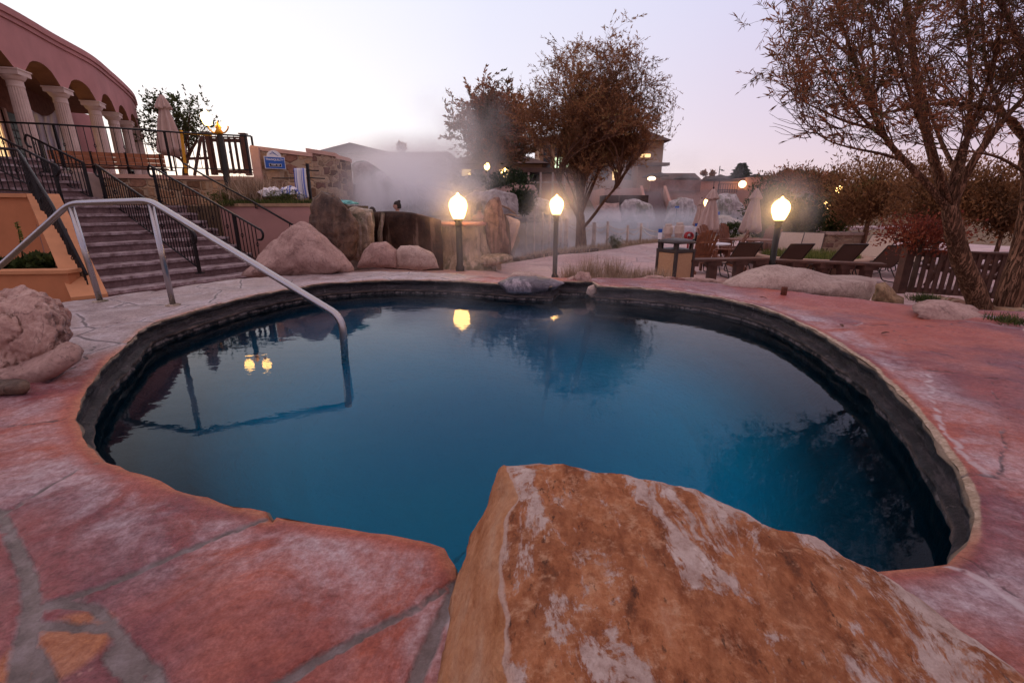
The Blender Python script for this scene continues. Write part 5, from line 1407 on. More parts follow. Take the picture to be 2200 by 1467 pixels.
# ------------------------------------------------------------------ rope fence along the lake
M_POLE = simple('weathered_post', (.58, .46, .40), .85, 0, .3, 6, .4)
M_ROPE = simple('pale_rope', (.66, .54, .46), .9, 0, .15, 20, .4)
e = empty('rope_fence', tuple(at(1300, 500, 20)), 'rope strung between weathered timber posts along the lake', 'fence')
RP = [(1131, 455, 492, 30), (1148, 460, 497, 28), (1166, 456, 505, 26), (1181, 465, 512, 24), (1206, 462, 508, 23), (1217, 470, 530, 19.5), (1277, 478, 524, 19.8), (1306, 476, 526, 19.8), (1349, 484, 524, 20.5), (1378, 480, 516, 21.5)]
tops_ = []
for i, (px_, y0, y1, Y) in enumerate(RP):
    a = at(px_, y0, Y); b = at(px_, y1, Y); b.z = min(b.z, -.85); bm = B(); r_ = .085 if px_ in (1217, 1277) else .055
    tube(bm, [Vector((a.x, Y, b.z)), Vector((a.x + .01, Y, (a.z + b.z) / 2)), Vector((a.x, Y, a.z))], [r_ * 1.05, r_, r_ * .95], 9); obj('post', bm, M_POLE, e, True); tops_.append(Vector((a.x, Y, a.z)))
tops_.append(at(1437, 488, 17.2))
for a, b in zip(tops_[:-1], tops_[1:]):
    for dz in ((-.12, .22), (-.2, .42)):
        bm = B(); tube(bm, [a.lerp(b, t / 10) + Vector((0, 0, dz[0] - 4 * dz[1] * (t / 10) * (1 - t / 10) * .6)) for t in range(11)], .016, 5); obj('rope', bm, M_ROPE, e, True)
def wrapped_bollard(px_, y0, y1, Y, label):
    a = at(px_, y0, Y); b = at(px_, y1, Y); e = empty('rope_bollard', (a.x, Y, b.z), label, 'bollard', 'rope wrapped bollards')
    bm = B(); lathe(bm, [(.12, b.z - .1), (.12, a.z - .03), (.10, a.z)], (a.x, Y, 0), 14); obj('post', bm, M_POLE, e, True)
    bm = B(); n_ = 7; z0 = a.z - .12; 
    pts = []
    for s in range(n_ * 12 + 1): an = 2 * PI * s / 12; pts.append((a.x + math.cos(an) * .135, Y + math.sin(an) * .135, b.z + .2 + (z0 - b.z - .2) * s / (n_ * 12)))
    tube(bm, pts, .032, 5); obj('rope_coil', bm, M_ROPE, e, True)
wrapped_bollard(1437, 481, 515, 16.5, 'left of the two rope wrapped posts near the litter bin')
wrapped_bollard(1461, 478, 515, 16.2, 'right of the two rope wrapped posts near the litter bin')

# ------------------------------------------------------------------ litter bin
p = at(1447, 588, 9.3)
gz = -.56
e = empty('litter_bin', (p.x, p.y, gz), 'square litter bin with beige panels and a domed dark lid on the patio', 'litter bin', rz=R(28))
k = N('pebble_panel'); k.color(k.ramp(k.noise(60, 4, .8), [(.35, (.40, .22, .12)), (.65, (.60, .38, .24))])); k.bump(k.noise(90, 3), .5, .006); M_PEB = k.set(.9, 0, .2)
M_BINF = simple('bin_frame', (.05, .038, .038), .5, .1, .2)
Mb = Matrix.Translation((p.x, p.y, gz)) @ Matrix.Rotation(R(28), 4, 'Z')
def lb_(c, s): 
    bm = B(); box(bm, (0, 0, 0), s, mat=Mb @ Matrix.Translation(c)); return bm
for dx in (-1, 1):
    for dy in (-1, 1): obj('corner_post', lb_((dx * .235, dy * .235, .31), (.055, .055, .62)), M_BINF, e)
for a, (dx, dy) in enumerate(((0, -1), (1, 0), (0, 1), (-1, 0))):
    obj('panel', lb_((dx * .232, dy * .232, .32), (.42 if dx == 0 else .03, .42 if dy == 0 else .03, .52)), M_PEB, e)
obj('base_frame', lb_((0, 0, .03), (.50, .50, .06)), M_BINF, e); obj('top_frame', lb_((0, 0, .62), (.53, .53, .06)), M_BINF, e)
for dx in (-1, 1):
    for dy in (-1, 1): obj('lid_leg', lb_((dx * .2, dy * .2, .70), (.06, .06, .13)), M_BINF, e)
bm = B(); rows = [(.28, .76), (.285, .79), (.22, .825), (.12, .85)]
prev = None
for r_, z in rows:
    cur = [bm.verts.new(Mb @ Vector((r_ * (1 if math.cos(a) > 0 else -1) * min(1, abs(math.cos(a)) * 1.35), r_ * (1 if math.sin(a) > 0 else -1) * min(1, abs(math.sin(a)) * 1.35), z))) for a in [2 * PI * (s + .5) / 24 for s in range(24)]]
    if prev:
        for s in range(24): bm.faces.new((prev[s], prev[(s + 1) % 24], cur[(s + 1) % 24], cur[s]))
    else: bm.faces.new(cur[::-1])
    prev = cur
bm.faces.new(prev); obj('lid', bm, M_BINF, e, True)

# ------------------------------------------------------------------ low plank benches
def low_bench(a, b, zt, label, legs, mat):
    a = Vector((a.x, a.y, zt)); b = Vector((b.x, b.y, zt)); e = empty('plank_bench', tuple((a + b) / 2 - Vector((0, 0, .4))), label, 'bench', 'low plank benches')
    bm = B(); beam(bm, a, b, .30, .05); bmesh.ops.bevel(bm, geom=bm.edges[:], offset=.006, segments=1, affect='EDGES'); obj('seat', bm, mat, e)
    for t in legs:
        q = a.lerp(b, t); bm = B(); box(bm, q - Vector((0, 0, .24)), (.15, .17, .43)); box(bm, q - Vector((0, 0, .07)), (.26, .26, .09)); obj('leg', bm, mat, e)
low_bench(at(1478, 558, 9.3), at(1642, 566, 9.6), -.14, 'low dark plank bench beside the litter bin', (.03, .32, .66, .93), M_WOODD)
low_bench(at(1660, 572, 9.7), at(1898, 575, 9.0), -.19, 'long low dark plank bench behind the pale slab boulder', (.22, .47, .66, .86), M_WOODD)

# ------------------------------------------------------------------ loungers, chairs, tables (built once, then copied)
M_SLINGD = simple('brown_sling', (.13, .075, .055), .85, 0, .12, 30, .3)
M_SLINGL = simple('beige_sling', (.46, .34, .27), .85, 0, .08, 30, .2)
M_BRONZE = simple('bronze_tube', (.045, .030, .024), .4, .5, .2)
def make_lounger(label, sling, group):
    e = empty('sun_lounger', (0, 0, 0), label, 'sun lounger', group)      # head at -y, feet at +y; head leans back to -y
    w2_ = .31
    for sg in (-1, 1):
        bm = B(); tube(bm, round_corners([(sg * w2_, 1.15, .36), (sg * w2_, -.15, .36), (sg * w2_, -.62, .93)], .1, 4), .016, 6); obj('side_frame', bm, M_BRONZE, e, True)
        bm = B(); tube(bm, round_corners([(sg * w2_, .95, .35), (sg * w2_, 1.05, .03), (sg * w2_, .55, .03), (sg * w2_, .35, .35)], .08, 4), .014, 6); obj('leg', bm, M_BRONZE, e, True)
        bm = B(); tube(bm, round_corners([(sg * w2_, .25, .35), (sg * w2_, .05, .03), (sg * w2_, -.40, .03), (sg * w2_, -.12, .36)], .08, 4), .014, 6); obj('leg', bm, M_BRONZE, e, True)
    bm = B(); tube(bm, [(-w2_, -.62, .93), (w2_, -.62, .93)], .016, 6); obj('cross_bar', bm, M_BRONZE, e, True)
    bm = B(); tube(bm, [(-w2_, 1.15, .36), (w2_, 1.15, .36)], .016, 6); obj('cross_bar', bm, M_BRONZE, e, True)
    bm = B(); slab(bm, [(-w2_ + .01, -.16, .37), (w2_ - .01, -.16, .37), (w2_ - .01, -.61, .92), (-w2_ + .01, -.61, .92)], (0, .006, .008)); fix_normals(bm); obj('back_sling', bm, sling, e)
    bm = B(); slab(bm, [(-w2_ + .01, -.14, .36), (w2_ - .01, -.14, .36), (w2_ - .01, 1.14, .355), (-w2_ + .01, 1.14, .355)], (0, 0, .008)); fix_normals(bm); obj('seat_sling', bm, sling, e)
    return e
def place(e, x, y, z, rz, label=None, s=1.0):
    e.location = (x, y, z); e.rotation_euler = (0, 0, rz); e.scale = (s, s, s)
    if label: e['label'] = label
    return e
LG = 'sun loungers on the patio'
near = [(1588, 10.6, 0, 'brown sling lounger nearest the litter bin, behind the short plank bench'), (1690, 10.4, .04, 'brown sling lounger just right of the lit lamp post'),
        (1798, 10.2, .02, 'brown sling lounger in the middle of the long plank bench'), (1890, 9.9, -.03, 'brown sling lounger at the right end of the long plank bench')]
proto = make_lounger('x', M_SLINGD, LG)
for i, (px_, Y, dr, lab) in enumerate(near):
    o = proto if i == 0 else copy_tree(proto)
    q = atx(px_ - 8, Y, -.2); zg = ground_h(q.x, q.y) + .05
    place(o, q.x, q.y, zg, R(4) + dr, lab, .88)
proto2 = make_lounger('x', M_SLINGL, LG)
far = [(1690, 13.2, .0, 'pale sling lounger beyond the round planter, left of the pair'), (1738, 13.4, .05, 'pale sling lounger beyond the round planter, right of the pair'),
       (1868, 12.0, -.1, 'pale sling lounger right of the round planter'), (1950, 11.4, -.05, 'pale sling lounger behind the picket fence post')]
for i, (px_, Y, dr, lab) in enumerate(far):
    o = proto2 if i == 0 else copy_tree(proto2)
    q = atx(px_, Y, -.2); zg = ground_h(q.x, q.y) + .05
    place(o, q.x, q.y, zg, R(122 if i > 1 else 140) + dr, lab, .95)
def make_adirondack():
    e = empty('slatted_armchair', (0, 0, 0), 'x', 'armchair', 'red brown slatted armchairs')     # faces +y
    m = M_WOODR
    for i in range(6):
        x = (i - 2.5) * .088; h_ = .98 + .06 * (1 - ((i - 2.5) / 2.5) ** 2) * 2
        bm = B(); beam(bm, (x * .85, -.16, .30), (x * 1.12, -.46, h_), .075, .018, (0, 1, .5)); obj('back_slat', bm, m, e)
    for i in range(5): 
        bm = B(); y_ = .34 - i * .11; box(bm, (0, y_, .36 - i * .025), (.52, .095, .02)); obj('seat_slat', bm, m, e)
    for sg in (-1, 1):
        bm = B(); box(bm, (sg * .31, .02, .58), (.12, .66, .022)); obj('armrest', bm, m, e)
        bm = B(); box(bm, (sg * .28, .30, .285), (.035, .09, .57)); obj('leg', bm, m, e)
        bm = B(); beam(bm, (sg * .26, .36, .33), (sg * .26, -.52, .03), .03, .11, (0, 0, 1)); obj('leg', bm, m, e)
        bm = B(); beam(bm, (sg * .27, -.30, .20), (sg * .27, -.36, .60), .035, .06, (0, 1, 0)); obj('arm_support', bm, m, e)
    for z_, y_ in ((.42, -.21), (.80, -.36)):
        bm = B(); box(bm, (0, y_ - .01, z_), (.50, .03, .06)); obj('back_brace', bm, m, e)
    return e
ad = make_adirondack()
AD = [(1498, 11.4, R(5), 'slatted armchair seen from behind just right of the litter bin'), (1532, 14.2, R(-150), 'slatted armchair behind the white topped table'),
      (1562, 12.4, R(70), 'slatted armchair between the litter bin and the first lounger'), (1568, 15.2, R(200), 'high backed slatted armchair under the left closed parasol'),
      (1640, 14.4, R(120), 'slatted armchair right of the round timber table')]
for i, (px_, Y, rz, lab) in enumerate(AD):
    o = ad if i == 0 else copy_tree(ad)
    q = atx(px_, Y, -.3); place(o, q.x, q.y, ground_h(q.x, q.y) + .05, rz, lab, .95)
def round_table(px_, Y, r_, h_, mat, label):
    q = atx(px_, Y, -.3); z = ground_h(q.x, q.y) + .04
    e = empty('round_table', (q.x, q.y, z), label, 'table', 'round patio tables')
    bm = B(); lathe(bm, [(r_, z + h_ - .03), (r_, z + h_)], (q.x, q.y, 0), 32); obj('table_top', bm, mat, e)
    for a in (45, 135, 225, 315):
        bm = B(); tube(bm, [(q.x + math.cos(R(a)) * r_ * .75, q.y + math.sin(R(a)) * r_ * .75, z), (q.x + math.cos(R(a)) * r_ * .45, q.y + math.sin(R(a)) * r_ * .45, z + h_ - .03)], .025, 6); obj('leg', bm, M_BRONZE, e)
    return Vector((q.x, q.y, z))
T1 = round_table(1527, 13.2, .50, .62, simple('white_top', (.62, .58, .60), .4, 0, .05), 'white topped round table between slatted armchairs')
T2 = round_table(1610, 13.6, .62, .70, M_WOODR, 'round timber table with armchairs behind the lamp post')
def parasol_at(px_, ytop, Y, label, seed, lean, w_=.55):
    q = at(px_, ytop, Y); zg = ground_h(q.x, Y) + .04
    return parasol(q.x - lean, Y, zg, q.z - zg, w_, label, lean, seed=seed)
parasol_at(1533, 407, 14.9, 'left closed beige parasol on the patio', 4, .06, .62)
parasol_at(1627, 406, 15.4, 'right closed beige parasol in front of the green bushes', 5, .08, .60)
parasol_at(1508, 428, 22, 'small closed parasol far behind the left closed parasol', 6, 0, .5)

# round planter with grass
q = atx(1738, 12.3, -.35); zg = ground_h(q.x, q.y)
RPL = (q.x, q.y, zg)
e = empty('round_planter', (q.x, q.y, zg), 'wide round tan planter bed with an overhanging coping', 'planter')
M_PLT = simple('tan_plaster', (.42, .27, .20), .85, 0, .1, 3, .2)
bm = B(); lathe(bm, [(1.28, zg - .1), (1.28, zg + .36), (1.30, zg + .36)], (q.x, q.y, 0), 56, caps=False); obj('wall', bm, M_PLT, e, True)
bm = B(); lathe(bm, [(1.20, zg + .34), (1.37, zg + .34), (1.39, zg + .37), (1.38, zg + .42), (1.20, zg + .425), (1.17, zg + .40), (1.20, zg + .34)], (q.x, q.y, 0), 56, caps=False); obj('coping', bm, M_PLT, e, True)
bm = B(); lathe(bm, [(1.21, zg + .30), (.01, zg + .33)], (q.x, q.y, 0), 40); obj('soil', bm, M_EARTH, e)

# ------------------------------------------------------------------ picket fence on the right
a = atx(1932, 7.6, -.42); b = atx(2215, 6.9, -.30)
a.z, b.z = -.50, -.52
picket(a, b, .72, 'dark brown picket fence with a square end post below the forked tree', n=17)
a2 = atx(2215, 6.95, -.3); a2.z = -.52; b2 = Vector((10.6, 7.8, -.52))
picket(a2 + Vector((.12, .02, 0)), b2, .72, 'dark brown picket fence running out of the photo on the right', n=16)
# dry stone wall under the fence
bm = B(); r_ = random.Random(12)
pA = atx(1990, 6.6, -.6); pB = Vector((6.6, 5.0, -.5))
for lay_ in range(3):
    n_ = 15
    for i in range(n_):
        t = (i + (lay_ % 2) * .5) / n_; p = pA.lerp(pB, t); blob_rock(bm, (p.x, p.y + r_.uniform(-.03, .03), -.72 + lay_ * .15), (.15 * r_.uniform(.8, 1.2), .15, .085), i * 7 + lay_, .3, 2, R(-30), .35)
tag(obj('dry_stone_wall', bm, M_MASON, None, True), 'low dry stone wall below the picket fence behind the boulders', 'wall')
# stone edging of the patio beside the path bed
bm = B()
for i, (px_, py_) in enumerate([(1440, 602), (1475, 604), (1500, 606), (1520, 606), (1545, 610), (1405, 600), (1568, 612)]):
    p = at(px_, py_, 7.6); blob_rock(bm, (p.x, p.y, p.z), (.13 + .04 * (i % 3), .12, .06), 31 + i, .3, 3, 0, .3)
tag(obj('stone_edging', bm, M_BOULD2, None, True), 'row of flat edging stones between the pool deck and the patio', 'edging')

# ------------------------------------------------------------------ small signs
def post_sign(px_, y0, y1, ybase, Y, w_, label, blue=.35):
    a = at(px_, y0, Y); b = at(px_, y1, Y); g_ = at(px_, ybase, Y)
    e = empty('post_sign', (a.x, Y, g_.z), label, 'sign', 'small blue and white post signs')
    bm = B(); box(bm, (a.x, Y + .03, (g_.z + a.z) / 2), (.04, .03, a.z - g_.z)); obj('post', bm, M_IRON, e)
    h_ = a.z - b.z
    bm = B(); box(bm, (a.x, Y, a.z - h_ * blue / 2), (w_, .02, h_ * blue)); obj('blue_header', bm, M_BLUE, e)
    bm = B(); box(bm, (a.x, Y, a.z - h_ * blue - h_ * (1 - blue) / 2), (w_, .018, h_ * (1 - blue))); o = obj('white_panel', bm, M_WHITE, e)
post_sign(1419, 492, 514, 535, 14.5, .12, 'blue and white sign on a thin post left of the litter bin')
post_sign(1499, 480, 498, 520, 16.5, .18, 'blue and white sign above the first slatted armchair')
post_sign(1455, 443, 448, 470, 40, .35, 'tiny blue sign at the foot of the far stone stairs', .9)
post_sign(1542, 455, 463, 480, 30, .28, 'tiny blue sign between the two closed parasols', .9)
# red hose reel
bm = B(); q = at(1480, 507, 14.0)
for i in range(5): 
    tube(bm, [(q.x + math.cos(a_) * .10, q.y - .08 + i * .04, q.z + math.sin(a_) * .10) for a_ in [2 * PI * s / 16 for s in range(17)]], .022, 5, False)
tube(bm, [(q.x, q.y, q.z), (q.x, q.y, ground_h(q.x, q.y))], .03, 6)
tag(obj('hose_reel', bm, simple('red_rubber', (.30, .015, .02), .5), None, True), 'coil of red hose on a stake behind the litter bin', 'hose')

# picnic table beyond the fence, pale capped ledge behind the planter
q = atx(2120, 9.0, -.4); zt_ = ground_h(q.x, q.y) + .04
e = empty('picnic_table', (q.x, q.y, zt_), 'dark timber picnic table beyond the picket fence under the forked tree', 'table')
for i in range(5):
    bm = B(); box(bm, (q.x, q.y - .32 + i * .16, zt_ + .72), (1.7, .145, .04)); obj('top_board', bm, M_WOODD, e)
for sy in (-.72, .72):
    bm = B(); box(bm, (q.x, q.y + sy, zt_ + .42), (1.7, .26, .04)); obj('seat', bm, M_WOODD, e)
for sx in (-.6, .6):
    for sy in (-1, 1):
        bm = B(); beam(bm, (q.x + sx, q.y + sy * .62, zt_), (q.x + sx, q.y + sy * .25, zt_ + .70), .045, .09, (1, 0, 0)); obj('leg', bm, M_WOODD, e)
    bm = B(); beam(bm, (q.x + sx + .05, q.y - .8, zt_ + .38), (q.x + sx + .05, q.y + .8, zt_ + .38), .04, .09); obj('crossbar', bm, M_WOODD, e)
a = atx(1778, 15.2, -.4); b = atx(1856, 15.0, -.4); zt_ = at(1800, 500, 15).z; zg = ground_h(a.x, a.y) - .1
e = empty('stone_ledge', (a.x, a.y, zg), 'short dry stone wall with a pale cap behind the round planter', 'wall')
bm = B(); slab(bm, [Vector((a.x, a.y, zg)), Vector((a.x, a.y, zt_ - .08)), Vector((b.x, b.y, zt_ - .08)), Vector((b.x, b.y, zg))], (.1, .5, 0)); fix_normals(bm); obj('stonework', bm, M_MASON2, e)
bm = B(); slab(bm, [Vector((a.x - .06, a.y - .06, zt_ - .078)), Vector((a.x - .06, a.y - .06, zt_)), Vector((b.x + .06, b.y - .06, zt_)), Vector((b.x + .06, b.y - .06, zt_ - .078))], (.1, .65, 0)); fix_normals(bm); obj('cap', bm, M_PALE, e)
for px_, py_, l_ in ((1803, 410, 'upper of two lights glowing through the dark green small tree'), (1778, 440, 'lower of two lights glowing through the dark green small tree')):
    q = at(px_, py_, 21); e = empty('garden_lamp', (q.x, 21, -.8), l_, 'lamp')
    bm = B(); lathe(bm, [(.05, -.8), (.045, q.z - .2)], (q.x, 21, 0), 8); obj('post', bm, M_POST, e)
    bm = B(); lathe(bm, [(r * .9, q.z - .2 + z * .9) for r, z in GL], (q.x, 21, 0), 14); obj('globe', bm, M_GLOBE, e, True)
# fallen leaves on the flagstones
lfm = simple('fallen_leaf', (.10, .035, .02), .8, 0, .3)
for px_, py_, rz_, l_ in ((1902, 716, .3, 'single dark curled leaf lying on the red flagstones right of the pool'), (1808, 700, 1.2, 'small dark leaf lying on the crack right of the pool'), (1640, 640, 2.0, 'tiny leaf lying near the rusty pipe stub')):
    q = onz(px_, py_, .012); bm = B(); 
    pts_ = [(-.045, 0, 0), (-.015, .012, .006), (.02, .010, .008), (.045, 0, .003), (.02, -.010, .008), (-.015, -.012, .006)]
    vs_ = [bm.verts.new(q + Matrix.Rotation(rz_, 3, 'Z') @ Vector(p_)) for p_ in pts_]; bm.faces.new(vs_)
    o_ = obj('fallen_leaf', bm, lfm); o_.modifiers.new('t', 'SOLIDIFY').thickness = .002; tag(o_, l_, 'leaf')
# ------------------------------------------------------------------ distant setting
M_HILL = simple('forested_hill', (.060, .050, .042), .95, 0, .5, .05, 0)
bm = B(); n_ = 260; rowsY = [300, 380, 470, 600, 800]
gr = []
for j, Y in enumerate(rowsY):
    row = []
    for i in range(n_ + 1):
        x = -900 + 1900 * i / n_
        prof_ = 12 + 16 * sstep(50, 700, x) + 12 * sstep(-100, -600, x) + fbm(Vector((x * .006, 1, 0)), 5) * 9 + fbm(Vector((x * .08, j, 0)), 3) * 2.0
        hgt = [0, .45, .8, 1.0, 0][j]
        row.append(bm.verts.new((x * (.7 + Y / 1500), Y, prof_ * hgt * 1.25 - 1)))
    gr.append(row)
for j in range(len(gr) - 1):
    for i in range(n_): bm.faces.new((gr[j][i], gr[j][i + 1], gr[j + 1][i + 1], gr[j + 1][i]))
tag(obj('hills', bm, M_HILL, smooth=False), kind='structure')

def quad_box(bm, x0, x1, y0, y1, z0, z1): box(bm, ((x0 + x1) / 2, (y0 + y1) / 2, (z0 + z1) / 2), (x1 - x0, y1 - y0, z1 - z0))
def gable_roof(bm, x0, x1, y0, y1, z0, zr, axis='y', ov=.5):
    if axis == 'y':
        xm = (x0 + x1) / 2; pts = [(x0 - ov, y0 - ov, z0), (xm, y0 - ov, zr), (x1 + ov, y0 - ov, z0)]
        slab(bm, pts, (0, y1 - y0 + 2 * ov, 0))
    else:
        ym = (y0 + y1) / 2; pts = [(x0 - ov, y0 - ov, z0), (x0 - ov, ym, zr), (x0 - ov, y1 + ov, z0)]
        slab(bm, pts, (x1 - x0 + 2 * ov, 0, 0))
    fix_normals(bm)
def hip_roof(bm, x0, x1, y0, y1, z0, zr, ov=.6, ridge=.35):
    x0 -= ov; x1 += ov; y0 -= ov; y1 += ov; xm = (x0 + x1) / 2; ym = (y0 + y1) / 2; rl = max(0, (x1 - x0) - (y1 - y0)) / 2 + .05
    v = [bm.verts.new(p) for p in ((x0, y0, z0), (x1, y0, z0), (x1, y1, z0), (x0, y1, z0), (xm - rl, ym, zr), (xm + rl, ym, zr))]
    for f in ((0, 1, 5, 4), (1, 2, 5), (2, 3, 4, 5), (3, 0, 4), (3, 2, 1, 0)): bm.faces.new([v[i] for i in f])
    fix_normals(bm)
M_GREYW = simple('grey_lilac_siding', (.38, .30, .30), .9, 0, .08, .6)
M_GREYR = simple('grey_metal_roof', (.20, .17, .18), .7, 0, .1, .6)
M_HOTEL = simple('hotel_stucco', (.30, .18, .11), .9, 0, .12, .5)
M_HOTELR = simple('brown_shingle', (.085, .045, .034), .9, 0, .3, 1.5)
M_PATW = simple('salmon_stucco', (.46, .23, .17), .9, 0, .1, .5)
M_LITW = emis('lit_window', (1.0, .62, .22), 1.6)
M_LITG = emis('lit_window_pale', (.75, 1.0, .62), 1.6)
M_DKW = simple('dark_window', (.02, .02, .025), .25, 0, .1, 3, 0)
# gabled grey building
Y = 46
e = empty('gabled_building', tuple(atx(757, Y, .5)), 'grey gabled building rising behind the stone wall on the left', 'building')
x0 = atx(672, Y, 6).x; x1 = atx(842, Y, 6).x; zt = at(757, 308, Y).z; ze = at(690, 332, Y).z
bm = B(); quad_box(bm, x0, x1, Y, Y + 12, 0, ze + .02); obj('wall', bm, M_GREYW, e)
bm = B(); gable_roof(bm, x0, x1, Y, Y + 12, ze, zt, 'y'); obj('roof', bm, M_GREYR, e)
# long low building with a lit window
Y = 40
e = empty('low_building', tuple(atx(880, Y, .5)), 'long low building in the steam with one lit window', 'building')
x0 = atx(798, Y, 5).x; x1 = atx(958, Y, 5).x; zt = at(880, 326, Y).z
bm = B(); quad_box(bm, x0, x1, Y, Y + 10, 0, zt - .5); obj('wall', bm, M_GREYW, e)
bm = B(); quad_box(bm, x0 - .3, x1 + .3, Y - .3, Y + 10.3, zt - .5, zt - .05); obj('roof', bm, M_GREYR, e)
for px_, y0, y1, w_ in ((812, 366, 384, 14), (902, 386, 393, 14), (884, 390, 394, 8)):
    a = at(px_ - w_ / 2, y0, Y); b = at(px_ + w_ / 2, y1, Y); bm = B(); quad_box(bm, a.x, b.x, Y - .06, Y - .01, b.z, a.z); obj('window', bm, M_LITW, e)
# lodge wing left of the willow
Y = 44
e = empty('lodge_wing', tuple(atx(1030, Y, 1)), 'two storey lodge wing with shingle roof behind the hazy tree', 'building')
x0 = atx(962, Y, 4).x; x1 = atx(1165, Y, 4).x; zt = at(1050, 352, Y).z
bm = B(); quad_box(bm, x0, x1, Y, Y + 9, .5, zt); obj('wall', bm, M_HOTEL, e)
bm = B(); hip_roof(bm, x0, x1, Y, Y + 9, zt, zt + 1.8); obj('roof', bm, M_HOTELR, e)
for i in range(7):
    a = at(975 + i * 27, 372, Y); bm = B(); quad_box(bm, a.x - .4, a.x + .4, Y - .06, Y - .01, a.z - .9, a.z + .3); obj('window', bm, M_LITW if i in (1, 4) else M_DKW, e)
for px_, py_ in ((1048, 358), (1078, 370), (1086, 366), (1009, 377)):
    Yl = 34; q = at(px_, py_, Yl); el = empty('bank_lamp', (q.x, Yl, q.z - 2.6), {1048: 'bright lantern glowing in the trees left of the willow', 1078: 'lower of two small lanterns just right of the bright tree lantern', 1086: 'upper of two small lanterns just right of the bright tree lantern', 1009: 'small amber lantern at the left end of the lodge wing'}[px_], 'lamp')
    bm = B(); lathe(bm, [(.04, q.z - 2.6), (.035, q.z - .15)], (q.x, Yl, 0), 8); obj('post', bm, M_POST, el)
    s_ = .26 if px_ == 1048 else .14
    bm = B(); bmesh.ops.create_icosphere(bm, subdivisions=2, radius=s_, matrix=Matrix.Translation((q.x, Yl, q.z))); obj('globe', bm, emis('lantern_glow', (1, .62, .2), 14), el, True)
# hotel behind the willow
Y = 60
e = empty('hotel', tuple(atx(1300, Y, 2)), 'three storey brown hotel with hipped roofs and balconies behind the willow', 'building')
def hx(px_, z=6): return atx(px_, Y, z).x
def hz(py_): return at(1300, py_, Y).z
bm = B(); quad_box(bm, hx(1160), hx(1380), Y, Y + 14, 1, hz(300)); obj('wall', bm, M_HOTEL, e)
bm = B(); hip_roof(bm, hx(1160), hx(1380), Y, Y + 14, hz(300), hz(262)); obj('roof', bm, M_HOTELR, e)
bm = B(); quad_box(bm, hx(1362), hx(1412), Y - 2, Y + 12, 1, hz(308)); obj('tower_wall', bm, M_HOTEL, e)
bm = B(); hip_roof(bm, hx(1362), hx(1412), Y - 2, Y + 6, hz(308), hz(272), .7); obj('tower_roof', bm, M_HOTELR, e)
bm = B(); quad_box(bm, hx(1355), hx(1420), Y - 3.4, Y - 2.02, hz(358) - .15, hz(355)); obj('balcony', bm, M_HOTELR, e)
bm = B(); gable_roof(bm, hx(1255), hx(1310), Y - 1.4, Y + 3, hz(300), hz(262), 'y', .4); obj('dormer_roof', bm, M_HOTELR, e)
bm = B(); quad_box(bm, hx(1258), hx(1307), Y - 1.4, Y - .02, hz(345), hz(300)); obj('dormer_wall', bm, simple('pale_bay', (.50, .30, .22), .9), e)
for r_ in range(3):
    for i in range(8):
        px_ = 1175 + i * 25; zc_ = hz(322 + r_ * 26); lit = (i, r_) in ((1, 1), (2, 1), (6, 2))
        if 1250 < px_ < 1312 and r_ == 0: continue
        bm = B(); quad_box(bm, hx(px_) - .45, hx(px_) + .45, Y - .08, Y - .01, zc_ - .7, zc_ + .5); obj('window', bm, (M_LITG if r_ == 1 and i < 3 else M_LITW) if lit else M_DKW, e)
k_ = 0
bm = B(); quad_box(bm, hx(1366), hx(1386), Y - 2.08, Y - 2.01, hz(342), hz(335)); obj('lit_balcony_window', bm, M_LITW, e)  # lit window behind the tower balcony
# covered walk (pergola) in front of the hotel
Y = 42
e = empty('covered_walk', tuple(atx(1180, Y, 2)), 'long covered walk with pale posts and railing under the hotel', 'walkway')
a = at(1110, 365, Y); b = at(1240, 365, Y)
bm = B(); quad_box(bm, a.x, b.x, Y - .2, Y + 2, a.z - .2, a.z + .15); obj('roof', bm, M_HOTELR, e)
for i in range(6):
    x = a.x + (b.x - a.x) * i / 5; bm = B(); quad_box(bm, x - .09, x + .09, Y - .1, Y + .08, 1, a.z - .2); obj('post', bm, simple('pale_trim', (.42, .30, .26), .8), e)
bm = B(); quad_box(bm, a.x, b.x, Y - .16, Y - .12, at(1180, 392, Y).z - .06, at(1180, 392, Y).z + .06); obj('rail', bm, MATS['pale_trim'], e)
bm = B(); quad_box(bm, a.x, b.x, Y + 2.0, Y + 2.3, 1, a.z); obj('rear_wall', bm, M_PATW, e)
# upper pool terrace with deck wall on the far bank
Y = 50
def zz_(py_, Y=50): return at(1300, py_, Y).z
e = empty('upper_deck', tuple(atx(1470, Y, 1)), 'far pool terrace with a reddish deck wall above the mineral cliffs', 'terrace')
bm = B(); quad_box(bm, atx(1385, Y, 3).x, atx(1660, Y, 3).x, Y, Y + 14, 0, zz_(408)); obj('base', bm, M_PATW, e)
bm = B(); quad_box(bm, atx(1395, Y, 3).x, atx(1502, Y, 3).x, Y - .4, Y - .02, zz_(412), zz_(388)); obj('deck_fence', bm, simple('reddish_boards', (.22, .10, .08), .8, 0, .3, 3), e)
bm = B(); quad_box(bm, atx(1300, Y, 3).x, atx(1392, Y, 3).x, Y, Y + 10, 0, zz_(404)); obj('lower_wall', bm, M_PATW, e)
e = empty('bath_house', tuple(atx(1570, 58, 3)), 'long low salmon stucco bath house on the far terrace with one lit lamp', 'building')
Y = 58
bm = B(); quad_box(bm, atx(1492, Y, 4).x, atx(1636, Y, 4).x, Y, Y + 8, 1, at(1560, 390, Y).z); obj('wall', bm, M_PATW, e)
bm = B(); quad_box(bm, atx(1598, Y, 4).x, atx(1640, Y, 4).x, Y - .8, Y + 8, 1, at(1600, 382, Y).z); obj('end_block', bm, M_PATW, e)
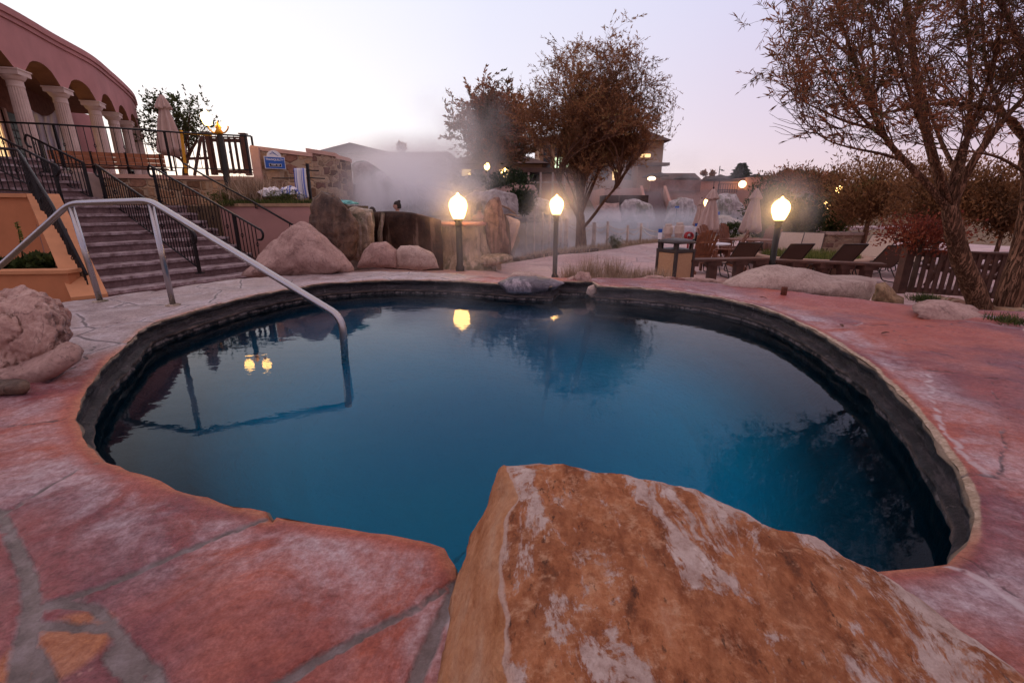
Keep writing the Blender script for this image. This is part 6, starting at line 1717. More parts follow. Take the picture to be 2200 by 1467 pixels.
bm = B(); quad_box(bm, atx(1490, Y, 4).x, atx(1600, Y, 4).x, Y - .3, Y + 8, at(1560, 390, Y).z + .01, at(1560, 386, Y).z); obj('parapet', bm, M_HOTELR, e)
bm = B(); q = at(1595, 396, Y - 1.1); bmesh.ops.create_icosphere(bm, subdivisions=2, radius=.42, matrix=Matrix.Translation(q)); obj('wall_lamp', bm, emis('wall_lamp_glow', (1, .7, .35), 6), e, True)
# far stone stairs with side walls
e = empty('far_stairs', tuple(at(1420, 475, 44)), 'long stone stairs climbing the far bank beside the mineral cliff', 'steps')
for i in range(18):
    t = i / 17; a = at(1418 + -18 * t, 474 - 62 * t, 43 + 6 * t); wd_ = .9
    bm = B(); quad_box(bm, a.x - wd_, a.x + wd_, a.y, a.y + .6, a.z - 1.2, a.z); obj('step', bm, M_STAIR, e)
for dx, nm in ((-1.2, 'side_wall'), (1.2, 'side_wall')):
    a = at(1418, 472, 43); b = at(1400, 408, 49); bm = B()
    slab(bm, [Vector((a.x + dx, a.y, a.z - 1)), Vector((a.x + dx, a.y, a.z + .35)), Vector((b.x + dx, b.y, b.z + .4)), Vector((b.x + dx, b.y, a.z - 1))], (.25, 0, 0)); fix_normals(bm); obj(nm, bm, M_PATW, e)
# mineral cliffs
cl = [([(1330, 480), (1332, 440), (1345, 430), (1375, 428), (1400, 440), (1408, 475)], 42, M_TRAV, 'streaked mineral cliff left of the far stairs', 101),
      ([(1280, 480), (1282, 445), (1300, 436), (1330, 436), (1336, 478)], 41, M_BOULD, 'pinkish mineral cliff behind the willow trunk', 102),
      ([(1428, 476), (1436, 432), (1460, 424), (1490, 428), (1498, 450), (1500, 476)], 42, M_TRAV, 'streaked mineral cliff right of the far stairs', 103),
      ([(1525, 480), (1530, 430), (1545, 416), (1580, 416), (1598, 440), (1612, 480)], 38, M_TRAV, 'white sloping travertine face between the closed parasols', 104),
      ([(1480, 485), (1500, 470), (1560, 462), (1600, 478), (1600, 492)], 34, M_MINERAL, 'low crusted ledge at the foot of the white travertine face', 105)]
for p_, Y_, m_, l_, s_ in cl: rock('mineral_cliff', p_, Y_, 3.0, m_, l_, 'rock formation', rough=.06, seed=s_, power=3.2, fs=.9)
bm = B(); quad_box(bm, at(1296, 0, 44).x * 0 + atx(1296, 44, 1).x, atx(1388, 44, 1).x, 43.4, 46, -.5, at(1340, 420, 44).z)
e_ = tag(obj('cliff_pool_wall', bm, M_DWALL), 'dark straight edged pool wall on top of the streaked cliff', 'wall')
# strip of walkway at the water on the far side
bm = B(); quad_box(bm, atx(1430, 36, -.5).x, 30, 34.5, 36.5, -1.5, -.55); tag(obj('lakeside_walk', bm, M_PAVE), kind='structure')
# dark parasols on the far deck
def open_parasol(px_, py_, Y, w_, label, h_=2.2):
    q = at(px_, py_, Y); e = empty('open_parasol', (q.x, Y, q.z - h_), label, 'parasol', 'dark open parasols on the far terrace')
    bm = B(); lathe(bm, [(.05, q.z - h_), (.05, q.z - .1)], (q.x, Y, 0), 6); obj('pole', bm, M_WOODD, e)
    bm = B(); r_ = w_ / 2; lathe(bm, [(r_, q.z - r_ * .42), (r_ * .99, q.z - r_ * .36), (r_ * .5, q.z - r_ * .16), (.03, q.z)], (q.x, Y, 0), 8); obj('canopy', bm, simple('thatch_dark', (.045, .032, .028), .9), e)
for px_, py_, Y_, w_, l_ in ((1403, 371, 52, 2.3, 'dark open parasol lit from below at the top of the far stairs'), (1418, 370, 54, 2.2, 'dark open parasol directly right of the one lit from below'), (1474, 374, 52, 2.6, 'dark open parasol over the reddish deck fence'),
                             (1548, 375, 50, 2.5, 'tall dark open parasol left of the bath house lamp'), (1536, 378, 54, 2.2, 'dark open parasol half hidden behind the tall dark parasol'), (1622, 374, 64, 2.6, 'dark open parasol above the end of the bath house')):
    open_parasol(px_, py_, Y_, w_, l_)
bm = B(); q = at(1400, 384, 51); bmesh.ops.create_icosphere(bm, subdivisions=2, radius=.22, matrix=Matrix.Translation(q) @ Matrix.Scale(2, 4, (1, 0, 0))); tag(obj('deck_light', bm, emis('wall_lamp_glow', (1, .7, .35), 6), None, True), 'warm light glowing under the parasol at the top of the far stairs', 'lamp')
# railing at the bath house
e = empty('deck_railing', tuple(at(1565, 412, 50)), 'thin dark railing round a deck corner before the bath house', 'railing')
a = at(1540, 396, 50); b = at(1581, 396, 50)
for z_ in (0, -.55):
    bm = B(); beam(bm, (a.x, 49.6, a.z + z_), (b.x, 49.6, b.z + z_), .05, .05); obj('rail', bm, M_IRON, e)
for i in range(9):
    x = a.x + (b.x - a.x) * i / 8; bm = B(); beam(bm, (x, 49.6, a.z - .85), (x, 49.6, a.z), .04, .04); obj('baluster', bm, M_IRON, e)
# street lamp and houses on the skyline
q = at(1547, 357, 75); e = empty('street_lamp', (q.x, 75, q.z - 4), 'tall thin street lamp on the skyline above the bath house', 'street lamp')
bm = B(); tube(bm, [(q.x, 75, q.z - 4), (q.x, 75, q.z)], .07, 6); obj('pole', bm, M_IRON, e)
bm = B(); tube(bm, [(q.x, 75, q.z - .5), (q.x + .5, 75, q.z - .55)], .05, 5); box(bm, (q.x + .5, 75, q.z - .65), (.4, .3, .12)); obj('lantern', bm, M_IRON, e)
for px_, py_, Y, w_, l_ in ((1732, 366, 110, 7, 'pale house with a pitched roof on the hillside beyond the green bushes'), (1660, 376, 120, 10, 'dark flat house on the skyline above the green bushes'), (1440, 372, 100, 12, 'low dark roofed house on the skyline behind the far parasols'), (1590, 378, 95, 10, 'brown roofed house on the skyline behind the bath house'), (2150, 395, 90, 10, 'pale house glimpsed through the willow leaves on the right')):
    q = at(px_, py_, Y); e = empty('hill_house', (q.x, Y, q.z - 4), l_, 'house')
    bm = B(); quad_box(bm, q.x - w_ / 2, q.x + w_ / 2, Y, Y + 7, q.z - 5, q.z - 1.2); obj('wall', bm, simple('house_wall', (.34, .22, .18), .9), e)
    bm = B(); gable_roof(bm, q.x - w_ / 2, q.x + w_ / 2, Y, Y + 7, q.z - 1.2, q.z + .2, 'x', .4); obj('roof', bm, M_HOTELR, e)
    bm = B(); quad_box(bm, q.x - .5, q.x + .5, Y - .05, Y - .01, q.z - 2.8, q.z - 1.8); obj('window', bm, M_DKW, e)
# ------------------------------------------------------------------ vegetation
def leaf_mat(name, stops, rough=.6, transl=.4):
    k = N(name)
    a = k.n('ShaderNodeAttribute'); a.attribute_name = 'tone'
    c = k.ramp(a.outputs['Fac'], stops); k.color(c); k.set(rough, 0, .25)
    if transl:
        t = k.n('ShaderNodeBsdfTranslucent'); k.l(c, t.inputs[0]); m = k.n('ShaderNodeMixShader'); m.inputs[0].default_value = transl
        k.l(k.b.outputs[0], m.inputs[1]); k.l(t.outputs[0], m.inputs[2]); k.l(m.outputs[0], k.out.inputs[0])
    return k.m
def bark_mat(name, c1, c2, s=5):
    k = N(name); nz = k.noise(s * 3, 6, .65, vec=k.mapping((1, 1, .3)), dist=.6)
    fs_ = k.math('ABSOLUTE', k.math('SUBTRACT', k.noise(s * 5, 4, .6, vec=k.mapping((1, 1, .10)), dist=.8), .5))
    fis = k.ramp(fs_, [(.01, 0), (.07, 1)])
    c = k.ramp(nz, [(.35, c1), (.62, c2)]); c = k.mix(k.math('MULTIPLY', k.math('SUBTRACT', 1.0, fis), .75), c, tuple(x * .55 for x in c1)); k.color(c)
    b = k.bump(fis, 1.0, .03); k.bump(nz, .6, .012, b); return k.set(.9, 0, .15)
M_BARK = bark_mat('willow_bark', (.16, .075, .045), (.36, .19, .12))
M_TWIG = simple('twig_bark', (.13, .060, .040), .85, 0, .3, 8, 0)
M_TWIGD = simple('dark_twig', (.075, .045, .032), .85, 0, .3, 8, 0)
LF_WIL = leaf_mat('autumn_willow_leaf', [(0, (.085, .065, .030)), (.3, (.20, .105, .05)), (.6, (.34, .155, .075)), (.85, (.46, .24, .11)), (1, (.26, .20, .08))])
LF_WIL2 = leaf_mat('willow_leaf_mixed', [(0, (0.067, 0.067, 0.027)), (.3, (0.142, 0.085, 0.042)), (.6, (0.323, 0.142, 0.072)), (.85, (0.475, 0.190, 0.095)), (1, (0.171, 0.162, 0.067))])
LF_GRN = leaf_mat('olive_leaf', [(0, (0.027, 0.045, 0.015)), (.5, (0.068, 0.090, 0.027)), (1, (0.150, 0.150, 0.045))])
LF_DGRN = leaf_mat('dark_evergreen_leaf', [(0, (0.012, 0.024, 0.012)), (.6, (0.033, 0.054, 0.021)), (1, (0.075, 0.090, 0.030))])
LF_ORG = leaf_mat('rust_leaf', [(0, (.12, .06, .03)), (.3, (.24, .115, .05)), (.6, (.36, .18, .08)), (.85, (.44, .26, .11)), (1, (.20, .19, .07))])
LF_RED = leaf_mat('red_brown_leaf', [(0, (0.108, 0.024, 0.017)), (.5, (0.264, 0.060, 0.036)), (1, (0.408, 0.144, 0.060))])
LF_DRY = leaf_mat('dry_grass', [(0, (.22, .15, .10)), (.5, (.42, .30, .21)), (1, (.60, .46, .36))])
LF_GRASS = leaf_mat('green_grass', [(0, (0.050, 0.070, 0.015)), (.5, (0.140, 0.170, 0.040)), (1, (0.280, 0.260, 0.080))])

class Leaves:
    def __init__(s): s.v = []; s.f = []; s.t = []
    def leaf(s, p, d, L, W, r, tone):
        d = d.normalized(); n = Vector((r.gauss(0, 1), r.gauss(0, 1), r.gauss(0, 1))); x = d.cross(n)
        if x.length < 1e-3: return
        x.normalize(); nn = x.cross(d); i = len(s.v)
        s.v += [p, p + d * L * .45 + x * W * .5 + nn * W * .12, p + d * L - nn * L * .08, p + d * L * .45 - x * W * .5 + nn * W * .12]
        s.f.append((i, i + 1, i + 2, i + 3)); s.t += [tone] * 4
    def build(s, name, mat, parent=None):
        inv = parent.matrix_world.inverted() if parent else Matrix()
        me = bpy.data.meshes.new(name); me.from_pydata([inv @ v for v in s.v], [], s.f); me.materials.append(mat)
        a = me.attributes.new('tone', 'FLOAT', 'POINT'); a.data.foreach_set('value', s.t)
        o = bpy.data.objects.new(name, me); COL.objects.link(o); o.parent = parent; return o
def tone_at(p, r, s=.8, off=0):
    return max(0, min(1, .5 + off + fbm(p * s, 3) * .55 + r.uniform(-.22, .22)))
def curve_to(a, b, r, n=6, wob=.06, up=.15, d0=None):
    a = Vector(a); b = Vector(b); L = (b - a).length; m = a.lerp(b, .45)
    if d0 is not None: m = (a + d0.normalized() * L * .45) * .6 + m * .4
    m += Vector((0, 0, up * L)); pts = []
    w_ = Vector((r.uniform(-1, 1), r.uniform(-1, 1), r.uniform(-1, 1))) * wob * L
    for i in range(n + 1):
        t = i / n; pts.append(a * (1 - t) ** 2 + m * 2 * t * (1 - t) + b * t * t + w_ * math.sin(t * PI * 2) * .5)
    return pts
def pt_on(path, t):
    s = t * (len(path) - 1); i = min(int(s), len(path) - 2); return path[i].lerp(path[i + 1], s - i), (path[i + 1] - path[i]).normalized()
def grow(tree_e, trunks, env, r, limbs, subs, twigs, leaves, LW, mat_l, mat_b, mat_t, r0, sub_len=.5, twig_len=.35, up=.12, tone_s=.8, toff=0, spread=.7, limb_paths=None, droop=0.0, leaf_start=.2, tw_seg=4, upbias=.0):
    """trunks: list of point lists; env(r) -> random point in the crown"""
    bmt = B()
    for tp, ra in trunks: tube(bmt, smooth_path(tp, 5), [ra[0] + (ra[1] - ra[0]) * i / (len(smooth_path(tp, 5)) - 1) for i in range(len(smooth_path(tp, 5)))], 14)
    for v in bmt.verts: v.co += Vector((fbm(v.co * 6, 3), fbm(v.co * 6 + Vector((5, 5, 5)), 3), 0)) * r0 * .14
    obj('trunk', bmt, mat_b, tree_e, True)
    bml = B(); LV = Leaves(); bm2 = B()
    paths = []
    for lp_, ra in (limb_paths or []):
        sp_ = smooth_path(lp_, 4); paths.append((sp_, ra)); tube(bml, sp_, [ra * (1 - .85 * i / (len(sp_) - 1)) for i in range(len(sp_))], 7)
    for i in range(limbs):
        tp, ra = trunks[i % len(trunks)]; sp_ = smooth_path(tp, 5)
        a, d = pt_on(sp_, r.uniform(.82, 1.0)); b = env(r, True)
        pth = curve_to(a, b, r, 8, .05, up, d); rr = r0 * r.uniform(.3, .55); paths.append((pth, rr))
        tube(bml, pth, [rr * (1 - .85 * q / 8) for q in range(9)], 6)
    for pth, rr in paths:
        for j in range(subs):
            t = r.uniform(.22, 1.0) ** .8; a, d = pt_on(pth, t)
            e_ = env(r, False); v = (e_ - a); L = sub_len * r.uniform(.6, 1.3); dirn = (v.normalized() * spread + d * .8 + Vector((0, 0, upbias))).normalized()
            b = a + dirn * min(L, max(.2, v.length)); sp2 = curve_to(a, b, r, 5, .08, up * .8, d); r2 = max(.004, rr * .35 * (1 - .6 * t))
            tube(bm2, sp2, [r2 * (1 - .75 * q / 5) for q in range(6)], 4, False)
            for k_ in range(twigs):
                tt = r.uniform(.2, 1.0); a2, d2 = pt_on(sp2, tt)
                dv = (d2 * .9 + Vector((r.gauss(0, .5), r.gauss(0, .5), r.gauss(0, .4) + .15 - droop))).normalized(); L2 = twig_len * r.uniform(.5, 1.3)
                tw = curve_to(a2, a2 + dv * L2 - Vector((0, 0, droop * L2 * .5)), r, tw_seg, .06, .06)
                tube(bm2, tw, [max(.0022, r2 * .4)] * len(tw), 3, False)
                for m_ in range(leaves):
                    u = r.uniform(leaf_start, 1.0); p, dd = pt_on(tw, u)
                    ld = (dd * .8 + Vector((r.gauss(0, .55), r.gauss(0, .55), r.gauss(0, .45) - droop * .6)))
                    q = r.uniform(.7, 1.25); LV.leaf(p, ld, LW[0] * q, LW[1] * q, r, tone_at(p, r, tone_s, toff))
    obj('limbs', bml, mat_b, tree_e, True); obj('twigs', bm2, mat_t, tree_e); LV.build('crown', mat_l, tree_e)
    return len(LV.f)
def ell_env(c, rx, ry, rz, zmin=-1.0, pw=.5, narrow=.0, wob=.18, seed=0):
    def f(r, surf):
        while True:
            d = Vector((r.gauss(0, 1), r.gauss(0, 1), r.gauss(0, 1))).normalized(); 
            if d.z < zmin: continue
            q = (r.uniform(.75, 1.0) if surf else r.uniform(0, 1) ** pw) * (1 + fbm(d * 1.8 + Vector((seed, 0, 0)), 3) * wob * 2)
            nz_ = d.z * q; sh = 1 - narrow * max(0, -nz_)
            return Vector((c[0] + d.x * q * rx * sh, c[1] + d.y * q * ry * sh, c[2] + nz_ * rz))
    return f
# --- willow by the lake
Yw = 18.0; r = random.Random(5)
bp = at(1248, 532, Yw); fk = at(1247, 462, Yw)
e = empty('willow_tree', tuple(bp), 'big rust brown willow tree standing at the edge of the lake', 'tree')
c = at(1275, 262, Yw); rx = (at(1436, 250, Yw).x - at(1104, 250, Yw).x) / 2; rz = (at(1272, 100, Yw).z - at(1272, 440, Yw).z) / 2
trk = [([bp - Vector((0, 0, .1)), bp + Vector((-.02, 0, .5)), fk], (.24, .15)), ([fk - Vector((0, 0, .25)), at(1246, 420, Yw), at(1248, 372, Yw - .2)], (.15, .09)),
       ([fk - Vector((0, 0, .2)), at(1222, 430, Yw), at(1196, 380, Yw - .5)], (.08, .04)), ([fk - Vector((0, 0, .6)), at(1270, 470, Yw - .3), at(1300, 430, Yw - .6), at(1330, 396, Yw - .8)], (.07, .035)), ([fk, at(1262, 425, Yw + .3), at(1290, 360, Yw + .6)], (.09, .045))]
print('willow', grow(e, trk, ell_env((c.x, c.y, c.z), rx, rx * .9, rz, -.95, .40, .12, .13, 2), r, 72, 13, 6, 12, (.115, .028), LF_WIL, M_BARK, M_TWIG, .085, .95, .58, .12, .55, .08, .85, upbias=.25))
# --- hazy second tree behind
Yt = 34; r = random.Random(8)
bp = at(1060, 420, Yt); c = at(1072, 298, Yt)
e = empty('hazy_tree', (bp.x, Yt, .8), 'dense brown tree fading into the steam left of the willow', 'tree')
rx = (at(1145, 285, Yt).x - at(978, 285, Yt).x) / 2; rz = (at(1058, 205, Yt).z - at(1058, 372, Yt).z) / 2
print('t2', grow(e, [([Vector((bp.x, Yt, .6)), Vector((bp.x + .1, Yt, 2.4)), Vector((bp.x, Yt, 3.2))], (.3, .2))], ell_env(c, rx, rx, rz, -.9, .4, .1, .22, 5), r, 44, 9, 5, 12, (.26, .10), LF_WIL2, M_BARK, M_TWIGD, .22, 1.9, .95, .1, .35, -.05, .8))
# --- tree behind the terrace
Yt = 21; r = random.Random(11)
c = at(385, 272, Yt); bp = at(395, 360, Yt)
e = empty('terrace_tree', (bp.x, Yt, 1.6), 'olive leaved tree with open twigs behind the upper terrace parasol', 'tree')
rx = (at(478, 272, Yt).x - at(290, 272, Yt).x) / 2; rz = (at(385, 208, Yt).z - at(385, 345, Yt).z) / 2
print('t3', grow(e, [([Vector((bp.x, Yt, 1.5)), Vector((bp.x, Yt, 2.2)), Vector((bp.x + .1, Yt, 2.6))], (.14, .09))], ell_env(c, rx, rx * .7, rz, -.9, .5, .2, .3, 9), r, 18, 6, 4, 8, (.13, .065), LF_GRN, M_BARK, M_TWIGD, .12, 1.0, .5, .1, .6, 0, .9))
# --- forked willow on the right
r = random.Random(21)
b0 = onz(2138, 706, -.66)
e = empty('forked_willow', tuple(b0), 'forked narrow leaved willow arching over the right side of the pool', 'tree')
A = lambda px_, py_, Y_: at(px_, py_, Y_ * 1.4)
t1_ = [b0 + Vector((-.03, 0, -.1)), A(2098, 640, 4.2), A(2066, 560, 4.15), A(2048, 490, 4.1), A(2040, 440, 4.1)]
t2_ = [b0 + Vector((.05, 0, -.1)), A(2178, 610, 4.15), A(2208, 500, 4.2), A(2218, 400, 4.2), A(2210, 300, 4.3)]
LP = [([A(2042, 455, 4.1), A(2000, 405, 4.1), A(1948, 350, 4.15), A(1905, 300, 4.2), A(1868, 225, 4.3), A(1835, 130, 4.4), A(1800, 20, 4.5), A(1770, -120, 4.6)], .052),
      ([A(1908, 302, 4.2), A(1860, 262, 4.1), A(1810, 200, 4.0), A(1762, 120, 4.0), A(1725, 30, 4.1)], .026),
      ([A(1890, 280, 4.2), A(1820, 262, 4.3), A(1770, 240, 4.35), A(1720, 215, 4.4), A(1682, 180, 4.4)], .020),
      ([A(1868, 225, 4.3), A(1880, 150, 4.2), A(1870, 60, 4.2), A(1880, -60, 4.2)], .024),
      ([A(1940, 345, 4.15), A(1890, 330, 3.9), A(1830, 318, 3.8), A(1775, 300, 3.7), A(1725, 262, 3.7)], .020),
      ([A(2040, 440, 4.1), A(2060, 380, 4.2), A(2080, 280, 4.4), A(2085, 150, 4.6), A(2070, 0, 4.8), A(2040, -150, 5.0)], .048),
      ([A(2060, 380, 4.2), A(2020, 300, 4.5), A(1985, 200, 4.8), A(1960, 90, 5.0), A(1955, -40, 5.2)], .032),
      ([A(2082, 280, 4.4), A(2120, 180, 4.2), A(2150, 60, 4.0), A(2160, -80, 3.9)], .030),
      ([A(2210, 310, 4.3), A(2160, 250, 4.6), A(2120, 150, 4.9), A(2110, 20, 5.2), A(2100, -120, 5.4)], .040),
      ([A(2212, 330, 4.3), A(2230, 200, 4.1), A(2260, 60, 4.0), A(2280, -120, 3.9)], .045),
      ([A(2215, 380, 4.2), A(2150, 340, 4.0), A(2080, 325, 3.8), A(2010, 318, 3.7), A(1950, 300, 3.6)], .022),
      ([A(2210, 310, 4.3), A(2300, 220, 4.8), A(2380, 120, 5.0), A(2440, 0, 5.2)], .035),
      ([A(1835, 130, 4.4), A(1790, 90, 4.8), A(1745, 60, 5.1), A(1700, 40, 5.3)], .018),
      ([A(2042, 440, 4.1), A(2010, 340, 3.9), A(1960, 220, 3.7), A(1925, 100, 3.6), A(1900, -40, 3.5)], .030)]
rb = random.Random(2)
def right_env(r_, surf):
    while True:
        px_ = r_.uniform(1690, 2420); py_ = r_.uniform(-420, 430) if px_ > 1850 else r_.uniform(-200, 385); Y_ = r_.uniform(3.7, 5.6)
        if py_ > 290 + (px_ - 1690) * .45: continue
        if px_ > 2020 and 330 < py_ and r_.random() < .3: continue
        if px_ < 1740 and r_.random() < .4: continue
        if ((px_ - 1905) / 32) ** 2 + ((py_ - 150) / 55) ** 2 < 1: continue
        return at(px_, py_, Y_ * 1.4)
n1 = grow(e, [(t1_, (.135, .075)), (t2_, (.15, .085))], right_env, r, 6, 21, 5, 10, (.100, .0150), LF_WIL2, M_BARK, M_TWIG, .11, .86, .42, .10, 1.6, .02, .9, limb_paths=[(p_, r_ * .9) for p_, r_ in LP], droop=.12, tw_seg=3)
print('right tree', n1)
# bare twigs reaching left
bm = B()
for k_ in range(14):
    a = A(1790 + r.uniform(-60, 20), 285 + r.uniform(-10, 14), 3.9); b = A(1650 + r.uniform(-4, 60), 225 + r.uniform(-70, 70), 3.9 + r.uniform(-.2, .2))
    tube(bm, curve_to(a, b, r, 6, .12, -.05), [.006, .005, .004, .003, .0025, .002, .0015], 4, False)
obj('bare_twigs', bm, M_TWIG, e)

# --- middle distance trees and shrubs on the right
def shrub(name, px, Y, size, n, LW, mat, label, seed, cat='shrub', zb=None, trunk=True, pw=.5, group=None, toff=0, tmat=None, ts=1.2):
    """px=(cx,cy) crown centre, size=(half width px, half height px)"""
    c = at(px[0], px[1], Y); rx = (at(px[0] + size[0], px[1], Y).x - c.x); rz = (at(px[0], px[1] - size[1], Y).z - at(px[0], px[1] + size[1], Y).z) / 2
    z0 = ground_h(c.x, c.y) if zb is None else zb
    r = random.Random(seed); e = empty(name, (c.x, c.y, z0), label, cat, group); LV = Leaves(); bm = B()
    env = ell_env(c, rx, rx * .8, rz, -1, pw, .1, .2, seed)
    lim = max(8, int(n / 160))
    root = Vector((c.x, c.y, z0)); mid = Vector((c.x, c.y, max(z0 + .05, c.z - rz * .8)))
    if trunk: tube(bm, [root - Vector((0, 0, .05)), mid], [rx * .06, rx * .045], 6)
    for i in range(lim):
        p = env(r, True); pth = curve_to(mid if trunk else root + Vector((r.uniform(-.3, .3) * rx, r.uniform(-.3, .3) * rx, 0)), p, r, 6, .05, .1)
        tube(bm, pth, [rx * .03 * (1 - .8 * q / 6) for q in range(7)], 4, False)
        for j in range(n // lim):
            if r.random() < .6:
                a, d = pt_on(pth, r.uniform(.25, 1)); p = a + Vector((r.gauss(0, 1), r.gauss(0, 1), r.gauss(0, 1))) * rx * .14
            else: p = env(r, False)
            d = (p - root).normalized() + Vector((r.gauss(0, .7), r.gauss(0, .7), r.gauss(0, .6)))
            q = r.uniform(.6, 1.3); LV.leaf(p, d, LW[0] * q, LW[1] * q, r, tone_at(p, r, ts, toff))
    obj('stems', bm, tmat or M_TWIGD, e, True); LV.build('foliage', mat, e)
    return e
shrub('evergreen_bush', (1095, 405), 27, (52, 38), 3500, (.22, .10), LF_DGRN, 'dark evergreen bush on the bank under the hazy tree', 31, toff=-.1)
shrub('evergreen_bush', (1122, 428), 25, (30, 26), 1800, (.2, .09), LF_DGRN, 'smaller dark evergreen bush hanging over the bank rocks', 32, toff=-.1, zb=at(1122, 450, 25).z, trunk=False)
shrub('evergreen_bush', (1010, 392), 30, (36, 14), 1000, (.22, .10), LF_GRN, 'low olive bush on the bank beside the travertine mound', 33)
shrub('round_shrub', (1322, 518), 17.5, (17, 13), 1100, (.06, .02), LF_GRN, 'small round grey green shrub by the lake right of the willow', 34, trunk=False, toff=-.05)
shrub('juniper', (1650, 455), 17.5, (50, 60), 6000, (.14, .05), LF_GRN, 'tall olive green conifer bush behind the right closed parasol', 35, toff=-.1)
shrub('juniper', (1722, 470), 16.5, (52, 48), 5500, (.13, .05), LF_GRN, 'broad green bush lit by the lamp behind the round planter', 36)
shrub('small_tree', (1795, 455), 17.5, (42, 52), 4200, (.13, .06), LF_GRN, 'dark green small tree with pale lights showing through', 37, cat='tree', toff=-.12)
shrub('rust_tree', (1880, 405), 15, (105, 80), 11000, (.12, .035), LF_ORG, 'wide rust orange tree behind the loungers on the right', 38, cat='tree', tmat=M_BARK)
shrub('rust_tree', (2040, 415), 13, (115, 80), 11000, (.12, .035), LF_ORG, 'rust orange tree directly behind the forked willow trunk', 39, cat='tree', toff=-.05, tmat=M_BARK)
shrub('rust_tree', (2175, 425), 12, (85, 85), 7000, (.12, .035), LF_ORG, 'dim brown tree at the right edge of the photo behind the fence', 40, cat='tree', toff=-.15, tmat=M_BARK)
shrub('red_shrub', (1985, 500), 7.4, (85, 42), 2600, (.055, .028), LF_RED, 'loose red brown leaved shrub growing over the picket fence', 41, pw=.8, zb=-.4)
shrub('skyline_tree', (1700, 385), 45, (70, 20), 2600, (.35, .12), LF_WIL2, 'low brown thicket on the skyline behind the green bushes', 42)
shrub('skyline_tree', (1760, 392), 40, (60, 24), 2600, (.32, .12), LF_WIL2, 'rusty thicket in front of the hillside house', 43)
shrub('bush', (1578, 486), 18, (26, 8), 700, (.09, .05), LF_GRN, 'low green bush between the two closed parasols', 44, trunk=False)
for px_, py_, Y_, w_, l_, s_ in ((863, 318, 42, 12, 'small tree top showing over the low building', 51), (1512, 374, 70, 7, 'small round tree on the skyline left of the tall dark parasol', 52), (1530, 374, 72, 7, 'small round tree on the skyline beside the street lamp', 53)):
    shrub('far_tree', (px_, py_), Y_, (w_, w_ * .9), 260, (.35, .16), LF_WIL2, l_, s_, 'tree', zb=2)
# spruce on the skyline
def spruce(px_, ytop, ybase, Y, w_, label, seed):
    t = at(px_, ytop, Y); b = at(px_, ybase, Y); r = random.Random(seed); e = empty('spruce_tree', (b.x, Y, b.z - 2), label, 'tree'); LV = Leaves()
    bm = B(); tube(bm, [(b.x, Y, b.z - 2), (t.x, Y, t.z)], [.25, .03], 6); obj('trunk', bm, M_TWIGD, e)
    H = t.z - b.z
    for i in range(2600):
        u = r.random() ** .7; z = t.z - u * H; rad = (.06 + u) * w_ * (.72 + .28 * math.sin(u * 34)) * r.uniform(.3, 1); a = r.uniform(0, 2 * PI)
        p = Vector((b.x + math.cos(a) * rad, Y + math.sin(a) * rad, z)); LV.leaf(p, Vector((math.cos(a), math.sin(a), -.35 + r.gauss(0, .2))), .55, .16, r, r.uniform(0, .8))
    LV.build('crown', LF_DGRN, e)
spruce(1590, 350, 386, 68, 1.7, 'dark pointed spruce on the skyline behind the bath house', 3)
spruce(1690, 362, 384, 110, 1.6, 'thin pointed spruce on the skyline above the thicket', 4)

# --- grasses and small planting
def grass(name, pts, hgt, n, mat, label=None, cat='grass', kind=None, parent=None, seed=0, spread=.12, lean=.35, w_=.004, zf=None):
    r = random.Random(seed); LV = Leaves()
    for i in range(n):
        c = pts(r); a = r.uniform(0, 2 * PI); l_ = abs(r.gauss(0, lean)); h_ = hgt * r.uniform(.5, 1.15); d = Vector((math.cos(a) * l_, math.sin(a) * l_, 1))
        LV.leaf(c, d, h_, w_ * r.uniform(.7, 1.4), r, r.uniform(0, 1))
    o = LV.build(name, mat, parent)
    if parent is None: tag(o, label, cat, None, kind)
    return o
def clump(name, x, y, z, rad, h_, n, mat, label, seed, w_=.004, lean=.4):
    return grass(name, lambda r: Vector((x + r.gauss(0, rad * .45), y + r.gauss(0, rad * .45), z)), h_, n, mat, label, 'grass clump', seed=seed, w_=w_, lean=lean)
gi = 0
GC = [(1225, 610, 7.6, .16, .26, 'dry grass clump at the foot of the second lamp post'), (1268, 606, 7.9, .22, .36, 'tall pale dry grass clump right of the second lamp post'), (1318, 604, 8.0, .22, .32, 'feathery dry grass clump in the middle of the inlet bed'),
      (1362, 602, 7.9, .26, .20, 'low mounded dry grass near the deck coping'), (1405, 600, 8.0, .28, .18, 'low mounded dry grass left of the litter bin'), (1340, 612, 7.2, .18, .16, 'short dry grass tuft just behind the deck coping'), (1290, 612, 7.3, .14, .18, 'thin dry grass tuft behind the inlet stones')]
for px_, py_, Y_, ra, h_, l_ in GC:
    q = at(px_, py_, Y_); z = ground_h(q.x, q.y); clump('grass_clump', q.x, q.y, max(z, q.z - .05), ra, h_ * 1.5, 520, LF_DRY, l_, 60 + gi, .005); gi += 1
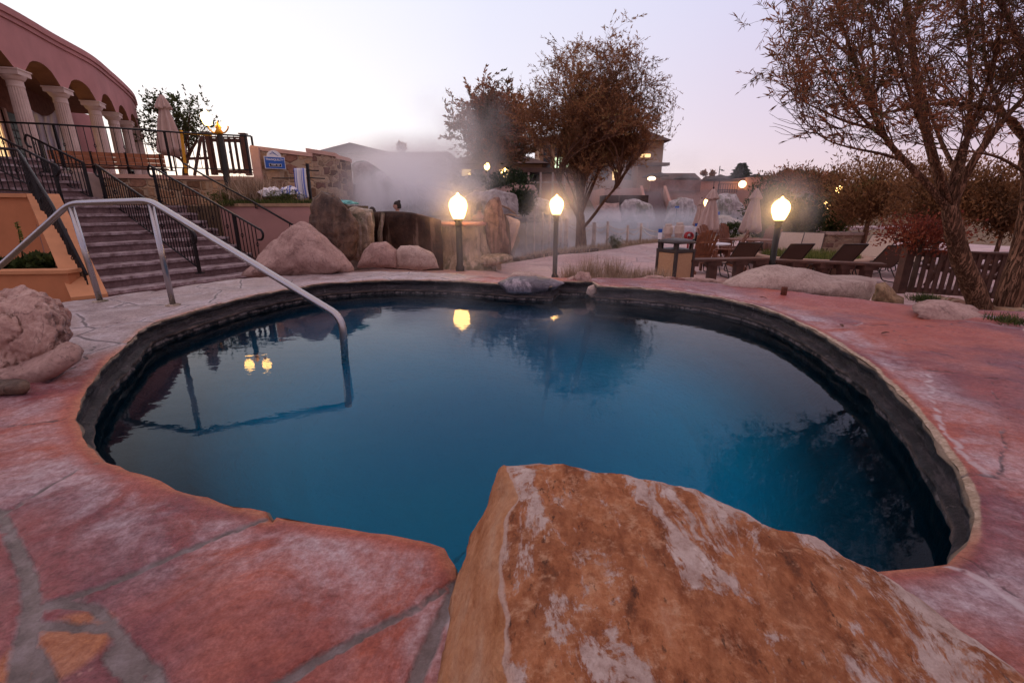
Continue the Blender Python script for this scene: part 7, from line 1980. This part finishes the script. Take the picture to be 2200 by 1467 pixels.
# bed next to the deck: soil strip under the grasses
# lakeside strip
def along(pl, wdt):
    def f(r):
        i = r.randrange(len(pl) - 1); t = r.random(); a, b = pl[i], pl[i + 1]; x = a[0] + (b[0] - a[0]) * t + r.gauss(0, wdt); y = a[1] + (b[1] - a[1]) * t + r.gauss(0, wdt); return Vector((x, y, ground_h(x, y) + .0))
    return f
grass('lakeside_grass', along([(.5, 14.2), (1.6, 15.6), (3.0, 17.4), (5.2, 19.8), (7.6, 22.4), (10.5, 24)], .28), .22, 4200, LF_DRY, 'dry grass growing along the lake shore', 'grass', 'stuff', seed=71, w_=.012)
bm = B(); r = random.Random(4)
for i in range(17):
    t = i / 16; x = .15 + 2.9 * t; y = 13.4 + 3.4 * t + r.uniform(-.08, .08); blob_rock(bm, (x, y, ground_h(x, y) + .03), (.13 * r.uniform(.7, 1.3), .12, .09), i, .3, 2, r.uniform(0, 3), .2)
tag(obj('shore_edging', bm, M_DARKR, None, True), 'row of small dark stones edging the path along the lake', 'edging')
# planting bed plants
q1_ = at(560, 420, 11.6)
def bedpts(x0, x1, y0, y1, z): return lambda r: Vector((r.uniform(x0, x1), r.uniform(y0, y1), z))
grass('bed_herbs', bedpts(w1.x + .1, w2.x + .2, 10.7, 11.5, BED_Z - .02), .18, 3800, LF_GRASS, 'low green herbs filling the planting bed', 'grass', 'stuff', seed=81, w_=.014, lean=.6).data.materials[0] = LF_GRN
bx = atx(555, 12.0, BED_Z); clump('feather_grass', bx.x, 12.0, BED_Z, .60, .66, 2600, LF_DRY, 'big feathery dry plume grass in the planting bed before the wall', 82, .018, .45)
bx = atx(520, 12.0, BED_Z); clump('feather_grass', bx.x, 12.1, BED_Z, .35, .80, 500, LF_DRY, 'taller thin plume grass beside the two-globe lamp', 83, .012, .35)
shrub('herb_shrub', (610, 424), 11.4, (40, 14), 1500, (.05, .018), LF_GRN, 'grey green herb shrub under the towels', 84, trunk=False, zb=BED_Z)
shrub('herb_shrub', (480, 426), 11.6, (30, 16), 1200, (.05, .018), LF_GRN, 'grey green herb shrub at the foot of the two-globe lamp', 85, trunk=False, zb=BED_Z)
# round planter grass
grass('planter_grass', lambda r: (lambda a, q: Vector((RPL[0] + math.cos(a) * q, RPL[1] + math.sin(a) * q, RPL[2] + .32)))(r.uniform(0, 2 * PI), 1.12 * math.sqrt(r.random())), .24, 3600, LF_GRASS, 'green grass growing in the round planter', 'grass', 'stuff', seed=91, w_=.010, lean=.25)
# leafy plants in the orange planter
for i, (px_, py_, h_, l_) in enumerate([(20, 575, 26, 'broad leaved green plant in the orange planter at the left edge'), (52, 572, 24, 'broad leaved green plant at the foot of the flower stalk'), (88, 562, 20, 'low leafy plant near the corner of the orange planter')]):
    shrub('leafy_plant', (px_, py_), 6.5, (22, h_ * .55), 420, (.10, .075), LF_GRN, l_, 95 + i, 'plant', zb=PLANT_Z, trunk=False, toff=-.05)
e = empty('flower_stalk', tuple(at(50, 575, 6.5)), 'tall flowering stalk rising against the orange wall', 'plant')
bm = B(); tube(bm, [at(52, 585, 6.5), at(46, 530, 6.5), at(36, 476, 6.5)], [.010, .008, .004], 5); obj('stem', bm, LF_GRN, e, True)
LV = Leaves(); r = random.Random(9)
for i in range(90):
    t = r.random(); p = at(36 + 12 * t, 478 + 45 * t, 6.5); LV.leaf(p, Vector((r.gauss(0, 1), r.gauss(0, 1), r.gauss(0, .4))), .035, .022, r, r.uniform(.4, 1))
LV.build('flowers', LF_GRASS, e)
# weeds on the right among the boulders
for px_, py_, Y_, l_ in ((1990, 640, 5.2, 'green weeds between the tan rock and the dry stone wall'), (2170, 690, 3.6, 'yellow green grass tuft right of the forked willow base')):
    q = at(px_, py_, Y_); clump('weed_tuft', q.x, q.y, q.z - .05, .14, .12, 500, LF_GRN, l_, 101 + px_, .006, .8)
# ------------------------------------------------------------------ steam
def steam(c, s, dens_, scale, thr=.45, label=None, seed=0, aniso=.45, stretch=1.0):
    bm = B(); bmesh.ops.create_icosphere(bm, subdivisions=3, radius=1)
    for v in bm.verts: v.co = Vector(c) + Vector((v.co.x * s[0], v.co.y * s[1], v.co.z * s[2]))
    e_ = bpy.data.materials.new('steam'); e_.use_nodes = True; t = e_.node_tree
    for n_ in list(t.nodes): t.nodes.remove(n_)
    o_ = t.nodes.new('ShaderNodeOutputMaterial'); pv = t.nodes.new('ShaderNodeVolumePrincipled'); tc_ = t.nodes.new('ShaderNodeTexCoord')
    pv.inputs['Color'].default_value = (.995, .975, .985, 1); pv.inputs['Anisotropy'].default_value = aniso
    mp_ = t.nodes.new('ShaderNodeMapping'); t.links.new(tc_.outputs['Object'], mp_.inputs[0]); mp_.vector_type = 'TEXTURE'; mp_.inputs['Location'].default_value = c; mp_.inputs['Scale'].default_value = s
    ln = t.nodes.new('ShaderNodeVectorMath'); ln.operation = 'LENGTH'; t.links.new(mp_.outputs[0], ln.inputs[0])
    fo = t.nodes.new('ShaderNodeMapRange'); t.links.new(ln.outputs['Value'], fo.inputs[0]); fo.inputs[1].default_value = 1.0; fo.inputs[2].default_value = .25; fo.inputs[3].default_value = 0; fo.inputs[4].default_value = 1; fo.interpolation_type = 'SMOOTHSTEP'
    m3 = t.nodes.new('ShaderNodeMapping'); t.links.new(tc_.outputs['Object'], m3.inputs[0]); m3.inputs['Scale'].default_value = (1, 1, 1 / stretch); m3.inputs['Location'].default_value = (seed * 3.7, 0, 0)
    nz_ = t.nodes.new('ShaderNodeTexNoise'); t.links.new(m3.outputs[0], nz_.inputs['Vector']); nz_.inputs['Scale'].default_value = scale; nz_.inputs['Detail'].default_value = 4; nz_.inputs['Distortion'].default_value = .6
    nr = t.nodes.new('ShaderNodeMapRange'); t.links.new(nz_.outputs[0], nr.inputs[0]); nr.inputs[1].default_value = thr; nr.inputs[2].default_value = thr + .28; nr.inputs[3].default_value = 0; nr.inputs[4].default_value = dens_
    mu = t.nodes.new('ShaderNodeMath'); mu.operation = 'MULTIPLY'; t.links.new(fo.outputs[0], mu.inputs[0]); t.links.new(nr.outputs[0], mu.inputs[1]); t.links.new(mu.outputs[0], pv.inputs['Density'])
    t.links.new(pv.outputs[0], o_.inputs['Volume'])
    o = obj('steam', bm, e_); return tag(o, kind='stuff', label=label, cat='steam')
q = at(860, 415, 14.4); steam((q.x, q.y, q.z + .1), (2.8, 2.3, 1.3), 1.3, .9, .36, 'thick white steam over the raised soaking pool', 1)
q = at(880, 365, 20); steam((q.x, q.y + 2, q.z), (4.6, 2.5, 2.0), .8, .5, .40, 'white steam rolling over the travertine mound', 6)
q = at(850, 372, 31); steam((q.x, q.y, q.z), (7.5, 4, 3.0), .35, .3, .30, 'pale steam veiling the far buildings on the left', 9)
q = at(985, 310, 29); steam((q.x, q.y, q.z), (4.6, 3, 4.2), .24, .35, .38, 'tall steam plume drifting up in front of the hazy tree', 2, stretch=1.5)
q = at(1270, 490, 29); steam((q.x + 2, q.y + 3, -.1), (13, 11, 1.25), .16, .35, .38, 'low steam lying over the lake', 3)
q = at(1410, 400, 44); steam((q.x, q.y, q.z), (11, 6, 4.2), .14, .25, .42, 'steam drifting over the mineral cliffs', 4, stretch=1.3)
q = at(1060, 570, 8.4); steam((q.x + .5, q.y + .4, .15), (2.6, 1.5, .9), .26, 1.0, .36, 'thin steam around the lamp posts behind the pool', 5)
steam((.3, 3.9, -.02), (2.3, 2.1, .32), .22, 1.6, .44, 'faint wisps of steam skimming the near pool', 7)
for (px_, py_, Y_), l_ in (((984, 445, 9.0), 'mist ball added to give the nearest lamp globe a halo'), ((1198, 445, 9.9), 'mist ball added to give the lamp globe before the willow a halo'), ((1678, 450, 9.6), 'mist ball added to give the lamp globe by the planter a halo')):
    q = at(px_, py_, Y_); steam(tuple(q), (.9, .9, .9), .5, 1.4, .25, l_, 11)  # mist balls added for the halos round the globes
